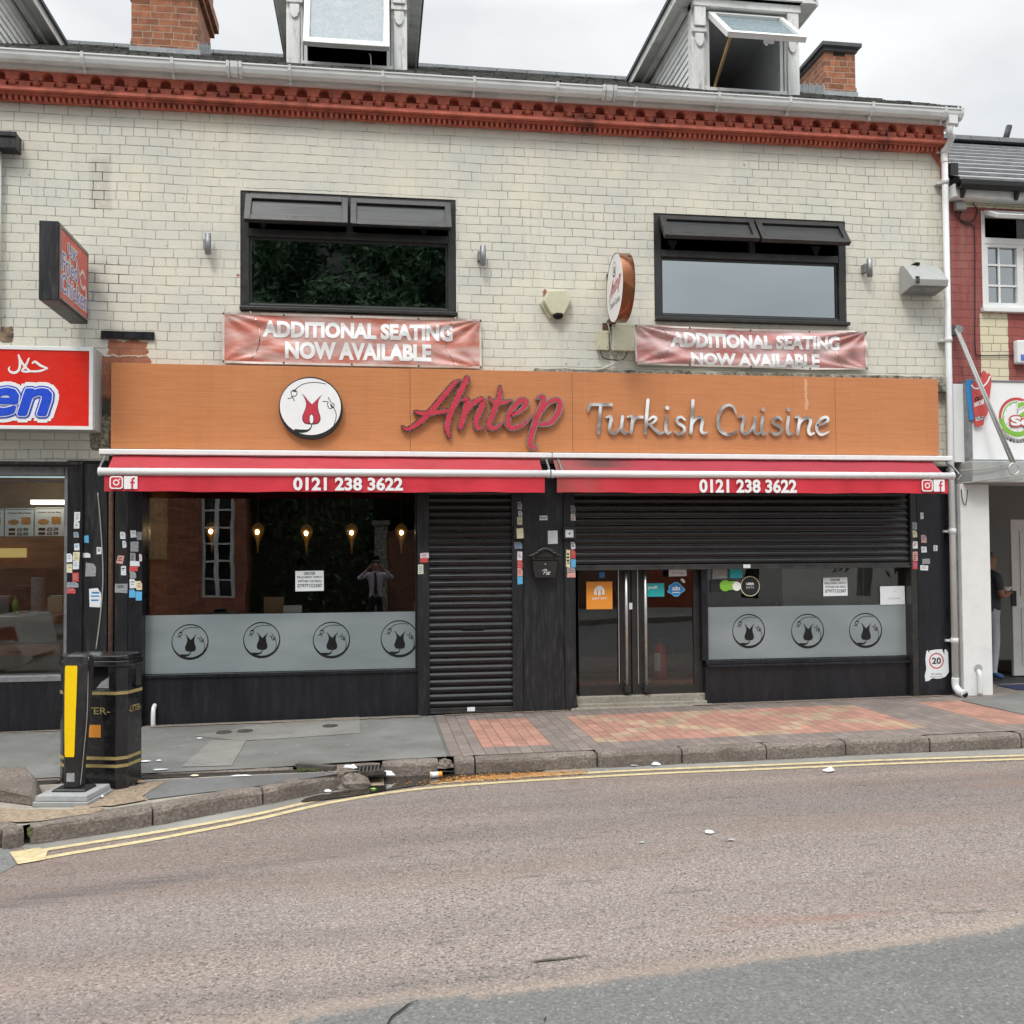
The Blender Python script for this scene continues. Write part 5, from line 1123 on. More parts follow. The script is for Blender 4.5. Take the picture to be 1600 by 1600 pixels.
for gw, dep, mi_ in ((.080, .0075, 0), (.042, .0110, 1), (.028, .0145, 0), (.018, .0180, 1)): txt(mb, 'Chicken', xl, xr, z0, z1, YK-dep, mi_, bold=0, shear=.25, grow=gw)
mb.build('lettering', [g['print_white'], g['sign_blue']], fc)
mb = MB(); ch = lambda x, y: at(x/4, 400+y/4, YK); wk = 1/4/150
for pts, w in (([(205, 670), (222, 662), (255, 685), (298, 702)], [10, 13, 15, 8]), ([(298, 703), (250, 720), (192, 722)], [8, 13, 11]), ([(118, 622), (135, 660), (165, 700), (193, 722)], [8, 13, 12, 10]), ([(183, 640), (160, 690), (142, 718), (168, 724), (195, 722)], [8, 13, 13, 12, 9]), ([(118, 620), (127, 660), (122, 708), (98, 729), (70, 726), (57, 708), (63, 694)], [9, 14, 14, 15, 13, 10, 6])):
    mb.ribbon([ch(*p) for p in pts], [q*wk for q in w] if isinstance(w, list) else w, FX(0), YK-.0078-.0004*len(mb.f) % .002, None)
mb.build('halal_script', g['print_white'], fc)
# shopfront: beam, glass, sill, riser
mb = MB(); zb1 = at(60, 726, -.04)[1]; xj = px2(128); mb.box(WL, xj, -.04, .28, zb1, 2.54); mb.box(WL, xj-.02, -.06, -.041, zb1, zb1+.03); mb.build('fascia_beam', g['black_paint_worn'], B)
yq = .1; xa, xb = WL+.2, px2(105, yq); zs = at(50, 1054, yq)[1]
mb = MB(); mb.box(xa, xb+.05, -.02, .28, pv(xb)-.1, at(50, 1064, 0)[1]-.005); mb.build('stallriser', g['black_paint'], B, bevel=.004)
mb = MB(); mb.box(xa, xb+.03, -.03, .2, at(50, 1064, 0)[1]-.004, zs); mb.box(xb-.015, xb+.02, .04, .15, zs, zb1); mb.box(xa, xb-.02, .04, .15, zb1-.10, zb1); fr3 = mb.build('shop_window', g['dull_steel'], B, bevel=.003)
mb = MB(); mb.box(xa, xb-.015, yq, yq+.008, zs, zb1-.1); mb.build('pane', g['glass_chip'], fr3)
mb = MB(); 
for zz in (at(50, 752, .12)[1],): mb.box(xa, xb-.016, .105, .13, zz-.012, zz+.012)
mb.build('transom', g['dull_steel'], fr3)
# interior of the takeaway
xw = -3.05; yb_ = 2.6
r = MB(); r.add([(WL+.2, yb_, -.1), (xw, yb_, -.1), (xw, yb_, 2.9), (WL+.2, yb_, 2.9)], [(0, 1, 2, 3)]); r.add([(xw, .3, -.1), (xw, yb_, -.1), (xw, yb_, 2.9), (xw, .3, 2.9)], [(0, 1, 2, 3)])
r.add([(WL+.2, .28, 2.72), (xw, .28, 2.72), (xw, yb_, 2.72), (WL+.2, yb_, 2.72)], [(0, 1, 2, 3)]); r.add([(WL+.2, .28, 0), (xw, .28, 0), (xw, yb_, 0), (WL+.2, yb_, 0)], [(0, 1, 2, 3)]); r.build('takeaway_room', g['dim_room'], B)
def bx(name, rc, Y, dep, m, label, cat, par=None, group=None, bev=.003):
    a = rect(*rc, Y); mb = MB(); mb.box(a[0], a[1], Y, Y+dep, a[2], a[3]); return mb.build(name, m, par, bevel=bev, label=label, cat=cat, group=group)
a = rect(-40, 763, 104, 776, 1.6); mb = MB(); mb.add([(a[0]-2, .9, 2.60), (a[1]+.1, .9, 2.60), (a[1]+.1, 2.1, 2.60), (a[0]-2, 2.1, 2.60), (a[0]-2, .9, 2.66), (a[1]+.1, .9, 2.66), (a[1]+.1, 2.1, 2.66), (a[0]-2, 2.1, 2.66)], [(0, 1, 2, 3), (4, 5, 6, 7), (0, 1, 5, 4), (1, 2, 6, 5), (2, 3, 7, 6), (3, 0, 4, 7)])
mb.build('ceiling_light', g['blue_light'], None, label='wide pale blue ceiling light inside the takeaway', cat='ceiling light')
a = rect(50, 781, 106, 788, 2.2); mb = MB(); mb.box(a[0], a[1]+.2, 2.15, 2.25, a[2], a[2]+.05); mb.build('strip_light', g['tube_light'], None, label='slim white strip light above the menu boards in the takeaway', cat='strip light')
def menu(rc, l1, l2, head, label):
    Y = 2.3; a = rect(*rc, Y); t = thing('menu_board', label, 'menu board', ((a[0]+a[1])/2, Y, a[2]), 'menu boards over the takeaway counter')
    w, h = a[1]-a[0], a[3]-a[2]
    mb = MB(); mb.box(a[0], a[1], Y, Y+.04, a[2], a[3]); mb.build('board', g['paper'], t)
    mb = MB(); mb.box(a[0]+.02*w, a[1]-.02*w, Y-.002, Y-.0005, a[3]-.05*h, a[3]-.03*h); txt(mb, head, a[0]+.1*w, a[1]-.1*w, a[2]+.8*h, a[2]+.86*h, Y-.002, 0)
    mb.box(a[0]+.13*w, a[0]+.36*w, Y-.002, Y-.0005, a[2]+.19*h, a[2]+.29*h); mb.box(a[0]+.13*w, a[0]+.36*w, Y-.002, Y-.0005, a[2]+.04*h, a[2]+.14*h)
    txt(mb, l1, a[0]+.42*w, a[0]+.82*w, a[2]+.18*h, a[2]+.3*h, Y-.002, 0, bold=.04); txt(mb, l2, a[0]+.42*w, a[0]+.82*w, a[2]+.03*h, a[2]+.15*h, Y-.002, 0, bold=.04); mb.build('menu_text', g['print_black'], t)
    mb = MB(); mb.prism([(a[0]+w*(.3+.2*math.cos(q*.5)), a[2]+h*(.5+.1*math.sin(q*.5))) for q in range(12)], FX(0), Y-.003, Y-.001); mb.box(a[0]+.58*w, a[0]+.9*w, Y-.003, Y-.001, a[2]+.42*h, a[2]+.68*h); mb.build('food_picture', g['gold_food'], t)
menu((8, 794, 52, 838), '£3.99', '£6.50', 'Chicken Meal Deal', 'menu board priced £3.99 and £6.50 in the takeaway'); menu((54.5, 793, 99.5, 837.5), '£3.39', '£5.99', 'Chicken Burger Meal', 'menu board priced £3.39 and £5.99 in the takeaway')
menu((-40, 795, 5.5, 838), '£2.99', '£4.99', 'Wings Meal', 'menu board cut by the edge of the photo, left of the other menu boards')
bx('serving_hatch', (-60, 840, 101, 888), 1.9, .4, g['wood_counter'], 'brown slatted counter hood below the menu boards in the takeaway', 'counter hood')
bx('food_warmer', (-30, 857, 40, 871), 1.85, .04, g['warm_display'], 'glowing yellow food warmer on the takeaway counter hood', 'food warmer')
a = at(59, 958, .9); mb = MB(); r_ = at(69.5, 930, .9)[0]-at(59, 930, .9)[0]; h_ = at(59, 902, .9)[1]-a[1]
mb.lathe([(r_*.98, 0), (r_, .01), (r_, h_-.01), (r_*.9, h_), (r_*.3, h_+.001), (r_*.3, h_-.02)], (a[0], .9, a[1]), 18); mb.build('kitchen_roll', g['paper_grey'], None, label='tall pale roll of kitchen paper standing in the takeaway window', cat='kitchen roll')
mb = MB(); mb.box(WL+.3, px2(98, .5), .3, 1.25, a[1]-.05, a[1]-.001); mb.build('window_counter', g['dim_room'], None, label='dark counter behind the takeaway window carrying the paper roll', cat='counter')
b_ = at(24, 960, .8); mb = MB(); mb.lathe([(.03, 0), (.032, .1), (.02, .14), (.008, .15), (.006, .19)], (b_[0], .8, a[1]), 12); mb.build('sauce_bottle', g['green_print'], None, label='small yellow green sauce bottle left of the paper roll', cat='bottle')
for rc, mm, nm, lb, ct in (((18, 918, 42, 957), 'cable_black', 'cash_till', 'black cash till beside the sauce bottle in the takeaway', 'till'), ((74, 934, 97, 957), 'cream_print', 'box_stack', 'low stack of cream takeaway boxes right of the paper roll', 'takeaway boxes'), ((-20, 935, 14, 957), 'dull_steel', 'steel_tray', 'steel serving tray at the left edge of the takeaway counter', 'tray')):
    q_ = rect(*rc, .95); mb = MB(); mb.box(q_[0], q_[1], .95, 1.15, a[1], q_[3]); mb.box(q_[0]+.01, q_[1]-.01, .96, 1.14, q_[3]+.001, q_[3]+.02); mb.build(nm, g[mm], None, bevel=.006, label=lb, cat=ct)
aa = rect(-60, 1008, 97, 1022, .3); mb = MB(); mb.box(aa[0]-2, aa[1], .24, .5, aa[2], aa[3]); mb.build('eating_shelf', g['wood_counter'], None, bevel=.004, label='brown wooden eating shelf low in the takeaway window', cat='shelf')

# projecting signs on brackets
pz1, pz0 = at(91, 345, -1.0)[1], at(91, 469, -1.0)[1]; px0, px1 = at(60.5, 400, -1.0)[0], at(91, 400, -1.0)[0]; ya, yb2 = -1.0, -.1
PS = thing('projecting_sign', 'black edged lightbox projecting from the wall with faded red fried chicken advert', 'projecting sign', ((px0+px1)/2, -.5, pz0))
mb = MB(); mb.box(px0, px1, ya, yb2, pz0, pz1); cs = mb.build('casing', g['black_paint_worn'], PS, bevel=.006)
Xf = px1+.002; f = lambda u, v, d: (Xf+d, ya+.025+(yb2-ya-.05)*u, pz0+.025+(pz1-pz0-.05)*v)
mb = MB(); mb.prism([(0, 0), (1, 0), (1, 1), (0, 1)], f, 0, .003); fc = mb.build('face', g['faded_red'], PS)
mb = MB(); rr = random.Random(2)
for s, u0, u1, v0, v1 in (('UK', .25, .58, .70, .85), ('Fried', .06, .60, .42, .66), ('Chicken', .04, .95, .12, .38)):
    txt(mb, s, u0, u1, v0, v1, .0075, 0, bold=.02, shear=.1, fn=f, grow=.022, step=.0003); txt(mb, s, u0, u1, v0, v1, .0082, 1, bold=.0, shear=.1, fn=f)
mb.ribbon([(.66, .62), (.72, .48), (.80, .42), (.9, .46), (.93, .3), (.9, .22)], [.02, .05, .06, .05, .04, .02], f, .005, None, 0); mb.ribbon([(.7, .58), (.8, .66), (.9, .6)], [.03, .06, .03], f, .0052, None, 0)
mb.build('lettering', [g['faded_white'], g['faded_blue']], fc)
mb = MB(); 
for a in ((0, 1, 0, .03), (0, 1, .97, 1), (.0, .02, .03, .97), (.98, 1, .03, .97)): mb.prism([(a[0], a[2]), (a[1], a[2]), (a[1], a[3]), (a[0], a[3])], f, .003, .01)
mb.build('rim', g['dull_steel'], PS)
mb = MB(); mb.box(px0+.06, px0+.1, yb2, -.002, pz1-.2, pz1-.15); mb.box(px0+.06, px0+.1, yb2, -.002, pz0+.1, pz0+.15); mb.build('bracket', g['black_paint_worn'], PS)
# oval restaurant sign
xo0, xo1 = at(973.5, 450, -.8)[0], at(993, 450, -.8)[0]; zo1, zo0 = at(975, 398, -.45)[1], at(975, 503, -.45)[1]
RS_ = thing('round_sign', 'oval brown rimmed sign projecting over the junction boxes', 'projecting sign', ((xo0+xo1)/2, -.45, zo0))
cy0, rz, ry = -.45, (zo1-zo0)/2, .35; czo = (zo0+zo1)/2
def ov(k=1.0, n=48): return [(cy0-ry*k*math.cos(2*math.pi*i/n), czo+rz*k*math.sin(2*math.pi*i/n)) for i in range(n)]
mb = MB(); P_ = ov(); n = len(P_); mb.add([(x, y, z) for x in (xo0, xo1) for y, z in P_], [(i, (i+1) % n, n+(i+1) % n, n+i) for i in range(n)], 0, True); mb.add([(xo1, y, z) for y, z in P_], [tuple(range(n))]); mb.build('rim', g['brown_mirror'], RS_)
mb = MB(); mb.add([(xo0+.004, y, z) for y, z in ov(.985)], [tuple(range(n))]); fc = mb.build('face', g['print_white'], RS_)
f = lambda u, v, d: (xo0+.003-d, cy0-u*ry, czo+v*rz)
mb = MB(); f2 = lambda u, v, d: f(u*.22-.02, v*.22+.55, d); ring(mb, f2, .001, 0, 30); logo_lines(mb, f2, .002, 0, 1.4)
for L in AN:
    for pts, w in L: mb.ribbon([((p[0]-750)/1000, -(p[1]-380)/1000+.0+.12*(p[0]-750)/700) for p in pts], [q/1000 for q in w] if isinstance(w, list) else w/1000, f, .001+.0002*(len(mb.f) % 7), None, 1, k=3)
txt(mb, 'Turkish Cuisine', -.55, .6, -.52, -.34, .0015, 0, bold=0, shear=.2, fn=f); mb.build('lettering', [g['print_black'], g['letter_red']], fc)
mb = MB(); mb.box(xo0+.03, xo1-.03, cy0+ry*.75, -.002, zo0+.06, zo0+.12); mb.box(xo0+.03, xo1-.03, cy0+ry*.75, -.002, zo1-.14, zo1-.08); mb.box(xo0-.02, xo0+.05, -.03, -.001, zo0-.02, zo0+.09); mb.build('bracket', g['rust'], RS_)

# vinyl banners with creases
def banner(c, mat_, lines, label, sag, seed, amp=.014, droop=0.0):
    (x0, z1), (x1, z0) = at(*c[0], -.04), at(*c[1], -.04)
    def crease(u, v):
        s = 0
        for k, (uu, vv, am, fr_) in enumerate(((0, 1, 1, 6), (1, 1, 1, 7), (0, 0, .6, 5), (1, 0, .6, 6))):
            du, dv = (u-uu)*2.2, v-vv; dist = math.hypot(du, dv)+1e-3; an = math.atan2(dv, du); s += am*math.exp(-dist*.9)*math.sin(an*fr_*2+seed+k)*min(1, dist*4)
        s += .35*math.sin(u*46+seed+2*math.sin(v*3))*(.4+.6*v)*.35+sag*(.5*math.sin(v*13-4*(u-.5)**2*6)+.3*math.sin(v*7+u*5))
        return -.05-amp*s
    f = lambda u, v, d: (x0+(x1-x0)*u, crease(u, v)+d, z0+(z1-z0)*v-droop*math.sin(math.pi*u)*(.3+.7*math.sin(v*3.0+.4))+droop*.35*math.sin(v*9+u*5)*math.sin(math.pi*u))
    t = thing('banner', label, 'banner', ((x0+x1)/2, -.05, z0), 'vinyl banners under the upstairs windows')
    mb = MB(); mb.grid(150, 34, lambda u, v: f(u, v, 0)); sh = mb.build('sheet', mat_, t)
    mb = MB(); mb.grid(150, 1, lambda u, v: f(u, .955+.045*v, -.003)); mb.grid(150, 1, lambda u, v: f(u, .045*v, -.003)); mb.grid(2, 30, lambda u, v: f(.008*u, v, -.004)); mb.grid(2, 30, lambda u, v: f(1-.008*u, v, -.004)); mb.build('hem', g['faded_white'], t)
    mb = MB()
    W_, H_ = x1-x0, z1-z0
    for s, u0, u1, v0, v1 in lines:
        txt(mb, s, u0*W_, u1*W_, v0*H_, v1*H_, -.0045, 0, bold=.05, fn=lambda u, v, d: f(u/W_, v/H_, d), cut=5)
    mb.build('lettering', g['print_white'], sh)
    mb = MB()
    for sgn, c0 in ((1, -.02), (-1, 1.02)): mb.ribbon([(c0+sgn*.16*math.cos(a), .55+.75*math.sin(a)) for a in [rad(q) for q in range(-42, 43, 12)]], .0022, lambda u, v, d: f(u, v, d), -.004, None, k=4)
    mb.build('printed_ring', g['trim_chrome'], sh)
    mb = MB()
    for u in (.004, .23, .49, .75, .996):
        for v in (.03, .97): q = f(u, v, -.006); mb.lathe([(.010, -.002), (.004, -.003)], q, 8, axis='Y')
    mb.build('eyelet', g['bar_metal'], t)
banner(((348, 488), (752.5, 576)), g['banner_print'], (('ADDITIONAL SEATING', .15, .885, .53, .86), ('NOW AVAILABLE', .235, .80, .11, .46)), 'taut red banner advertising additional seating, below the window showing dark trees', .35, 1.0)
banner(((991, 508), (1354.5, 577.5)), g['banner_faded'], (('ADDITIONAL SEATING', .15, .88, .50, .86), ('NOW AVAILABLE', .235, .79, .035, .40)), 'sagging faded pink banner advertising additional seating, beside the junction boxes', .9, 2.6, .021, .022)

# small fittings on the wall
def wall_light(px, py0, py1, label):
    Y = -.1; x, z1 = at(px, py0, Y); z0 = at(px, py1, Y)[1]; t = thing('wall_light', label, 'wall light', (x, Y, z0), 'steel up and down wall lights')
    mb = MB(); mb.lathe([(.026, 0), (.031, .003), (.031, z1-z0-.003), (.026, z1-z0)], (x, Y, z0), 16); mb.build('tube', g['dull_steel'], t)
    mb = MB(); mb.box(x-.05, x-.012, -.09, -.001, (z0+z1)/2-.04, (z0+z1)/2+.05); mb.build('wall_plate', g['dull_steel'], t)
wall_light(325, 365, 397, 'steel cylinder wall light left of the window showing dark trees'); wall_light(754.5, 384, 414.5, 'steel cylinder wall light right of the window showing dark trees'); wall_light(1358.5, 404.5, 432.5, 'steel cylinder wall light nearest the white downpipe')
Y = -.11; q = [(857, 453), (886, 453.5), (893, 469), (882, 491), (862, 490.5), (849.5, 470)]
t = thing('alarm_box', 'cream six sided burglar alarm box with black base on the white bricks', 'alarm box', (*at(871, 490, Y)[:1], Y, at(871, 490, Y)[1]))
mb = MB(); mb.xz([at(*p, Y) for p in q], Y, -.02); mb.build('cover', g['cream_plastic'], t, bevel=.012); mb = MB(); mb.xz([at(*p, Y) for p in ((846, 471), (858, 451), (888, 451), (896, 470), (884, 494), (860, 494))], -.045, -.001); mb.build('back_plate', g['cream_plastic'], t)
mb = MB(); c = at(872, 490.5, Y+.04); mb.lathe([(.058, .0), (.055, -.02), (.04, -.045), (.015, -.055)], (c[0], Y+.045, c[1]), 18); mb.build('strobe', g['hole_black'], t)
def jbox(rc, d, label):
    a = rect(*rc, -d); t = thing('junction_box', label, 'junction box', ((a[0]+a[1])/2, -d, a[2]), 'cream junction boxes under the oval sign')
    mb = MB(); mb.box(a[0]+.01, a[1]-.01, -d+.02, -.001, a[2]+.01, a[3]-.01); mb.build('case', g['cream_plastic'], t); mb = MB(); mb.box(a[0], a[1], -d, -d+.019, a[2], a[3]); mb.build('lid', g['cream_plastic'], t, bevel=.006)
    mb = MB()
    for x in (a[0]+.02, a[1]-.02):
        for z in (a[2]+.03, a[3]-.03): mb.lathe([(.005, 0), (.004, -.003)], (x, -d, z), 8, axis='Y')
    mb.build('screw', g['bar_metal'], t)
jbox((933, 516, 951.5, 547), .08, 'smaller cream junction box under the oval sign'); jbox((957, 506, 992, 548), .13, 'larger cream junction box under the oval sign')
def cable(name, pts, Y, r, m, label, smooth=6):
    mb = MB(); mb.tube([(at(p[0], p[1], Y)[0], Y-(p[2] if len(p) > 2 else 0), at(p[0], p[1], Y)[1]) for p in pts], r, 6, smooth=smooth); return mb.build(name, m, None, label=label, cat='cable')
cable('cable', [(950, 505), (954, 525), (957, 548), (968, 556), (958, 568), (925, 580), (880, 583)], -.06, .006, g['pipe_white'], 'pale cable looping from the oval sign down to the mossy ledge')
cable('cable', [(974, 549), (972, 560), (950, 574), (915, 581), (860, 583)], -.115, .005, g['cable_grey'], 'grey cable sagging from the larger junction box along the ledge')
cable('cable', [(980, 549), (972, 562), (945, 560), (938, 548)], -.07, .005, g['cable_black'], 'black cable joining the two junction boxes')
cable('cable', [(966, 549), (962, 556), (944, 552), (940, 560), (936, 566)], -.06, .004, g['cable_grey'], 'thin grey cable tail hanging between the junction boxes')
# floodlight with louvred side
Y = -.25; t = thing('floodlight', 'weathered grey louvred security light beside the white downpipe', 'security light', (at(1438, 450, Y)[0], -.1, at(1438, 450, -.1)[1]))
zt, zb_ = at(1440, 415, -.1)[1], at(1440, 449, -.28)[1]; x0, x1 = at(1411.5, 430, -.1)[0], at(1466, 430, -.1)[0]
mb = MB(); mb.yz([(-.28, zb_+.02), (-.30, zb_+.09), (-.1, zt), (-.02, zt), (-.02, zb_-.02)], x0, x1); mb.build('housing', g['grey_plastic'], t, bevel=.008)
mb = MB()
for i in range(5): mb.box(x0+.03, x0+.075, -.3-.001*i, -.265, zb_+.095+.016*i-.05, zb_+.10+.016*i-.05)
mb.box(x0+.14, x0+.19, -.12, -.02, zt+.001, zt+.03); mb.build('louvre', g['hole_black'], t)
mb = MB(); mb.add([(x0+.02, -.27, zb_+.012), (x1-.02, -.27, zb_+.012), (x1-.02, -.04, zb_-.022), (x0+.02, -.04, zb_-.022)], [(0, 1, 2, 3)]); mb.build('lamp_glass', g['dull_steel'], t)
# letterbox
YL = -.14; a = rect(831, 863, 872, 902.5, YL); t = thing('letterbox', 'black wall letterbox with roped arch top and white post script', 'letterbox', ((a[0]+a[1])/2, YL, a[2]))
zr = lambda y: at(851, y, YL)[1]; xr = lambda x: at(x, 880, YL)[0]
mb = MB(); mb.xz([(xr(835.5), zr(903)), (xr(867), zr(902.5)), (xr(872), zr(875)), (xr(832), zr(875.5))], YL, -.035); mb.build('body', g['black_frame'], t, bevel=.006)
mb = MB(); mb.xz([(xr(831.5), zr(875)), (xr(872.5), zr(875)), (xr(872.5), zr(866)), (xr(864), zr(861)), (xr(852), zr(858.5)), (xr(840), zr(861)), (xr(831.5), zr(866))], YL-.012, -.035); mb.build('lid', g['black_frame'], t, bevel=.004)
mb = MB(); mb.tube([(xr(826), YL-.02, zr(868.5)), (xr(835), YL-.024, zr(866)), (xr(843), YL-.026, zr(859.5)), (xr(852), YL-.028, zr(857)), (xr(861), YL-.026, zr(859.5)), (xr(868), YL-.024, zr(866)), (xr(875), YL-.02, zr(868))], .013, 8)
for px, py in ((838, 864), (842, 861), (846, 859), (852, 858), (858, 859), (862, 861), (866, 864)): mb.lathe([(.003, -.03), (.017, -.012), (.017, .012), (.003, .03)], (xr(px), YL-.026, zr(py)), 8, axis='X')
mb.build('rope_trim', g['black_frame'], t)
mb = MB(); mb.box(xr(836), xr(868), YL-.0145, YL-.0125, zr(873), zr(870)); mb.build('slot', g['hole_black'], t)
mb = MB(); mb.lathe([(.009, 0), (.008, -.004)], (xr(852), YL-.001, zr(881.3)), 12, axis='Y'); mb.build('lock', g['steel'], t)
mb = MB(); cpt = lambda x, y: at(800+x/10, 770+y/10, YL)
for pts in ([(490, 1275), (505, 1240), (520, 1205), (545, 1210), (535, 1240), (505, 1245)], [(475, 1225), (500, 1200), (540, 1195)], [(545, 1250), (535, 1275), (552, 1272), (556, 1252), (545, 1250)], [(575, 1248), (565, 1262), (575, 1272), (560, 1278)], [(582, 1235), (575, 1275), (590, 1270)], [(560, 1243), (600, 1238)]): mb.ribbon([cpt(*p) for p in pts], .004, FX(0), YL-.002-.0001*len(pts), None)
mb.build('post_script', g['print_white'], t)
mb = MB(); a = rect(236, 1103, 242, 1135, -.03); mb.tube([((a[0]+a[1])/2, -.02, a[2]), ((a[0]+a[1])/2, -.02, a[3]-.05), ((a[0]+a[1])/2, .06, a[3])], .022, 10); mb.build('waste_pipe', g['pipe_white'], None, label='short white plastic waste pipe at the foot of the black wall below the window', cat='pipe')
mb = MB(); pts = [(153, 770), (158, 830), (161, 900), (157, 960), (150, 1015)]; mb.tube([(at(*p, -.03)[0], -.03, at(*p, -.03)[1]) for p in pts], .007, 6); mb.build('cable', g['cable_grey'], None, label='loose grey cable hanging down the black stickered pier above the bin', cat='cable')

# ------------------------------------------------------------------ notices and window stickers
Yn = yp-.012
def notice(rc, lines, label, m='paper', Y=Yn, name='notice', group=None, ink='print_black', skew=.003):
    a = rect(*rc, Y); t = thing(name, label, 'notice' if name == 'notice' else 'sticker', ((a[0]+a[1])/2, Y, a[2]), group)
    mb = MB(); mb.xz([(a[0], a[2]), (a[1], a[2]+skew), (a[1]-skew*.5, a[3]), (a[0], a[3]-skew*.6)], Y-.0008, Y); mb.build('sheet', g[m], t)
    if lines:
        mb = MB(); w, h = a[1]-a[0], a[3]-a[2]
        for s, u0, u1, v0, v1, bo in lines: txt(mb, s, a[0]+u0*w, a[0]+u1*w, a[2]+v0*h, a[2]+v1*h, Y-.0015, 0, bold=bo)
        mb.build('lettering', g[ink], t)
    return t
DR = (('DRIVER', .3, .71, .79, .94, .02), ('REQUIRED APPLY', .06, .94, .62, .74, .02), ('WITHIN OR RING', .08, .92, .43, .55, .02), ('07977152587', .07, .94, .18, .36, .02))
notice((461.5, 892, 506, 923.5), DR, 'white driver wanted notice on the dark window under the hanging lamps', group='driver wanted notices'); notice((1286, 902.5, 1324.5, 931), DR, 'white driver wanted notice on the window below the raised shutter', group='driver wanted notices')
notice((1375, 916, 1414, 944.5), (('closed', .3, .8, .3, .4, 0), ('on', .56, .66, .66, .74, 0)), 'nearly blank white paper taped at the far end of the right window', ink='paper_grey')
yS = yd+.012
t = notice((916, 909, 957, 951.5), (('JUST EAT', .22, .78, .33, .43, .02),), 'orange square food delivery sticker with white house emblem on the left door', 'orange_print', yS, 'sticker', ink='print_white', skew=0)
a = rect(916, 909, 957, 951.5, yS-.002); w, h = a[1]-a[0], a[3]-a[2]; mb = MB()
q = [(.30, .52), (.30, .72), (.38, .80), (.44, .86), (.56, .86), (.62, .80), (.70, .72), (.70, .52), (.6, .52), (.6, .70), (.55, .7), (.55, .5), (.45, .5), (.45, .7), (.40, .7), (.40, .52)]
mb.xz([(a[0]+u*w, a[2]+v*h) for u, v in q], yS-.0035, yS-.003); mb.build('emblem', g['print_white'], t)
t = notice((1011, 911.5, 1038, 932), (('push', .08, .62, .52, .84, .03),), 'turquoise push sticker on the right door', 'teal_print', yS, 'sticker', ink='print_white', skew=0)
a = rect(1042.5, 904, 1072, 932, yS); cx2, cz2, w, h = (a[0]+a[1])/2-.01, a[2]+.4*(a[3]-a[2]), a[1]-a[0], a[3]-a[2]
t = thing('sticker', 'blue cloud shaped sticker with white lettering on the right door', 'sticker', (cx2, yS, a[2]))
cl = lambda k: [(cx2+w*k*(.44+.06*math.cos(5*q+.6))*math.cos(q), cz2+h*k*(.36+.05*math.cos(4*q))*math.sin(q)) for q in [2*math.pi*i/40 for i in range(40)]]
mb = MB(); mb.prism(cl(1), FX(0), yS-.001, yS, 0); mb.prism(cl(.86), FX(0), yS-.002, yS-.0014, 1); mb.build('cloud', [g['sky_blue'], g['blue_print']], t)
mb = MB(); txt(mb, 'xln', cx2-.22*w, cx2+.22*w, cz2-.06*h, cz2+.2*h, yS-.003, 0, bold=.03); mb.box(cx2-.2*w, cx2+.2*w, yS-.003, yS-.0026, cz2-.19*h, cz2-.15*h)
for r in (.1, .17): mb.ribbon([(cx2+.3*w+r*w*math.cos(q), cz2+.38*h+r*w*math.sin(q)) for q in (rad(0), rad(30), rad(60), rad(90))], .012, FX(0), yS-.003, None)
mb.build('lettering', g['print_white'], t)
notice((1045, 890, 1073, 900.5), (('Antep', .15, .85, .35, .6, 0),), 'white card tucked at the top of the right door under the shutter', 'paper', yS, ink='print_black')
notice((1113, 889, 1136, 904), (), 'grey printed slip under the shutter at the window corner', 'paper_grey', Yn); notice((1140, 889, 1160, 903), (), 'turquoise slip under the shutter above the round sticker', 'teal_print', Yn, 'sticker')
t = notice((1110, 906.5, 1148, 925), (), 'green food hygiene rating sticker beside the round sticker', 'print_black', Yn, 'sticker', skew=0)
mb = MB(); 
c1 = at(1133, 915, Yn); c2 = at(1151, 916, Yn); r1 = .062; mb.prism(circ(c1[0], c1[1], r1, r1, 24), FX(0), Yn-.003, Yn-.002, 0); mb.box(c1[0], c2[0], Yn-.0035, Yn-.003, c1[1]-.048, c1[1]+.048, 0); mb.prism(circ(c2[0], c2[1], .05, .05, 24), FX(0), Yn-.0045, Yn-.004, 1); mb.build('rating_badge', [g['green_print'], g['print_white']], t)
c = at(1172, 916, Yn); r = at(1187, 916, Yn)[0]-c[0]; t = thing('sticker', 'round black food delivery sticker with thin pale rim on the window', 'sticker', (c[0], Yn, c[1]-r))
mb = MB(); mb.prism(circ(*c, r, r), FX(0), Yn-.001, Yn, 0); mb.prism(circ(*c, r*.93, r*.93), FX(0), Yn-.002, Yn-.0015, 1); mb.build('disc', [g['cream_print'], g['print_black']], t)
mb = MB(); txt(mb, 'UBER', c[0]-.42*r, c[0]+.42*r, c[1]+.12*r, c[1]+.36*r, Yn-.003, 0, bold=.05); txt(mb, 'EATS', c[0]-.38*r, c[0]+.38*r, c[1]-.22*r, c[1]-.02*r, Yn-.003, 0, bold=.0, space=1.2); mb.build('lettering', g['print_white'], t)
bx('sticker', (936, 894, 945, 903), yS, .001, g['blue_print'], 'small dark blue oval sticker above the orange square', 'sticker')
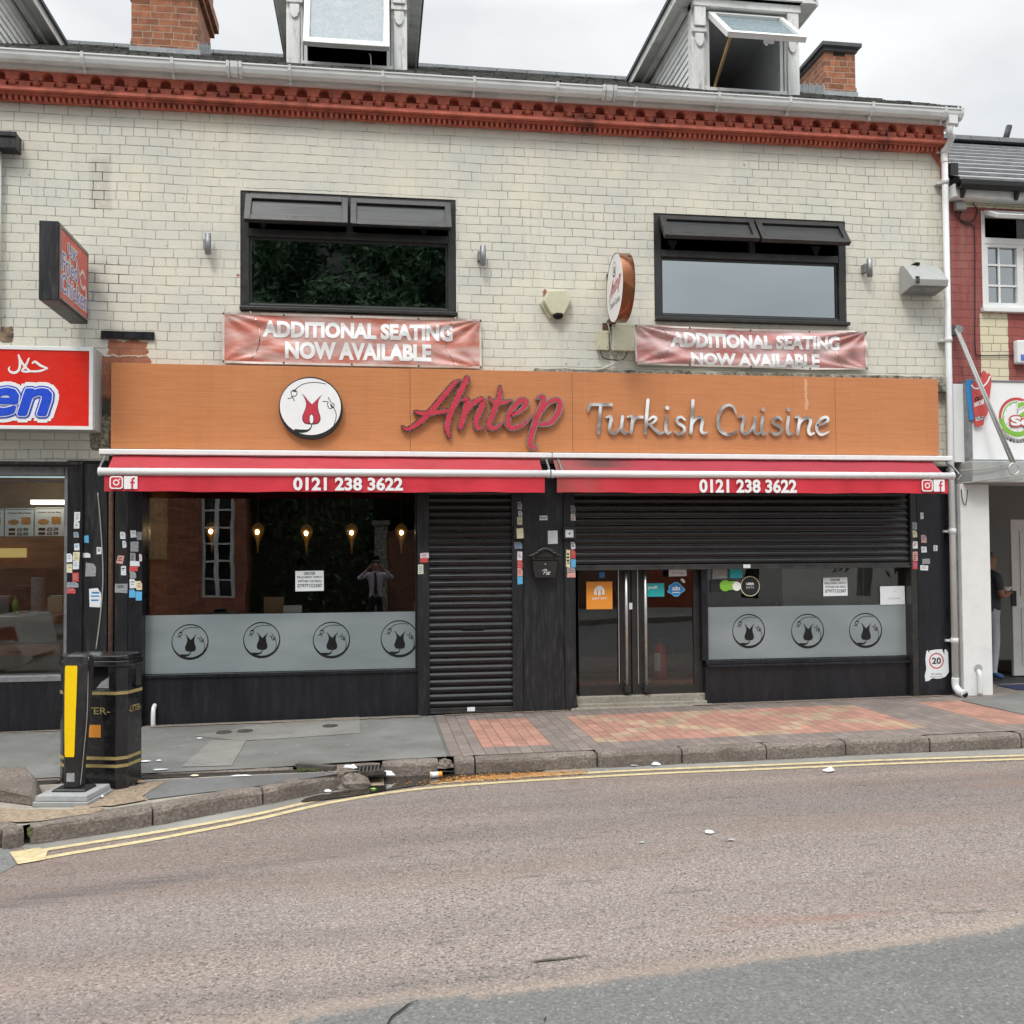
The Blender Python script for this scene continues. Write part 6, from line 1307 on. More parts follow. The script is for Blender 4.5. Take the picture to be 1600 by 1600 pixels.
# torn 20 poster
Yt = -.034; q = [(1446, 1064.5), (1445, 1056), (1447.5, 1046), (1446, 1030), (1447.5, 1018), (1450, 1016), (1451, 1021), (1453, 1016.5), (1462, 1015), (1472, 1014.3), (1474, 1020), (1475.5, 1024), (1476, 1015), (1478, 1014.5), (1481, 1019), (1482.5, 1050), (1477.5, 1057), (1470, 1060), (1463, 1060.5), (1458, 1059.5), (1454, 1061), (1452, 1063.5)]
c = at(1463, 1032.5, Yt); t = thing('poster', 'torn white speed limit poster with red ring and 20, near the foot of the downpipe', 'poster', (c[0], Yt, at(1463, 1064, Yt)[1]))
mb = MB(); mb.xz([at(*p, Yt) for p in q], Yt-.002, -.0305); mb.build('sheet', g['paper'], t)
r = at(1474.5, 1032, Yt)[0]-c[0]; mb = MB(); n = 40; o = circ(*c, r, r, n); inn = circ(*c, r*.84, r*.84, n); mb.add([(x, Yt-.003, z) for x, z in o+inn], [(i, (i+1) % n, n+(i+1) % n, n+i) for i in range(n)]); mb.build('red_ring', g['red_print'], t)
mb = MB(); txt(mb, '20', c[0]-.6*r, c[0]+.62*r, c[1]-.4*r, c[1]+.42*r, Yt-.0035, 0, bold=.03); z = at(1463, 1053, Yt)[1]; txt(mb, '20 is plenty', c[0]-.75*r, c[0]+.7*r, z-.015, z+.012, Yt-.0035, 0, bold=0); z = at(1463, 1058, Yt)[1]; txt(mb, 'thank you', c[0]-.9*r, c[0]+.8*r, z-.006, z+.012, Yt-.0035, 0, bold=0); mb.build('lettering', g['print_black'], t)

# the crowd of trade stickers on the black piers
COLR = {'white': 'paper', 'grey': 'paper_grey', 'red': 'red_print', 'blue': 'sky_blue', 'cream': 'cream_print', 'pink': 'pink_print', 'dark': 'black_frame'}
ST = [('black jamb beside the takeaway window', -.0515, 'two', [((116, 800, 125, 813.5), 'white'), ((115.5, 814, 124, 826), 'white'), ((115, 831, 123, 840), 'grey'), ((116, 849, 124, 860), 'white'), ((114, 862.5, 124, 875.5), 'cream'), ((114, 876, 123.3, 889.5), 'white'), ((113, 895, 123, 909), 'red')]),
      ('left edge of the jamb beside the takeaway window', -.0515, '', [((104.3, 865, 113, 878.5), 'white'), ((104.3, 881, 113, 894.5), 'cream'), ((104.3, 909.5, 122.5, 918), 'grey'), ((104.3, 919, 118, 927.5), 'red')]),
      ('flat black panel with the loose cable', -.0215, '', [((131.5, 836.5, 138.5, 848), 'blue'), ((127, 864, 141, 871), 'white'), ((151, 855, 158.5, 866), 'white'), ((134, 880.5, 150, 901), 'grey'), ((139.5, 919, 158, 948), 'white')]),
      ('black panel right of the rusty pipe', -.0315, '', [((184, 820, 199, 831), 'dark'), ((188, 830.5, 196, 842), 'white'), ((191.5, 845, 197.5, 856), 'white'), ((180, 856.5, 199, 868), 'dark'), ((183, 868, 193, 881), 'pink'), ((189, 884.5, 197, 898.5), 'white'), ((180, 912, 199, 926), 'grey')]),
      ('pier beside the lamp lit window', -.0615, '', [((204, 829, 213, 840), 'white'), ((204, 846, 216, 862), 'grey'), ((203.5, 864, 212, 876.5), 'grey'), ((203, 877, 218, 884.5), 'white'), ((202, 885, 215, 892.5), 'red'), ((203, 893, 212.5, 904), 'grey'), ((202.5, 905, 212.5, 919), 'white'), ((202, 921, 211.5, 934), 'blue')]),
      ('window edge of the pier beside the lamp lit window', -.0615, '', [((214, 831, 221.7, 843.5), 'grey'), ((217.5, 866, 221.8, 877), 'white'), ((212.8, 908, 221.8, 922), 'cream'), ((212, 924.5, 221.5, 938), 'blue')]),
      ('guide of the narrow shutter, below its switch box', -.0515, '', [((804, 847, 816, 857), 'grey'), ((808.3, 862, 816, 875), 'white'), ((808.3, 875.4, 817, 887.5), 'red'), ((808.5, 888, 816.8, 900.5), 'pink'), ((808.5, 901, 816.5, 913), 'blue')]),
      ('guide of the narrow shutter, above its switch box', -.0515, '', [((808.5, 784, 816, 796), 'grey'), ((810, 798.5, 816, 807), 'white'), ((808, 808, 816, 820), 'cream')]),
      ('guide of the wide shutter, above its switch box', -.0515, '', [((892, 790, 899, 801), 'grey'), ((892, 803, 899, 813), 'white')]),
      ('guide of the wide shutter, below its switch box', -.0515, '', [((892, 847, 899, 858), 'white'), ((892, 859.3, 899.4, 872.3), 'red'), ((892.2, 874, 899.4, 886.5), 'blue'), ((884.5, 859, 891, 886.3), 'cream'), ((886, 887, 899, 894.5), 'grey'), ((886, 895, 899, 902), 'pink')]),
      ('post between the lamp lit window and the narrow shutter', -.0515, '', [((656.5, 864, 670, 871.7), 'white'), ((656, 872.3, 669, 879), 'red'), ((653.3, 882, 661.5, 897), 'cream')]),
      ('right hand guide of the wide shutter', -.0515, '', [((1425.5, 816, 1433, 827), 'grey'), ((1426, 829, 1433, 839.5), 'cream'), ((1426, 846, 1434, 857), 'white'), ((1426, 862, 1434, 876), 'pink'), ((1426, 877.5, 1433.5, 889), 'red')]),
      ('last black pier beside the downpipe', -.0315, '', [((1438, 801, 1443, 811), 'white'), ((1439, 836, 1448, 848), 'pink'), ((1439.5, 854, 1448, 863.5), 'white'), ((1441, 873, 1453, 881), 'grey'), ((1438, 883.5, 1450, 891), 'white'), ((1458.5, 852, 1465, 861), 'white')])]
ORD = ['top', 'second', 'third', 'fourth', 'fifth', 'sixth', 'seventh', 'eighth']
rr = random.Random(8)
for where, Y, _, L in ST:
    L = sorted(L, key=lambda q: q[0][1])
    for i, (rc, colr) in enumerate(L):
        a = rect(*rc, Y); w, h = a[1]-a[0], a[3]-a[2]; jit = lambda: rr.uniform(-.05, .05)
        rot = rr.uniform(-.05, .05) if colr != 'pink' else -.2 if i == 4 else .0
        q = [(0+jit()*.4, jit()*.4), (1+jit()*.4, jit()), (1+jit(), 1+jit()*.5), (.6, 1+jit()*.4), (jit()*.5, 1+jit())]
        if rr.random() < .3: q = q[:2]+[(1, .7), (.72, 1)]+q[4:]
        cx2, cz2 = (a[0]+a[1])/2, (a[2]+a[3])/2
        pts = []
        for u, v in q:
            dx_, dz_ = (u-.5)*w, (v-.5)*h; pts.append((cx2+dx_*math.cos(rot)-dz_*math.sin(rot), cz2+dx_*math.sin(rot)+dz_*math.cos(rot)))
        o = 'lowest' if i == len(L)-1 and i else ORD[i]
        lab = f'{colr} trade sticker, {o} of those on the {where}'
        words_ = lab.split(); 
        if len(words_) > 16: lab = f'{colr} sticker, {o} on the {where}'
        mb = MB(); mb.xz(pts, Y-.0008, Y+.0012); n0 = 1
        # printed bars
        if colr not in ('dark', 'blue') and h > .05:
            mi2 = 1; z = a[3]-h*.2
            for kk in range(rr.choice((2, 3, 3, 4))):
                u0 = rr.uniform(.1, .25); u1 = rr.uniform(.6, .9); hh = h*rr.uniform(.05, .11); mb.box(a[0]+u0*w, a[0]+u1*w, Y-.0016, Y-.0012, z-hh, z, mi2); z -= h*rr.uniform(.16, .22)
                if z < a[2]+h*.15: break
        mb.build('sticker', [g[COLR[colr]], g[rr.choice(('paper_grey', 'print_black', 'blue_print', 'red_print', 'paper_grey'))]], None, label=lab, cat='sticker', group='trade stickers on the black piers')
notice((856, 829, 871.5, 850), (), 'blank white card on the black pier above the letterbox', 'paper', -.0315); notice((843, 805.5, 855.5, 813), (('PRIVATE', .08, .92, .3, .7, .02),), 'small white plate high on the black pier above the letterbox', 'paper', -.0315)

# ================================================================== inside the restaurant
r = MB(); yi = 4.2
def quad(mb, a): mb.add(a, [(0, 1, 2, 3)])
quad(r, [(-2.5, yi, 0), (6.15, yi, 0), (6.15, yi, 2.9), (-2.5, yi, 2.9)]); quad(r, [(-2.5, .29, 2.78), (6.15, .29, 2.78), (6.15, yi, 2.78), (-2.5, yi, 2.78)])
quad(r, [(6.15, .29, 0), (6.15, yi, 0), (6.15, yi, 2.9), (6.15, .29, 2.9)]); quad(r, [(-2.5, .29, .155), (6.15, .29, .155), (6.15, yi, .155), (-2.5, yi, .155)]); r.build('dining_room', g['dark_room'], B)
r = MB(); quad(r, [(-2.5, .29, .03), (-2.5, yi-.01, .03), (-2.5, yi-.01, 2.77), (-2.5, .29, 2.77)]); r.build('dining_side_wall', g['inner_brick'], B)
# mosaic drop lamps
def lamp(px, py, label):
    Y = 2.0; x, z = at(px, py, Y); t = thing('pendant_lamp', label, 'pendant lamp', (x, Y, z+.1), 'lit drop lamps in the dining room')
    mb = MB(); mb.tube([(x, Y, 2.77), (x, Y, z+.12)], .006, 5); mb.lathe([(.02, z+.11), (.025, z+.13), (.012, z+.15)], (x, Y, 0), 10); mb.build('cord', g['cable_black'], t)
    mb = MB(); mb.lathe([(.02, .11), (.055, .085), (.078, .04), (.072, -.01), (.05, -.055), (.028, -.10), (.016, -.16), (.006, -.26)], (x, Y, z), 16); sh = mb.build('shade', g['amber_glass'], t)
    mb = MB(); mb.lathe([(.0, .026), (.011, .02), (.019, .008), (.019, -.008), (.011, -.02), (.0, -.026)], (x, Y-.085, z-.005), 12); mb.build('glow', g['lamp_bulb'], sh)
for (px, py), lb in zip(((331, 830), (403, 831), (479, 833), (549.5, 832), (627, 832)), ('glowing drop lamp at the far left, nearest the stickered pier', 'second glowing drop lamp from the stickered pier', 'glowing drop lamp hanging over the driver notice', 'glowing drop lamp between the notice lamp and the end lamp', 'glowing drop lamp nearest the narrow shutter')): lamp(px, py, lb)
wx0, wx1, wz0, wzf = WINL
mb = MB(); mb.box(wx0+.05, wx1-.05, .12, .40, wzf-.04, wzf-.008); mb.build('window_shelf', g['dark_room'], None, label='dark display shelf behind the frosted strip of the lamp lit window', cat='shelf')
def sit(px0, px1, py0, Y, d, m, name, label, cat, zb=None):
    x0 = at(px0, 950, Y)[0]; x1 = at(px1, 950, Y)[0]; z1 = at((px0+px1)/2, py0, Y)[1]; mb = MB(); mb.box(x0, x1, Y, Y+d, wzf-.0075 if zb is None else zb, z1); return mb.build(name, m, None, bevel=.004, label=label, cat=cat)
sit(412, 443, 933, .2, .12, g['cardboard'], 'cardboard_box', 'brown cardboard box on the window shelf left of the white router', 'box')
o = sit(442.5, 471.5, 946, .14, .05, g['white_plastic'], 'router_box', 'small white router box on the window shelf below the notice', 'router')
sit(648, 652, 940, .15, .05, g['cream_print'], 'paper_stack', 'thin cream card standing at the right end of the window shelf', 'card')
mb = MB(); a = rect(1222, 870, 1405, 960, .5); mb.box(a[0], a[1], .5, .54, .04, 2.5); xk = at(1348, 920, .5)[0]; xk2 = at(1286, 920, .5)[0]
tag(mb.build('partition_board', g['grey_room'], None), 'grey partition board inside the right window behind the notices', 'partition')
mb = MB(); mb.box(xk-.008, xk+.008, .485, .499, .04, 2.4); mb.build('partition_strip', g['white_plastic'], None, label='thin pale strip running down the grey partition board', cat='trim strip')
# fire extinguisher
Y = .62; z0 = at(1031, 1061, Y)[1]+.001; st_ = MB(); st_.box(px2(903, .3), px2(1098, .3), .31, 1.3, .1, z0-.001); st_.build('inner_step', g['dim_room'], B); x = at(1031, 1061, Y)[0]; R_ = .075; t = thing('fire_extinguisher', 'red fire extinguisher standing inside the right glass door', 'fire extinguisher', (x, Y, z0))
mb = MB(); mb.lathe([(R_*.9, 0), (R_, .02), (R_, .33), (R_*.85, .375), (R_*.35, .40), (R_*.3, .41)], (x, Y, z0), 18); mb.build('cylinder', g['extinguisher_red'], t)
mb = MB(); mb.box(x-.02, x+.02, Y-.02, Y+.02, z0+.41, z0+.44); mb.box(x-.05, x+.08, Y-.012, Y+.012, z0+.445, z0+.46); mb.build('valve', g['cable_black'], t)
mb = MB(); mb.tube([(x+.03, Y, z0+.43), (x+.12, Y-.02, z0+.40), (x+.15, Y-.03, z0+.28), (x+.11, Y-.03, z0+.12)], .012, 6); mb.build('hose', g['cable_black'], t)
mb = MB(); mb.grid(6, 1, lambda u, v: (x+(R_+.002)*math.cos(rad(200+60*u)), Y+(R_+.002)*math.sin(rad(200+60*u)), z0+.1+.2*v)); mb.build('label', g['paper'], t)

# ================================================================== shop to the right
NB = thing('store_building', 'red painted brick shop building with slate roof and white signboard', 'building', (WR+3, 0, 0))
NX0, NX1 = WR+.035, 22.0
NW = rect(1532.5, 329, 1655, 487); nz1 = at(1540, 318)[1]; nzb = at(1540, 600)[1]-.02
mb = MB(); wall_with_holes(mb, NX0, NX1, nzb-.1, nz1, [NW], 0.0, .2); mb.build('wall', g['red_painted_brick'], NB)
x0, x1, z0, z1 = NW; y = .02; fw = .05; zt = at(1560, 376)[1]
def fbox(mb, L, y0, y1):
    for a, b, c, d in L: mb.box(a, b, y0, y1, c, d)
mb = MB(); fbox(mb, [(x0, x0+fw, z0, z1), (x1-fw, x1, z0, z1), (x0+fw, x1-fw, z1-fw, z1), (x0+fw, x1-fw, z0, z0+fw), (x0+fw, x1-fw, zt-.035, zt+.035)], y-.015, y+.07); nw = mb.build('window', g['upvc'], NB, bevel=.005)
mb = MB(); mb.box(x0-.03, x1+.03, -.06, y-.016, z0-.035, z0+.012); mb.build('sill', g['upvc'], nw, bevel=.004)
mb = MB(); iw = (x1-x0-2*fw); p0, p1, q0, q1 = x0+fw, x1-fw, z0+fw, zt-.035
xmm = at(1594, 430, y)[0]; xm1, xm2 = at(1562.5, 430, y)[0], at(1624, 430, y)[0]; mb.box(xmm-.04, xmm+.04, y-.006, y+.052, q0, q1)
fbox(mb, [(p0, p0+.035, q0, q1), (p1-.035, p1, q0, q1), (p0+.035, p1-.035, q0, q0+.035), (p0+.035, p1-.035, q1-.035, q1)], y-.004, y+.05)
for x in (xm1, xm2): mb.box(x-.011, x+.011, y+.012, y+.03, q0+.035, q1-.035)
for k in (1, 2): z = q0+(q1-q0)*k/3; mb.box(p0+.035, p1-.035, y+.0125, y+.0295, z-.011, z+.011)
mb.build('glazing_bar', g['upvc'], nw); mb = MB(); mb.box(p0+.03, p1-.03, y+.035, y+.04, q0+.03, q1-.03); mb.build('pane', g['glass_pale'], nw)
hz, hh = z1-fw+.01, (z1-fw)-(zt+.02); R = Matrix.Translation((0, y-.03, hz))@Matrix.Rotation(-rad(62), 4, 'X'); mb = MB()
for (u0, u1, v0, v1) in ((x0+.02, x0+.075, -hh, 0), (x1-.075, x1-.02, -hh, 0), (x0+.075, x1-.075, -.05, 0), (x0+.075, x1-.075, -hh, -hh+.05)): mb.rbox(R@Matrix.Translation(((u0+u1)/2, -.02, (v0+v1)/2)), u1-u0, .045, v1-v0)
mb.build('vent_sash', g['upvc'], nw, bevel=.004); mb = MB(); mb.rbox(R@Matrix.Translation(((x0+x1)/2, -.015, -hh/2)), x1-x0-.15, .005, hh-.1); mb.build('vent_pane', g['glass_pale'], nw)
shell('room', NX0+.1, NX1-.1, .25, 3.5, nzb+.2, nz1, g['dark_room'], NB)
mb = MB(); quad(mb, [(x1-.34, .24, z0), (x1-.12, .24, z0), (x1-.12, .24, z1), (x1-.34, .24, z1)]); mb.build('curtain', g['grey_room'], nw)
# roof, gutter, boards
zge = at(1540, 286, -.2)[1]
mb = MB(); mb.box(NX0, NX1, -.16, -.002, nz1+.003, zge-.01); mb.build('eaves_board', g['white_timber'], NB)
mb = MB(); mb.yz([(-.165, zge), (-.165, zge-.055), (-.2, zge-.085), (-.25, zge-.085), (-.28, zge-.05), (-.285, zge+.0), (-.27, zge+.0), (-.262, zge-.045), (-.24, zge-.07), (-.205, zge-.07), (-.18, zge-.045), (-.18, zge)], NX0+.02, NX1); gt2 = mb.build('gutter', g['cable_black'], NB)
for px in (1505, 1589): mb = MB(); x = at(px, 295, -.2)[0]; mb.yz([(-.166, zge), (-.27, zge-.06), (-.23, zge-.10), (-.19, zge-.17), (-.166, zge-.17)], x-.016, x+.016); mb.build('gutter_bracket', g['cable_black'], gt2)
zrn = at(1540, 226, 3.0)[1]; 
mb = MB(); ns = 10
for k in range(ns):
    a, b = k/ns, (k+1)/ns; ya, yb_2 = -.27+3.27*a, -.27+3.27*b; za, zb2 = zge+.01+(zrn-zge)*a, zge+.01+(zrn-zge)*b
    mb.add([(NX0, ya, za+.022), (NX1, ya, za+.022), (NX1, yb_2+.05, zb2+.01), (NX0, yb_2+.05, zb2+.01), (NX0, ya, za-.01), (NX1, ya, za-.01)], [(0, 1, 2, 3), (0, 4, 5, 1)])
mb.add([(NX0, 3.0, zrn), (NX1, 3.0, zrn), (NX1, 6.3, zge), (NX0, 6.3, zge)], [(0, 1, 2, 3)])
def m_slate2():
    m, n, b = newmat('grey_tile'); co = objco(n); c = mix(n, mrange(n, noise(n, objco(n, (2, 1, 1)), 3, 6, .6), .3, .7), (.13, .135, .14), (.23, .235, .24)); c = mix(n, mrange(n, noise(n, co, 14, 6, .7), .55, .75, 0, .5), c, (.09, .09, .085))
    n.links.new(c, b.inputs['Base Color']); b.inputs['Roughness'].default_value = .55; bump(n, b, noise(n, co, 8, 3), .3, .01); MATS['grey_tile'] = m
m_slate2(); r2 = mb.build('roof', g['grey_tile'], NB)
mb = MB(); x = NX0
while x < NX1: mb.yz([(2.8, zrn-.03), (2.86, zrn+.06), (3.0, zrn+.1), (3.14, zrn+.06), (3.2, zrn-.03)], x, min(NX1, x+.44)); x += .45
mb.build('ridge_tile', g['concrete_cap'], r2)
q = at(1568, 218, 3.2), at(1577, 197, 3.2); mb = MB(); mb.tube([(q[0][0], 3.2, q[0][1]-.1), (q[1][0], 3.2, q[1][1])], .045, 8); mb.build('flue_pipe', g['cable_black'], NB)
mb = MB(); a = rect(1484, 255, 1496, 275, -.1); mb.box(a[0], a[1], -.12, -.0, a[2], a[3]); mb.build('eaves_bracket', g['black_paint_worn'], NB)
# ground floor: panels, signboard, canopy box, pillar, doorway
pa, pb = at(1489.5, 700, -.02)[0], at(1537, 1000, -.1)[0]; Ysg = -.10
zpt = at(1510, 600, Ysg)[1]; zcb = at(1510, 722, Ysg)[1]
mb = MB(); mb.box(at(1488, 680, Ysg)[0]+.02, at(1516, 680, Ysg)[0], Ysg, -.002, zcb, zpt); mb.build('end_panel', g['upvc'], NB)
mb = MB(); mb.box(NX0+.05, NX1, -.2, -.002, at(1540, 759, -.2)[1], zcb-.004); 
zc_a, zc_b = zcb-.004, at(1540, 752, -.45)[1]
mb = MB(); mb.box(NX0+.06, NX1, -.30, .2, zc_b+.0, zc_a); mb.build('canopy_box', g['grey_plastic'], NB, bevel=.01)
Yp = -.12; p0, p1 = at(1503, 900, Yp)[0], at(1548, 900, Yp)[0]
mb = MB(); mb.box(p0, p1, Yp, .25, pv(p0)-.02, zc_b-.003); pil = mb.build('pillar', g['upvc'], NB, bevel=.008)
mb = MB(); mb.box(p0-.07, p0-.004, Yp+.06, .2, pv(p0)-.02, zc_b-.003); mb.build('edge_channel', g['dull_steel'], NB)
a = rect(1528, 1055, 1535, 1085, Yp-.03); mb = MB(); mb.tube([((a[0]+a[1])/2, Yp-.03, a[2]), ((a[0]+a[1])/2, Yp-.03, a[3]), ((a[0]+a[1])/2, Yp+.02, a[3]+.05)], .026, 10); mb.build('overflow_pipe', g['pipe_white'], pil)
c = at(1528, 1044, Yp); mb = MB(); mb.lathe([(.045, 0), (.045, -.012)], (c[0], Yp, c[1]), 16, axis='Y'); mb.build('vent_cover', g['grey_plastic'], pil)
# lobby behind the doorway
fl = at(1555, 1062, 1.3)[1]; xi = p1; yb3 = 3.4
def m_flat(nm, c):
    return M(nm, c, .8, var=.06, scale=2)
m_flat('lobby_paint', (.36, .355, .34)); m_flat('lobby_floor', (.05, .05, .055)); m_flat('blue_lino', (.02, .03, .085))
mb = MB(); quad(mb, [(p0, .25, 0), (p0, yb3, 0), (p0, yb3, 2.9), (p0, .25, 2.9)]); quad(mb, [(p0, yb3, 0), (NX1, yb3, 0), (NX1, yb3, 2.9), (p0, yb3, 2.9)]); quad(mb, [(p0, .2, 2.75), (NX1, .2, 2.75), (NX1, yb3, 2.75), (p0, yb3, 2.75)]); mb.build('lobby_wall', g['lobby_paint'], NB)
mb = MB(); mb.box(p1-.1, NX1, .9, yb3-.02, -.1, fl); mb.box(p1-.1, NX1, .3, .899, -.1, fl-.03); mb.build('lobby_floor', g['lobby_floor'], NB)
a = at(1562, 1066, .9); mb = MB(); mb.box(a[0], NX1, .86, .899, fl-.029, fl+.006); mb.build('door_threshold', g['steel'], NB)
a = at(1566, 1077, .3); mb = MB(); mb.box(at(1576, 1075, .28)[0], at(1576, 1075, .28)[0]+1.5, .1, .5, pv(7)+.002, pv(7)+.012); mb.build('entrance_mat', g['blue_lino'], None, label='blue entrance mat at the doorway of the right hand shop', cat='mat')
mb = MB(); a = at(1553, 1058, 2.0); mb.box(a[0]+.1, a[0]+1.6, .95, 3.0, fl+.001, fl+.012); mb.build('door_mat', g['mat_brown'], None, label='dark brown doormat in front of the standing person', cat='mat')
# white inner door, half open
Yd = 1.5; xd = at(1581, 900, Yd)[0]; t = thing('lobby_door', 'white panelled door with black lock plate standing ajar in the lobby', 'door', (xd, Yd, fl))
mb = MB(); mb.box(xd, xd+.85, Yd, Yd+.045, fl+.015, fl+2.05); mb.build('leaf', g['upvc'], t, bevel=.004)
mb = MB(); 
for z0_, z1_ in ((fl+.15, fl+.9), (fl+1.05, fl+1.9)): fbox(mb, [(xd+.12, xd+.14, z0_, z1_), (xd+.7, xd+.72, z0_, z1_), (xd+.14, xd+.7, z0_, z0_+.02), (xd+.14, xd+.7, z1_-.02, z1_)], Yd-.012, Yd-.001)
mb.build('panel_moulding', g['upvc'], t); mb = MB(); mb.box(xd-.02, xd+.05, Yd-.015, Yd-.0015, fl+.92, fl+1.12); mb.build('lock_plate', g['cable_black'], t)
# signboard with clock emblem
Yb2 = -.16; sx0 = at(1518, 660, Yb2)[0]; sz1, sz0 = at(1560, 597, Yb2)[1], at(1560, 718, Yb2)[1]; sx1 = sx0+4.2
t = thing('store_sign', 'white store signboard with green and red clock emblem', 'shop sign', ((sx0+sx1)/2, Yb2, sz0))
mb = MB(); mb.box(sx0, sx1, Yb2, -.003, sz0, sz1); cs = mb.build('board', g['print_white'], t)
mb = MB(); mb.box(sx0-.055, sx0-.001, Yb2-.015, -.003, sz0, sz1); mb.box(sx0-.055, sx1, Yb2-.015, -.003, sz0-.035, sz0-.001); mb.box(sx0-.055, sx1, Yb2-.01, -.003, sz1+.001, sz1+.02); mb.build('sign_frame', g['dull_steel'], t, bevel=.003)
c = at(1589, 652, Yb2); r_ = at(1589, 621, Yb2)[1]-c[1]
def ringseg(mb, cx, cz, r0, r1, a0, a1, Y, mi, n=24):
    vs = []; 
    for i in range(n+1): a = rad(a0+(a1-a0)*i/n); vs += [(cx+r0*math.cos(a), Y, cz+r0*math.sin(a)), (cx+r1*math.cos(a), Y, cz+r1*math.sin(a))]
    mb.add(vs, [(2*i, 2*i+1, 2*i+3, 2*i+2) for i in range(n)], mi)
mb = MB(); ringseg(mb, *c, r_*.86, r_, 20, 200, Yb2-.002, 0); ringseg(mb, *c, r_*.80, r_*.98, 185, 330, Yb2-.0026, 1); ringseg(mb, *c, r_*.74, r_*.80, 80, 330, Yb2-.0032, 3); ringseg(mb, c[0]+.01, c[1]-.04, r_*.90, r_*1.12, 205, 300, Yb2-.0013, 2)
mb.ribbon([(c[0]-.10, c[1]-.02), (c[0], c[1])], .012, FX(0), Yb2-.004, None, 2); mb.ribbon([(c[0], c[1]), (c[0]+.01, c[1]+.10)], .012, FX(0), Yb2-.0042, None, 2)
for k in range(12):
    a = rad(30*k); mb.lathe([(.006, -.0005), (.005, -.001)], (c[0]+r_*.68*math.cos(a), Yb2-.002, c[1]+r_*.68*math.sin(a)), 6, mi=2, axis='Y')
em = mb.build('clock_emblem', [g['red_print'], g['green_print'], g['trim_chrome'], g['green_print']], cs)
mb = MB(); z = at(1595, 652, Yb2)[1]; x = at(1589, 640, Yb2)[0]
txt(mb, '24', x, x+.42, z, at(1595, 628, Yb2)[1], Yb2-.006, 2, bold=.05, grow=.012); txt(mb, '24', x, x+.42, z, at(1595, 628, Yb2)[1], Yb2-.0095, 0, bold=.05)
x = at(1578, 660, Yb2)[0]; za, zb2 = at(1590, 664, Yb2)[1], at(1590, 651, Yb2)[1]
txt(mb, 'Seven', x, x+.62, za-.01, zb2, Yb2-.0105, 1, bold=.05, grow=.018); txt(mb, 'Seven', x, x+.62, za-.01, zb2, Yb2-.0140, 2, bold=.045, grow=.002)
mb.build('lettering', [g['green_print'], g['red_print'], g['print_white']], em)
mb = MB(); s = 'CONVENIENCE STORE'
for i, chh in enumerate(s):
    if chh == ' ': continue
    a = rad(198+i*9.0); R3 = r_*1.22; px_, pz_ = c[0]+R3*math.cos(a), c[1]+R3*math.sin(a); ta = a+math.pi/2
    txt(mb, chh, -.012, .012, -.016, .016, Yb2-.0022, 0, bold=.02, fn=lambda u, v, d, px_=px_, pz_=pz_, ta=ta: (px_+u*math.cos(ta)-v*math.sin(ta), d, pz_+u*math.sin(ta)+v*math.cos(ta)))
mb.build('arched_lettering', g['print_black'], cs)
# slush cup advert fixed to the sign
Yc2 = -.2; cc_ = lambda x, y: at(1480+x/8, 560+y/8, Yc2)
t = thing('cup_advert', 'cut out red and blue slush cup advert on the corner of the store sign', 'advert', (cc_(390, 500)[0], Yc2, cc_(390, 850)[1]))
mb = MB(); mb.xz([cc_(*p) for p in ((290, 770), (345, 765), (360, 300), (300, 255), (265, 275), (248, 320), (258, 450))], Yc2+.012, Yc2+.03, 1)
mb.xz([cc_(*p) for p in ((345, 830), (375, 852), (420, 850), (455, 825), (462, 745), (505, 700), (520, 560), (552, 330), (545, 210), (520, 180), (500, 200), (480, 165), (455, 150), (430, 190), (440, 240), (395, 250), (345, 285), (310, 330), (318, 450), (330, 640), (348, 740))], Yc2, Yc2+.011, 0); cp = mb.build('cup', [g['red_print'], g['blue_print']], t)
mb = MB(); mb.ribbon([cc_(*p) for p in ((305, 335), (345, 375), (420, 365), (490, 310), (535, 225))], .016, FX(0), Yc2-.001, None, 0); mb.xz([cc_(*p) for p in ((355, 735), (450, 718), (448, 760), (358, 782))], Yc2-.0022, Yc2-.0018, 0)
x0, z0 = cc_(335, 560); x1, z1 = cc_(450, 495); txt(mb, 'JOLLY', x0, x1, z0, z1, Yc2-.001, 1, bold=.06, fn=lambda u, v, d: (u, d, v+(u-x0)*.35)); x0b, z0b = cc_(340, 612); txt(mb, 'RANCHER', x0b, x1+.01, z0b, z0b+.055, Yc2-.001, 0, bold=.04, fn=lambda u, v, d: (u, d, v+(u-x0b)*.35))
x2, z2 = cc_(362, 775); txt(mb, 'SLUSH', x2, cc_(445, 740)[0], z2+.005, z2+.04, Yc2-.003, 1, bold=.04, fn=lambda u, v, d: (u, d, v+(u-x2)*.15)); mb.build('lettering', [g['print_white'], g['print_black']], cp)
# twin awning pole and its hanging wires
t = thing('awning_pole', 'pair of pale metal awning poles leaning diagonally across the store sign', 'awning pole', (at(1494, 516, -.1)[0], -.1, at(1494, 516, -.1)[1]))
for k, (a, b) in enumerate((((1493, 514), (1580, 722)), ((1497, 516), (1585, 722)))):
    p, q = at(*a, -.12), at(*b, -.55); mb = MB(); mb.tube([(p[0], -.12, p[1]), (q[0], -.55, q[1])], .013, 8); mb.build('pole', g['grey_plastic'], t)
p = at(1494, 516, -.08); mb = MB(); mb.lathe([(.04, -.02), (.045, 0), (.04, .03)], (p[0]+.01, -.12, p[1]), 12, axis='Y'); mb.box(p[0]-.03, p[0]+.03, -.11, -.001, p[1]-.05, p[1]+.05); mb.build('wall_bracket', g['dull_steel'], t)
q = at(1583, 724, -.55); mb = MB(); mb.tube([(q[0]+.06*math.cos(x), -.56, q[1]-.06+.06*math.sin(x)) for x in [rad(90+30*i) for i in range(12)]], .008, 6); mb.build('hook', g['steel'], t)
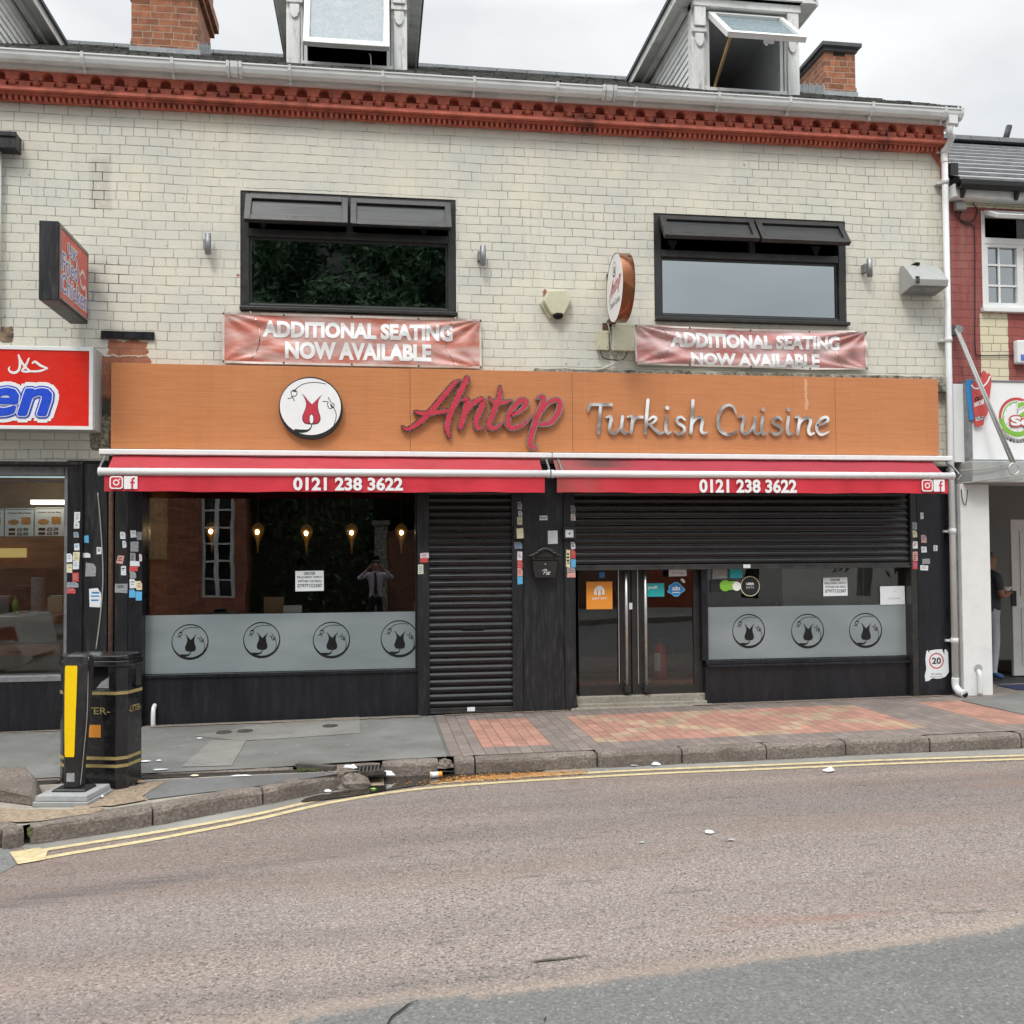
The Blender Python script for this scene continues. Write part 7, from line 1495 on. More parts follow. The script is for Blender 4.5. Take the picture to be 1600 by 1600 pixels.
for pts, lb in ((((1500, 735), (1540, 733), (1580, 724)), 'upper loose wire along the grey canopy box of the store'), (((1502, 742), (1498, 755), (1540, 750), (1600, 742)), 'lower loose wire along the grey canopy box of the store')): cable('cable', pts, -.33, .006, g['cable_grey'], lb)
cable('cable', [(1502, 764), (1504, 782), (1509, 788), (1512, 765)], -.14, .005, g['cable_black'], 'black wire loop hanging below the store canopy box')
bx('wall_box', (1495, 315.5, 1510.5, 327), -.07, .068, g['grey_plastic'], 'small grey cable box on the red bricks under the gutter', 'cable box')
for pts, lb in ((((1503, 327), (1499, 340), (1508, 350), (1520, 352), (1523, 370), (1523.5, 480), (1524, 545), (1531, 555), (1575, 555), (1600, 556)), 'dark cable running down the red bricks and along under the window'), (((1490, 308), (1535, 313), (1600, 318)), 'dark cable along the cream band above the store window'), (((1496, 320), (1494, 335), (1506, 346), (1520, 345), (1527, 330), (1520, 317)), 'tangled black cable around the grey cable box')): cable('cable', pts, -.015, .006, g['cable_black'], lb)
a = rect(1589, 531, 1604, 568, -.08); t = thing('meter_box', 'white rounded meter box with blue label at the edge of the photo', 'meter box', ((a[0]+a[1])/2, -.08, a[2])); mb = MB(); mb.box(a[0], a[1]+.12, -.09, -.001, a[2], a[3]); mb.build('case', g['white_plastic'], t, bevel=.02); mb = MB(); mb.box(a[0]+.035, a[1]+.06, -.0935, -.0905, a[2]+.03, a[2]+.10); mb.build('label_strip', g['faded_blue'], t)

# ================================================================== people
def person(name, label, base, heading, J, Ed, R, zone, mats, hair=None, prop=None):
    """one continuous skinned body; J joint positions (forward, left, up), R radii"""
    rot = Matrix.Rotation(heading, 4, 'Z'); names = list(J)
    me = bpy.data.meshes.new('skin'); me.from_pydata([tuple(rot@Vector(J[k])) for k in names], [(names.index(a), names.index(b)) for a, b in Ed], [])
    ob = bpy.data.objects.new('skin', me); COL.objects.link(ob); sk = ob.modifiers.new('s', 'SKIN'); ob.modifiers.new('d', 'SUBSURF').levels = 2
    ob.modifiers['d'].render_levels = 2
    if not me.skin_vertices: bpy.context.view_layer.objects.active = ob
    for i, k in enumerate(names):
        v = me.skin_vertices[0].data[i]; r = R[k]; v.radius = r if isinstance(r, tuple) else (r, r); v.use_root = (k == 'pelvis')
    dg = bpy.context.evaluated_depsgraph_get(); m2 = bpy.data.meshes.new_from_object(ob.evaluated_get(dg)); bpy.data.objects.remove(ob); bpy.data.meshes.remove(me)
    for m in mats: m2.materials.append(m)
    inv = rot.inverted()
    for p in m2.polygons: p.material_index = zone(inv@p.center); p.use_smooth = True
    o = bpy.data.objects.new(name, m2); COL.objects.link(o); o.location = base; o['_w'] = tuple(base); tag(o, label, 'person')
    if hair:
        hc, hr = hair; mb = MB(); c = Vector(base)+rot@Vector(hc); nu, nv = 16, 9; vs = []
        for j in range(nv):
            th = rad(5+ (112*j/(nv-1)))
            for i in range(nu):
                ph = 2*math.pi*i/nu; d = rot@Vector((hr[0]*math.sin(th)*math.cos(ph)-(.02 if math.cos(ph) > .3 and th > 1.1 else 0)*2.2, hr[1]*math.sin(th)*math.sin(ph), hr[2]*math.cos(th)+(.045 if math.cos(ph) > .3 and th > 1.1 else 0))); vs.append(c+d)
        mb.add(vs, [(j*nu+i, j*nu+(i+1) % nu, (j+1)*nu+(i+1) % nu, (j+1)*nu+i) for j in range(nv-1) for i in range(nu)]+[tuple(range(nu))], 0, True); mb.build('hair', g['hair'], o)
    return o
BE = [('pelvis', 'waist'), ('waist', 'chest'), ('chest', 'neck'), ('neck', 'jaw'), ('jaw', 'face'), ('face', 'crown'), ('face', 'nose'), ('chest', 'shl'), ('chest', 'shr'), ('shl', 'ell'), ('shr', 'elr'), ('ell', 'wrl'), ('elr', 'wrr'), ('wrl', 'hal'), ('wrr', 'har'),
      ('pelvis', 'hil'), ('pelvis', 'hir'), ('hil', 'knl'), ('hir', 'knr'), ('knl', 'anl'), ('knr', 'anr'), ('anl', 'tol'), ('anr', 'tor')]
BR = dict(pelvis=(.13, .15), waist=(.115, .135), chest=(.12, .16), neck=.052, jaw=(.07, .062), face=(.088, .074), crown=(.075, .065), nose=.016, shl=.062, shr=.062, ell=.042, elr=.042, wrl=.028, wrr=.028, hal=.034, har=.034, hil=.085, hir=.085, knl=.058, knr=.058, anl=.042, anr=.042, tol=.034, tor=.034)
BASE = dict(pelvis=(0, 0, .92), waist=(.01, 0, 1.10), chest=(0, 0, 1.30), neck=(.0, 0, 1.46), jaw=(.03, 0, 1.53), face=(.03, 0, 1.60), crown=(.015, 0, 1.665), nose=(.118, 0, 1.585), hil=(0, .085, .86), hir=(0, -.085, .86), knl=(.03, .095, .48), knr=(.02, -.095, .48), anl=(-.01, .1, .09), anr=(-.02, -.1, .09), tol=(.13, .11, .04), tor=(.12, -.11, .04))
def fingers(J, E, R, hand, dirs, up):
    for i, (d, l) in enumerate(dirs):
        h = Vector(J[hand]); d = Vector(d).normalized(); a, b2 = f'{hand}f{i}a', f'{hand}f{i}b'; u = Vector(up)
        J[a] = tuple(h+d*(.045)); J[b2] = tuple(h+d*(.045+l*.6)+u*l*.45); R[a] = .010; R[b2] = .0085; E += [(hand, a), (a, b2)]
# customer waiting in the doorway, holding a bowl
J = dict(BASE); J.update(shl=(.0, .19, 1.40), shr=(0, -.19, 1.40), ell=(-.02, .24, 1.12), elr=(.03, -.23, 1.12), wrl=(.13, .14, 1.10), wrr=(.16, -.12, 1.12), hal=(.19, .08, 1.15), har=(.22, -.07, 1.15)); E = list(BE); R = dict(BR)
for h, s in (('hal', 1), ('har', -1)): fingers(J, E, R, h, [((.9, -s*.5, .2), .06), ((1, -s*.25, .1), .065), ((1, s*.0, .05), .06), ((.9, s*.3, .0), .05), ((.4, -s*.9, .5), .045)], (0, -s*.4, .5))
Yp2 = 1.3; xp = at(1546, 1000, Yp2)[0]; J = {k: tuple(q*.955 for q in v) for k, v in J.items()}; base = (xp, Yp2, fl+.0)
def zone1(c):
    c = c/.955
    if c.z > 1.47: return 1
    if c.z > 1.02 and (c.x > .12 or (abs(c.y) > .19 and c.z < 1.2)): return 1
    if c.z > .93: return 0
    return 2 if c.z > .11 else 3
person('person', 'person in dark T-shirt and grey joggers holding a bowl in the doorway', base, 0.0, J, E, R, zone1, [g['dark_shirt'], g['skin_tan'], g['grey_jogger'], g['blue_shoe']], ((-.01, 0, 1.56), (.1, .08, .08)))
mb = MB(); mb.lathe([(.035, 0), (.055, .02), (.075, .055), (.078, .06), (.07, .056), (.05, .022), (.0, .01)], (xp+.24, Yp2, fl+1.12), 18); mb.build('bowl', g['print_white'], None, label='white bowl held by the person in the doorway', cat='bowl')
# photographer reflected in the window
J = dict(BASE); J.update(shl=(.0, .19, 1.40), shr=(0, -.19, 1.40), ell=(.16, .36, 1.33), elr=(.16, -.36, 1.33), wrl=(.24, .17, 1.52), wrr=(.24, -.17, 1.52), hal=(.255, .115, 1.575), har=(.255, -.115, 1.575)); E = list(BE); R = dict(BR)
for h, s in (('hal', 1), ('har', -1)): fingers(J, E, R, h, [((.2, -s*.2, 1), .05), ((.5, -s*.2, .8), .055), ((.6, -s*.2, .5), .055), ((.6, -s*.2, .1), .05), ((-.3, -s*.7, -.4), .045)], (.1, -s*.8, 0))
def zone2(c):
    if c.z > 1.47 and abs(c.y) < .12 and c.x < .2: return 1
    if c.x > .225 and c.z > 1.49: return 1
    return 0 if c.z > .94 else 2
pb_ = (CX, CY-.335, pv(0)-.125)
o = person('person', 'photographer in pale shirt and dark tie holding a phone up, reflected in the window', pb_, math.pi/2, J, E, R, zone2, [g['pale_shirt'], g['skin'], g['black_trouser']], ((.0, 0, 1.625), (.105, .085, .085)))
mb = MB(); mb.ribbon([(0, 1.43), (.005, 1.25), (0, 1.0)], [.04, .06, .085], lambda u, v, d: (pb_[0]+u, pb_[1]+d, pb_[2]+v), .165, .135); mb.build('tie', g['dark_tie'], o)
mb = MB(); mb.box(CX-.08, CX+.08, CY-.062, CY-.053, CZ-.045, CZ+.035); mb.build('phone', g['dark_cutout'], None, bevel=.004, label='dark phone held up by the photographer', cat='phone')

# ================================================================== street furniture
# litter bin with chamfered corners
bc = Vector((-2.0, -2.545)); ba = rad(-15.6); ux = Vector((math.cos(ba), math.sin(ba))); uy = Vector((-math.sin(ba), math.cos(ba))); bz = pv(bc.x)-.004; HW, HD, CHF = .26, .155, .055
def bl_(u, v): q = bc+ux*u+uy*v; return (q.x, q.y)
def oct_(k=1.0, o=0.0): a, b, c2 = HW*k+o, HD*k+o, CHF*k+o*.4; return [bl_(-a+c2, -b), bl_(a-c2, -b), bl_(a, -b+c2), bl_(a, b-c2), bl_(a-c2, b), bl_(-a+c2, b), bl_(-a, b-c2), bl_(-a, -b+c2)]
BT = .965
bin_ = thing('litter_bin', 'black square litter bin with gold bands and chamfered corners', 'litter bin', (bc.x, bc.y, bz))
mb = MB(); mb.xy(oct_(), bz, bz+.72); 
# corner posts and hood with openings on each side
for pts in ([oct_()[0], oct_()[7], bl_(-HW+.01, -HD+CHF+.05), bl_(-HW+CHF+.05, -HD+.01)], [oct_()[1], bl_(HW-CHF-.06, -HD+.0), bl_(HW-CHF-.06, -HD+.03), bl_(HW-.03, -HD+CHF+.03), bl_(HW, -HD+CHF+.03), oct_()[2]], [oct_()[3], oct_()[4], bl_(HW-CHF-.05, HD-.02), bl_(HW-.02, HD-CHF-.05)], [oct_()[5], oct_()[6], bl_(-HW+.02, HD-CHF-.05), bl_(-HW+CHF+.05, HD-.02)]): mb.xy(pts, bz+.721, bz+.885)
mb.build('body', g['bin_black'], bin_, bevel=.005)
mb = MB(); mb.xy(oct_(1, .012), bz+.886, bz+BT-.035); mb.xy(oct_(1, .004), bz+BT-.034, bz+BT); mb.build('lid', g['bin_black'], bin_, bevel=.008)
mb = MB(); mb.xy(oct_(.62), bz+.7215, bz+.884); mb.build('liner', g['hole_black'], bin_)
for z in (.685, .22, .165): mb = MB(); mb.xy(oct_(1, .0035), bz+z, bz+z+.022); mb.build('gold_band', g['gold_band'], bin_)
mb = MB(); f = lambda u, v, d: (*bl_(u, -HD-.004-d), bz+v); txt(mb, '-LITTER-', -.18, .16, .545, .595, .0, 0, bold=.01, fn=f)
f2 = lambda u, v, d: (*bl_(HW+.004+d, u), bz+v); txt(mb, '-LITTER-', -.085, .085, .55, .595, .0, 0, bold=.01, fn=f2); mb.build('lettering', g['gold_band'], bin_)
mb = MB(); mb.prism([(.0, .38), (.09, .38), (.09, .47), (.0, .47)], f, .0, .001, 0); mb.prism([(.005, .40), (.062, .40), (.034, .387), (.062, .40), (.062, .468), (.005, .468)], f, .0015, .002, 1); mb.build('notice_sticker', [g['orange_print'], g['red_print']], bin_)
mb = MB(); f3 = lambda u, v, d: (*bl_(u, -HD*.62-.002-d), bz+v); mb.prism([(.02, .724), (.13, .724), (.13, .83), (.11, .80), (.06, .77)], f3, 0, .003); mb.build('bin_bag', g['paper_grey'], bin_)
# flexible traffic bollard
c1 = gnd(100, 1251, 0); ba = rad(-10); ux2 = Vector((math.cos(ba), math.sin(ba), 0)); uy2 = Vector((-math.sin(ba), math.cos(ba), 0)); B0 = Vector((c1.x+.055, c1.y+.03, c1.z+.002))
tb = thing('traffic_bollard', 'slim black bollard with tall yellow reflective strip on a grey base', 'bollard', B0)
W3 = lambda u, v, h: tuple(B0+ux2*u+uy2*v+Vector((0, 0, h)))
def lb(mb, u0, u1, v0, v1, h0, h1, k=0.0, mi=0):
    a = [W3(u*(1-kk), v*(1-kk), h) for h, kk in ((h0, 0), (h1, k)) for v in (v0, v1) for u in (u0, u1)]; mb.add(a, [(0, 2, 3, 1), (4, 5, 7, 6), (0, 1, 5, 4), (2, 6, 7, 3), (0, 4, 6, 2), (1, 3, 7, 5)], mi)
mb = MB(); lb(mb, -.19, .19, -.19, .19, -.01, .025); lb(mb, -.18, .18, -.18, .18, .026, .065, .04); mb.build('base_plate', g['base_grey'], tb, bevel=.006)
mb = MB(); lb(mb, -.12, .12, -.085, .10, .0655, .085, .1); mb.build('foot', g['bollard_black'], tb, bevel=.008)
mb = MB(); lean = -.0; n = 9; secs = [(.086, .058, .05), (.25, .06, .055), (.5, .072, .062), (.75, .082, .065), (.93, .086, .066), (.985, .078, .06), (1.0, .055, .05)]
prof = lambda hw, hd: [(-hw, -hd*.55), (-hw*.75, -hd), (hw*.75, -hd), (hw, -hd*.55), (hw, hd*.9), (-hw, hd*.9)]
vs = []; 
for h, hw, hd in secs:
    for u, v in prof(hw, hd): vs.append(W3(u+.03*(h-.1), v+.0, h))
m = 6; mb.add(vs, [(i*m+j, i*m+(j+1) % m, (i+1)*m+(j+1) % m, (i+1)*m+j) for i in range(len(secs)-1) for j in range(m)]+[tuple(range(m)), tuple(range(len(vs)-m, len(vs)))]); mb.build('post', g['bollard_black'], tb, bevel=.006)
def hdat(h):
    for a, b in zip(secs[:-1], secs[1:]):
        if a[0] <= h <= b[0]: t_ = (h-a[0])/(b[0]-a[0]); return a[1]*(1-t_)+b[1]*t_, a[2]*(1-t_)+b[2]*t_
def front(u, h, d):
    hw, hd = hdat(h); return W3(u*hw+.03*(h-.1), -hd-d, h)
mb = MB(); hs = [.30, .5, .75, .92]; P_ = [(-.62, .30), (-.66, .32), (-.66, .5), (-.66, .75), (-.66, .91), (-.62, .925), (.30, .925), (.34, .91), (.36, .75), (.38, .5), (.40, .32), (.36, .30)]
mb.add([front(u, h, .004) for u, h in P_], [(0, 1, 10, 11), (1, 2, 9, 10), (2, 3, 8, 9), (3, 4, 7, 8), (4, 5, 6, 7)]); mb.build('reflective_strip', g['yellow_strip'], tb)
mb = MB(); P_ = [(-.45, .13), (-.45, .19), (.5, .19), (.5, .13)]; mb.add([front(u, h, .003) for u, h in P_], [(0, 1, 2, 3)]); mb.build('white_label', g['paper_grey'], tb)
mb = MB(); mb.tube([W3(.105, -.02, .98), W3(.105, -.03, .6), W3(.08, -.03, .3), W3(.06, -.03, .1)], .003, 5); mb.build('wire', g['cable_grey'], tb)

# drains
def bars(mb, p, q, w, nb, z, sk=.0):
    p = Vector(p); q = Vector(q); d = (q-p); nrm = Vector((-d.y, d.x)).normalized(); L = d.length; d.normalize()
    for i in range(nb):
        a = p+d*(L*(i+.25)/nb); b = p+d*(L*(i+.75)/nb); s = nrm*w/2; sh = d*sk
        mb.xy([tuple(a-s), tuple(b-s), tuple(b+s+sh), tuple(a+s+sh)], z-.03, z+.002)
    for sgn in (-1, 1):
        e = nrm*(w/2)*sgn; e2 = nrm*(w/2+.018)*sgn; mb.xy([tuple(p+e), tuple(q+e), tuple(q+e2), tuple(p+e2)], z-.03, z+.004)
def channel(pa, pb, nb, label):
    a, b = gnd(*pa), gnd(*pb); mb = MB(); z = pv((a.x+b.x)/2); bars(mb, (a.x, a.y), (b.x, b.y), .085, nb, z-.006, .035); o = mb.build('drain_channel', g['iron'], None, label=label, cat='drain', group='channel drains behind the build-out')
    m2 = MB(); p, q = Vector((a.x, a.y)), Vector((b.x, b.y)); nrm = Vector((-(q-p).y, (q-p).x)).normalized()*.04; m2.add([(*(p-nrm), z-.012), (*(q-nrm), z-.012), (*(q+nrm), z-.012), (*(p+nrm), z-.012)], [(0, 1, 2, 3)]); m2.build('drain_slot', g['hole_black'], o)
channel((214, 1214), (465, 1203.5), 44, 'long rusty slotted channel drain running right of the bin'); channel((48, 1223), (88, 1220), 8, 'short slotted channel drain left of the bin')
a, b = gnd(556, 1198.5), gnd(597, 1195.5); mb = MB(); z = pv(0)-.02; bars(mb, (a.x, a.y), (b.x, b.y), .2, 7, z, .03); mb.build('gully_grate', g['iron'], None, label='square iron gully grate at the broken kerb corner', cat='drain')
m2 = MB(); mb = MB(); 
sheet('gully_hole', [(a.x-.03, a.y-.13), (b.x+.03, b.y-.13), (b.x+.03, b.y+.1), (a.x-.03, a.y+.1)], -.055, g['hole_black'])
sheet('gully_side', [(-.9, -2.45), (.06, -2.52), (.06, -2.2), (-.9, -2.2)], -.11, g['soil'])
# old stone lying at the edge of the photo
rr = random.Random(4); mb = MB(); q = [gnd(*p) for p in ((-90, 1240), (64, 1260), (66, 1240), (48, 1224), (-90, 1228))]; vs = []
top = [Vector((p.x, p.y, p.z+h)) for p, h in zip([gnd(*p) for p in ((-90, 1243), (56, 1258), (56, 1236), (40, 1227), (-90, 1232))], (.15, .07, .10, .14, .15))]
n = 5; mb.add([tuple(p) for p in q]+[tuple(p) for p in top], [(0, 1, 6, 5), (1, 2, 7, 6), (2, 3, 8, 7), (3, 4, 9, 8), (4, 0, 5, 9), (5, 6, 7, 8, 9)]); mb.build('stone_block', g['granite'], None, bevel=.02, label='rough granite block lying beside the bollard at the edge of the photo', cat='stone')
# litter
p0, p1 = gnd(465, 1198), gnd(523, 1203); mb = MB(); d = (p1-p0).normalized(); nn = Vector((-d.y, d.x, 0))
mb.add([tuple(v) for v in (p0-nn*.03, p1-nn*.03, p1+nn*.03, p0+nn*.03)]+[tuple(v+Vector((0, 0, .03))) for v in (p0-nn*.03, p1-nn*.03, p1+nn*.03, p0+nn*.03)], [(0, 1, 2, 3), (4, 5, 6, 7), (0, 1, 5, 4), (1, 2, 6, 5), (2, 3, 7, 6), (3, 0, 4, 7)]); mb.build('broken_plank', g['plank'], None, label='dark broken plank lying along the drain', cat='plank')
def crumple(px, py, h, sx, sy, sz, m, label, name='paper_scrap', cat='litter', seed=0, grp=None):
    p = gnd(px, py, h); rr = random.Random(seed+int(px)); mb = MB(); nu = 8
    a = rr.uniform(0, 3); vs = [(sx*(1+rr.uniform(-.4, .3))*math.cos(a+2*math.pi*i/nu)*.5, sy*(1+rr.uniform(-.4, .3))*math.sin(a+2*math.pi*i/nu)*.5, rr.uniform(0, .35)*sz) for i in range(nu)]
    vs2 = [(x*.5+rr.uniform(-.1, .1)*sx, y*.5, sz*rr.uniform(.5, 1)) for x, y, z in vs]
    mb.add([(p.x+x, p.y+y, p.z+.009+z) for x, y, z in vs+vs2], [(i, (i+1) % nu, nu+(i+1) % nu, nu+i) for i in range(nu)]+[tuple(range(nu, 2*nu))]); return mb.build(name, m, None, label=label, cat=cat, group=grp)
crumple(1108, 1302, KH, .07, .07, .006, g['litter_white'], 'flat white disc of litter in the middle of the road'); crumple(1142, 1314, KH, .05, .04, .006, g['paper_grey'], 'pale grey scrap on the road beside the white disc'); crumple(1003, 1318, KH, .05, .02, .005, g['paper_grey'], 'thin pale sliver on the road left of the white disc')
crumple(1296, 1206.5, KH, .10, .06, .035, g['litter_white'], 'folded white wrapper on the road below the wide shutter'); crumple(1025, 1197, KH, .11, .05, .025, g['litter_white'], 'white tissue scrap against the kerb'); crumple(990, 1198, KH, .08, .03, .012, g['paper_grey'], 'grey paper strip against the kerb left of the tissue')
crumple(226, 1191, 0, .11, .07, .006, g['litter_white'], 'white paper lying just right of the bin'); crumple(250, 1204, 0, .12, .05, .006, g['litter_white'], 'white paper strip on the drain right of the bin'); crumple(248, 1190, 0, .04, .03, .008, g['litter_white'], 'tiny white scrap on the pavement near the bin'); crumple(312, 1155, 0, .05, .04, .006, g['litter_white'], 'white scrap on the pavement below the logo window'); crumple(303, 1214, 0, .06, .03, .01, g['cream_print'], 'cream scrap caught in the channel drain'); crumple(218, 1224, 0, .07, .04, .02, g['cardboard'], 'brown dry leaf beside the foot of the bin'); crumple(160, 1248, 0, .03, .03, .022, g['litter_white'], 'small white crumpled cup by the bollard base'); crumple(378, 1214, 0, .14, .02, .01, g['litter_white'], 'thin white stick along the drain')
crumple(545, 1202, 0, .12, .04, .03, g['litter_white'], 'white wrapper in the debris at the broken kerb'); crumple(586, 1212, -.09, .2, .1, .05, g['plank'], 'dark soggy debris beneath the gully grate'); crumple(605, 1214, -.1, .11, .06, .045, g['litter_white'], 'white carton in the debris beside the gully'); crumple(557, 1228.5, KH, .06, .05, .05, g['litter_white'], 'white crumpled ball in the wet gutter'); crumple(584, 1235, KH, .05, .02, .012, g['green_print'], 'green scrap floating in the wet gutter'); crumple(512, 1239, KH, .07, .03, .02, g['litter_white'], 'white shred in the wet gutter under the grey kerb'); crumple(540, 1212, -.05, .08, .05, .03, g['cardboard'], 'brown scrap on the broken kerb end')
p = gnd(681, 1214, KH); p.y -= .06; t = thing('dropped_carton', 'white and orange drink carton lying in the gutter', 'carton', p); mb = MB(); mb.tube([(p.x-.04, p.y, p.z+.03), (p.x+.015, p.y+.01, p.z+.03)], .024, 10); mb.build('body', g['litter_white'], t); mb = MB(); mb.tube([(p.x+.0155, p.y+.01, p.z+.03), (p.x+.045, p.y+.014, p.z+.03)], .024, 10); mb.build('orange_end', g['orange_print'], t); mb = MB(); mb.lathe([(.028, -.004), (.028, .004)], (p.x-.044, p.y, p.z+.03), 10, axis='X'); mb.build('rim', g['cream_print'], t)
fr_ = MB(); rr = random.Random(9)
for i in range(150):
    k = rr.random()
    if k < .30: px, py, h = rr.uniform(190, 660), 1127-.042*(rr.uniform(190, 660)-280)*0, 0; py = 1136-.040*(px-220)+abs(rr.gauss(0, 4))+2
    elif k < .5: px, py, h = rr.uniform(0, 90), 1148+abs(rr.gauss(0, 3)), 0
    elif k < .75: px, py, h = rr.uniform(160, 270), rr.gauss(1232, 7), 0
    else: px, py, h = rr.uniform(230, 680), rr.uniform(1140, 1185), 0
    p = gnd(px, py, h); s = rr.uniform(.002, .006)*(1.0 if k < .75 else .7); fr_.rbox(Matrix.Translation((p.x, p.y, p.z+.010))@Matrix.Rotation(rr.uniform(0, 3), 4, (rr.random(), rr.random(), 1)), s*2, s*1.4, s*.6)
fr_.build('grit_crumbs', g['worn_concrete'], kind='stuff', label='pale crumbs and grit scattered along the pavement')

# ================================================================== across the road: seen only in the glass
def tree(x, y, hc, r, hz, label, n=9500, seed=1):
    z0 = pv(x); t = thing('street_tree', label, 'tree', (x, y, z0), 'trees across the road'); rr = random.Random(seed)
    mb = MB(); mb.tube([(x, y, z0), (x+.1, y, z0+2), (x-.1, y+.1, hc)], [.26, .2, .11], 10)
    for k in range(9):
        a = rr.uniform(0, 6.28); h0 = rr.uniform(1.8, hc-.5); L = r*rr.uniform(.5, .9); mb.tube([(x, y, h0), (x+L*.5*math.cos(a), y+L*.5*math.sin(a), h0+L*.5), (x+L*math.cos(a), y+L*math.sin(a), h0+L*.8)], [.09, .06, .02], 6)
    mb.build('trunk', g['bark'], t)
    mb = MB(); cl = []
    for k in range(46):
        a, b = rr.uniform(0, 6.28), rr.uniform(-1, 1); q = rr.uniform(.45, 1)**.5; cl.append((x+r*q*math.sqrt(1-b*b)*math.cos(a), y+r*.8*q*math.sqrt(1-b*b)*math.sin(a), hc+hz*q*b, rr.uniform(.5, 1.05)))
    for i in range(n):
        c = cl[rr.randrange(len(cl))]; d = Vector((rr.gauss(0, 1), rr.gauss(0, 1), rr.gauss(0, 1))).normalized()*c[3]*rr.random()**.4; s = rr.uniform(.10, .22)
        p = Vector(c[:3])+d; m = Matrix.Translation(p)@Matrix.Rotation(rr.uniform(0, 6.28), 4, Vector((rr.uniform(-1, 1), rr.uniform(-1, 1), rr.uniform(-1, 1))).normalized())
        mb.add([m@Vector(v) for v in ((-s, 0, 0), (0, -s*.45, 0), (s, 0, s*.25), (0, s*.45, 0))], [(0, 1, 2, 3)])
    mb.build('crown', g['leaf'], t, raw=True)
tree(-3.4, -20.5, 7.2, 3.6, 4.6, 'dark leafy tree opposite the lamp lit window', seed=1); tree(1.6, -21.5, 8.0, 3.4, 5.2, 'dark leafy tree opposite the narrow shutter', seed=2); tree(-9.5, -22, 7.5, 4.0, 4.8, 'dark leafy tree opposite the takeaway', seed=3); tree(-1.0, -24, 10.5, 3.6, 4.4, 'tallest dark tree behind the roadside trees', seed=4)
tree(-5.5, -26, 8.5, 4.2, 5.4, 'broad dark tree behind the hedge', seed=7); tree(3.2, -26, 8.6, 4.0, 5.4, 'broad dark tree behind the garden wall', seed=8); tree(0.2, -23, 5.2, 3.4, 3.4, 'low bushy dark tree beside the gate pillar', seed=9); tree(13.2, -22.5, 4.3, 2.6, 3.0, 'low dark tree beyond the red fronted house', n=6000, seed=10); tree(17.5, -22.5, 4.2, 2.6, 2.8, 'low dark tree farthest past the red fronted house', n=6000, seed=12)
mb = MB(); rr = random.Random(6)
for i in range(5500):
    p = Vector((rr.uniform(-3.6, -.1), -18.9+rr.gauss(0, .4), pv(-5)+4.6*rr.random()**.9)); s = rr.uniform(.05, .13); m = Matrix.Translation(p)@Matrix.Rotation(rr.uniform(0, 6.28), 4, Vector((rr.uniform(-1, 1), rr.uniform(-1, 1), rr.uniform(-1, 1))).normalized()); mb.add([m@Vector(v) for v in ((-s, 0, 0), (0, -s*.5, 0), (s, 0, s*.25), (0, s*.5, 0))], [(0, 1, 2, 3)])
hm = MB(); hm.box(-3.6, -.3, -19.05, -18.75, -.3, 4.3); hm_ = hm  # solid dark core added inside the hedge to close bright gaps
o = mb.build('hedge', g['leaf'], None, raw=True, label='dense dark hedge across the road behind the photographer', cat='hedge')
hm_.build('stems', g['bark'], o)
mb = MB(); mb.box(.35, 7.6, -18.6, -18.35, -.2, 2.35); mb.box(.35, 7.6, -18.65, -18.3, 2.352, 2.42); mb.build('garden_wall', g['old_brick'], None, label='dark red brick garden wall across the road', cat='wall')
mb = MB(); mb.box(-.05, .345, -18.7, -18.25, -.2, 2.6); mb.box(-.1, .4, -18.75, -18.2, 2.602, 2.7); mb.build('gate_pillar', g['lichen_concrete'], None, label='pale stone gate pillar at the end of the garden wall', cat='pillar')
m_brick('warehouse_brick', (.05, .05, .042), (.06, .06, .05), .5, rh=.3, bw=.9, paint=False, var=.3)
t = thing('warehouse', 'tall dark brick warehouse behind the trees across the road', 'building', (-10, -34, 0)); mb = MB(); hl = [(-29+3.4*i, -27.2+3.4*i, 3+4.2*j, 5.4+4.2*j) for i in range(10) for j in range(3)]; wall_with_holes(mb, -31, 5.5, -.5, 17.5, hl, 0, .2); W_ = MB(); W_.v = [(x, -34-yv, z) for x, yv, z in mb.v]; W_.f = mb.f; W_.mi = mb.mi; W_.sm = mb.sm; W_.build('wall', g['warehouse_brick'], t)  # added backdrop: hides bright sky between the leaves in the window reflections
for h in hl: mb = MB(); mb.box(h[0], h[1], -34.25, -34.21, h[2], h[3]); mb.build('window', g['car_glass'], t)
M('house_red', (.36, .085, .045), .8, var=.2, scale=3, bmp=.2)
t = thing('brick_house', 'red fronted house across the road seen reflected in the right door', 'house', (9.0, -20, 0))
mb = MB(); hl = [(8.0+1.25*i, 8.7+1.25*i, .95, 2.3) for i in range(2)]; wall_with_holes(mb, 7.7, 10.3, -.2, 5.6, hl, 0, .15); W_ = MB(); W_.v = [(x, -20-yv, z) for x, yv, z in mb.v]; W_.f = mb.f; W_.mi = mb.mi; W_.sm = mb.sm; W_.build('wall', g['house_red'], t)
mb = MB(); mb.add([(7.5, -19.7, 5.55), (10.5, -19.7, 5.55), (10.5, -24, 7.6), (7.5, -24, 7.6)], [(0, 1, 2, 3)]); mb.build('roof', g['grey_tile'], t)
for h in hl: mb = MB(); mb.box(h[0], h[1], -20.16, -20.1, h[2], h[3]); mb.build('window', g['car_glass'], t)
m_brick('cottage_brick', (.40, .15, .095), (.36, .28, .2), .5, rh=.09, bw=.24, paint=False, var=.3); m_brick('pale_brick', (.55, .40, .22), (.4, .33, .24), .5, rh=.09, bw=.24, paint=False, var=.2)
t = thing('brick_cottage', 'brick cottage with tall white sash window, mirrored in the lamp lit window', 'house', (-7, -18, 0)); cw = (-4.80, -3.92, .55, 3.5)
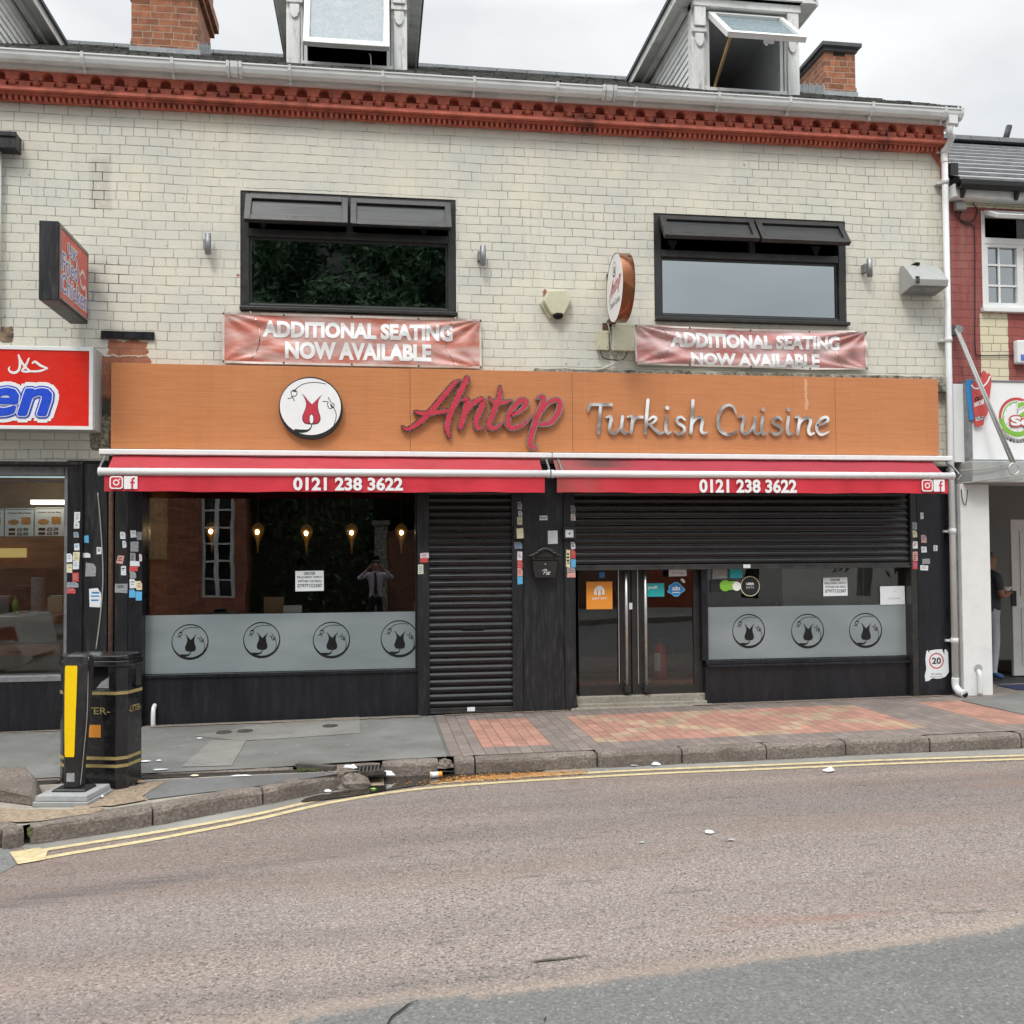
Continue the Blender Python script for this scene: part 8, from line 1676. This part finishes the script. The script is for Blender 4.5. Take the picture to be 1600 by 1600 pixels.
mb = MB(); wall_with_holes(mb, -11, -3.6, -.2, 5.6, [cw], 0, .15); W_ = MB(); W_.v = [(x, -17.5-yv, z) for x, yv, z in mb.v]; W_.f = mb.f; W_.mi = mb.mi; W_.sm = mb.sm; W_.build('wall', g['cottage_brick'], t)
mb = MB(); mb.box(-6.32, -5.70, -17.499, -17.44, 1.6, 3.6); mb.build('pale_pier', g['pale_brick'], t); mb = MB(); mb.add([(-11.3, -17.2, 5.55), (-3.3, -17.2, 5.55), (-3.3, -21, 7.2), (-11.3, -21, 7.2)], [(0, 1, 2, 3)]); mb.build('roof', g['grey_tile'], t)
mb = MB(); x0, x1, z0, z1 = cw; xm = (x0+x1)/2; Yw = -17.56
for a, b in ((x0, x0+.07), (xm-.10, xm+.02), (x1-.10, x1)): mb.box(a, b, Yw-.06, Yw, z0, z1)
for i in range(7): z = z0+(z1-z0-.05)*i/6; mb.box(x0+.07, xm-.10, Yw-.055, Yw-.005, z, z+.05); mb.box(xm+.02, x1-.10, Yw-.055, Yw-.005, z, z+.05)
mb.build('window_frame', M('cottage_white', (.82, .84, .84), .5, var=.03), t); mb = MB(); mb.box(x0, x1, Yw-.075, Yw-.065, z0, z1); mb.build('window', g['car_glass'], t)
# white saloon parked just outside the frame, mirrored in the takeaway glass
cx0, cyc = -5.15, -5.75; czb = pv(-6)-.125
car = thing('parked_car', 'white saloon car parked at the left, mirrored in the takeaway window', 'car', (cx0-2.2, cyc, czb))
def section(x, hw, zl, zu): return [(x, cyc-hw, zl), (x, cyc-hw*1.02, (zl+zu)/2), (x, cyc-hw*.9, zu), (x, cyc+hw*.9, zu), (x, cyc+hw*1.02, (zl+zu)/2), (x, cyc+hw, zl)]
def loft(mb, S_):
    m = len(S_[0]); vs = [p for s in S_ for p in s]; mb.add(vs, [(i*m+j, i*m+(j+1) % m, (i+1)*m+(j+1) % m, (i+1)*m+j) for i in range(len(S_)-1) for j in range(m)]+[tuple(range(m)), tuple(range(len(vs)-m, len(vs)))])
z = czb
mb = MB(); loft(mb, [section(cx0, .62, z+.3, z+.52), section(cx0-.04, .80, z+.24, z+.62), section(cx0-.14, .87, z+.22, z+.98), section(cx0-.5, .89, z+.2, z+1.0), section(cx0-1.2, .9, z+.2, z+.95), section(cx0-3.0, .9, z+.2, z+.93), section(cx0-4.0, .86, z+.22, z+.80), section(cx0-4.4, .7, z+.26, z+.6)]); body = mb.build('body', g['car_white'], car, bevel=.02)
mb = MB(); loft(mb, [section(cx0-.55, .74, z+.98, z+1.0), section(cx0-1.15, .72, z+.97, z+1.38), section(cx0-2.2, .72, z+.96, z+1.42), section(cx0-2.9, .74, z+.95, z+1.0)]); cb = mb.build('cabin', g['car_glass'], car, bevel=.02)
mb = MB(); loft(mb, [section(cx0-1.2, .66, z+1.385, z+1.40), section(cx0-1.7, .68, z+1.405, z+1.44), section(cx0-2.2, .66, z+1.41, z+1.43)]); mb.build('car_roof', g['car_white'], car)
for s in (-1, 1):
    mb = MB(); mb.add([(cx0-.09, cyc+s*.86, z+.62), (cx0-.06, cyc+s*.56, z+.62), (cx0-.10, cyc+s*.56, z+.82), (cx0-.15, cyc+s*.87, z+.84), (cx0-.40, cyc+s*.915, z+.80), (cx0-.35, cyc+s*.925, z+.66)], [(0, 1, 2, 3), (0, 3, 4, 5)]); mb.build('tail_light', g['lamp_red'], car)
mb = MB(); mb.box(cx0-.03, cx0+.002, cyc-.5, cyc+.5, z+.30, z+.36); mb.box(cx0-.2, cx0-.03, cyc+.86, cyc+.9, z+.45, z+.47); mb.build('bumper_strip', g['cable_black'], body)
for x in (cx0-.95, cx0-3.55):
    for s in (-1, 1): mb = MB(); mb.lathe([(.2, -.1), (.31, -.1), (.33, -.06), (.33, .06), (.31, .1), (.2, .1)], (x, cyc+s*.82, z+.33), 24, axis='Y'); w_ = mb.build('wheel', g['tyre'], car); m2 = MB(); m2.lathe([(.02, -.095), (.19, -.085), (.2, .085), (.02, .095)], (x, cyc+s*.82, z+.33), 18, axis='Y'); m2.build('rim', g['steel'], w_)
for o in sc.objects:
    if '_w' in o.keys(): del o['_w']
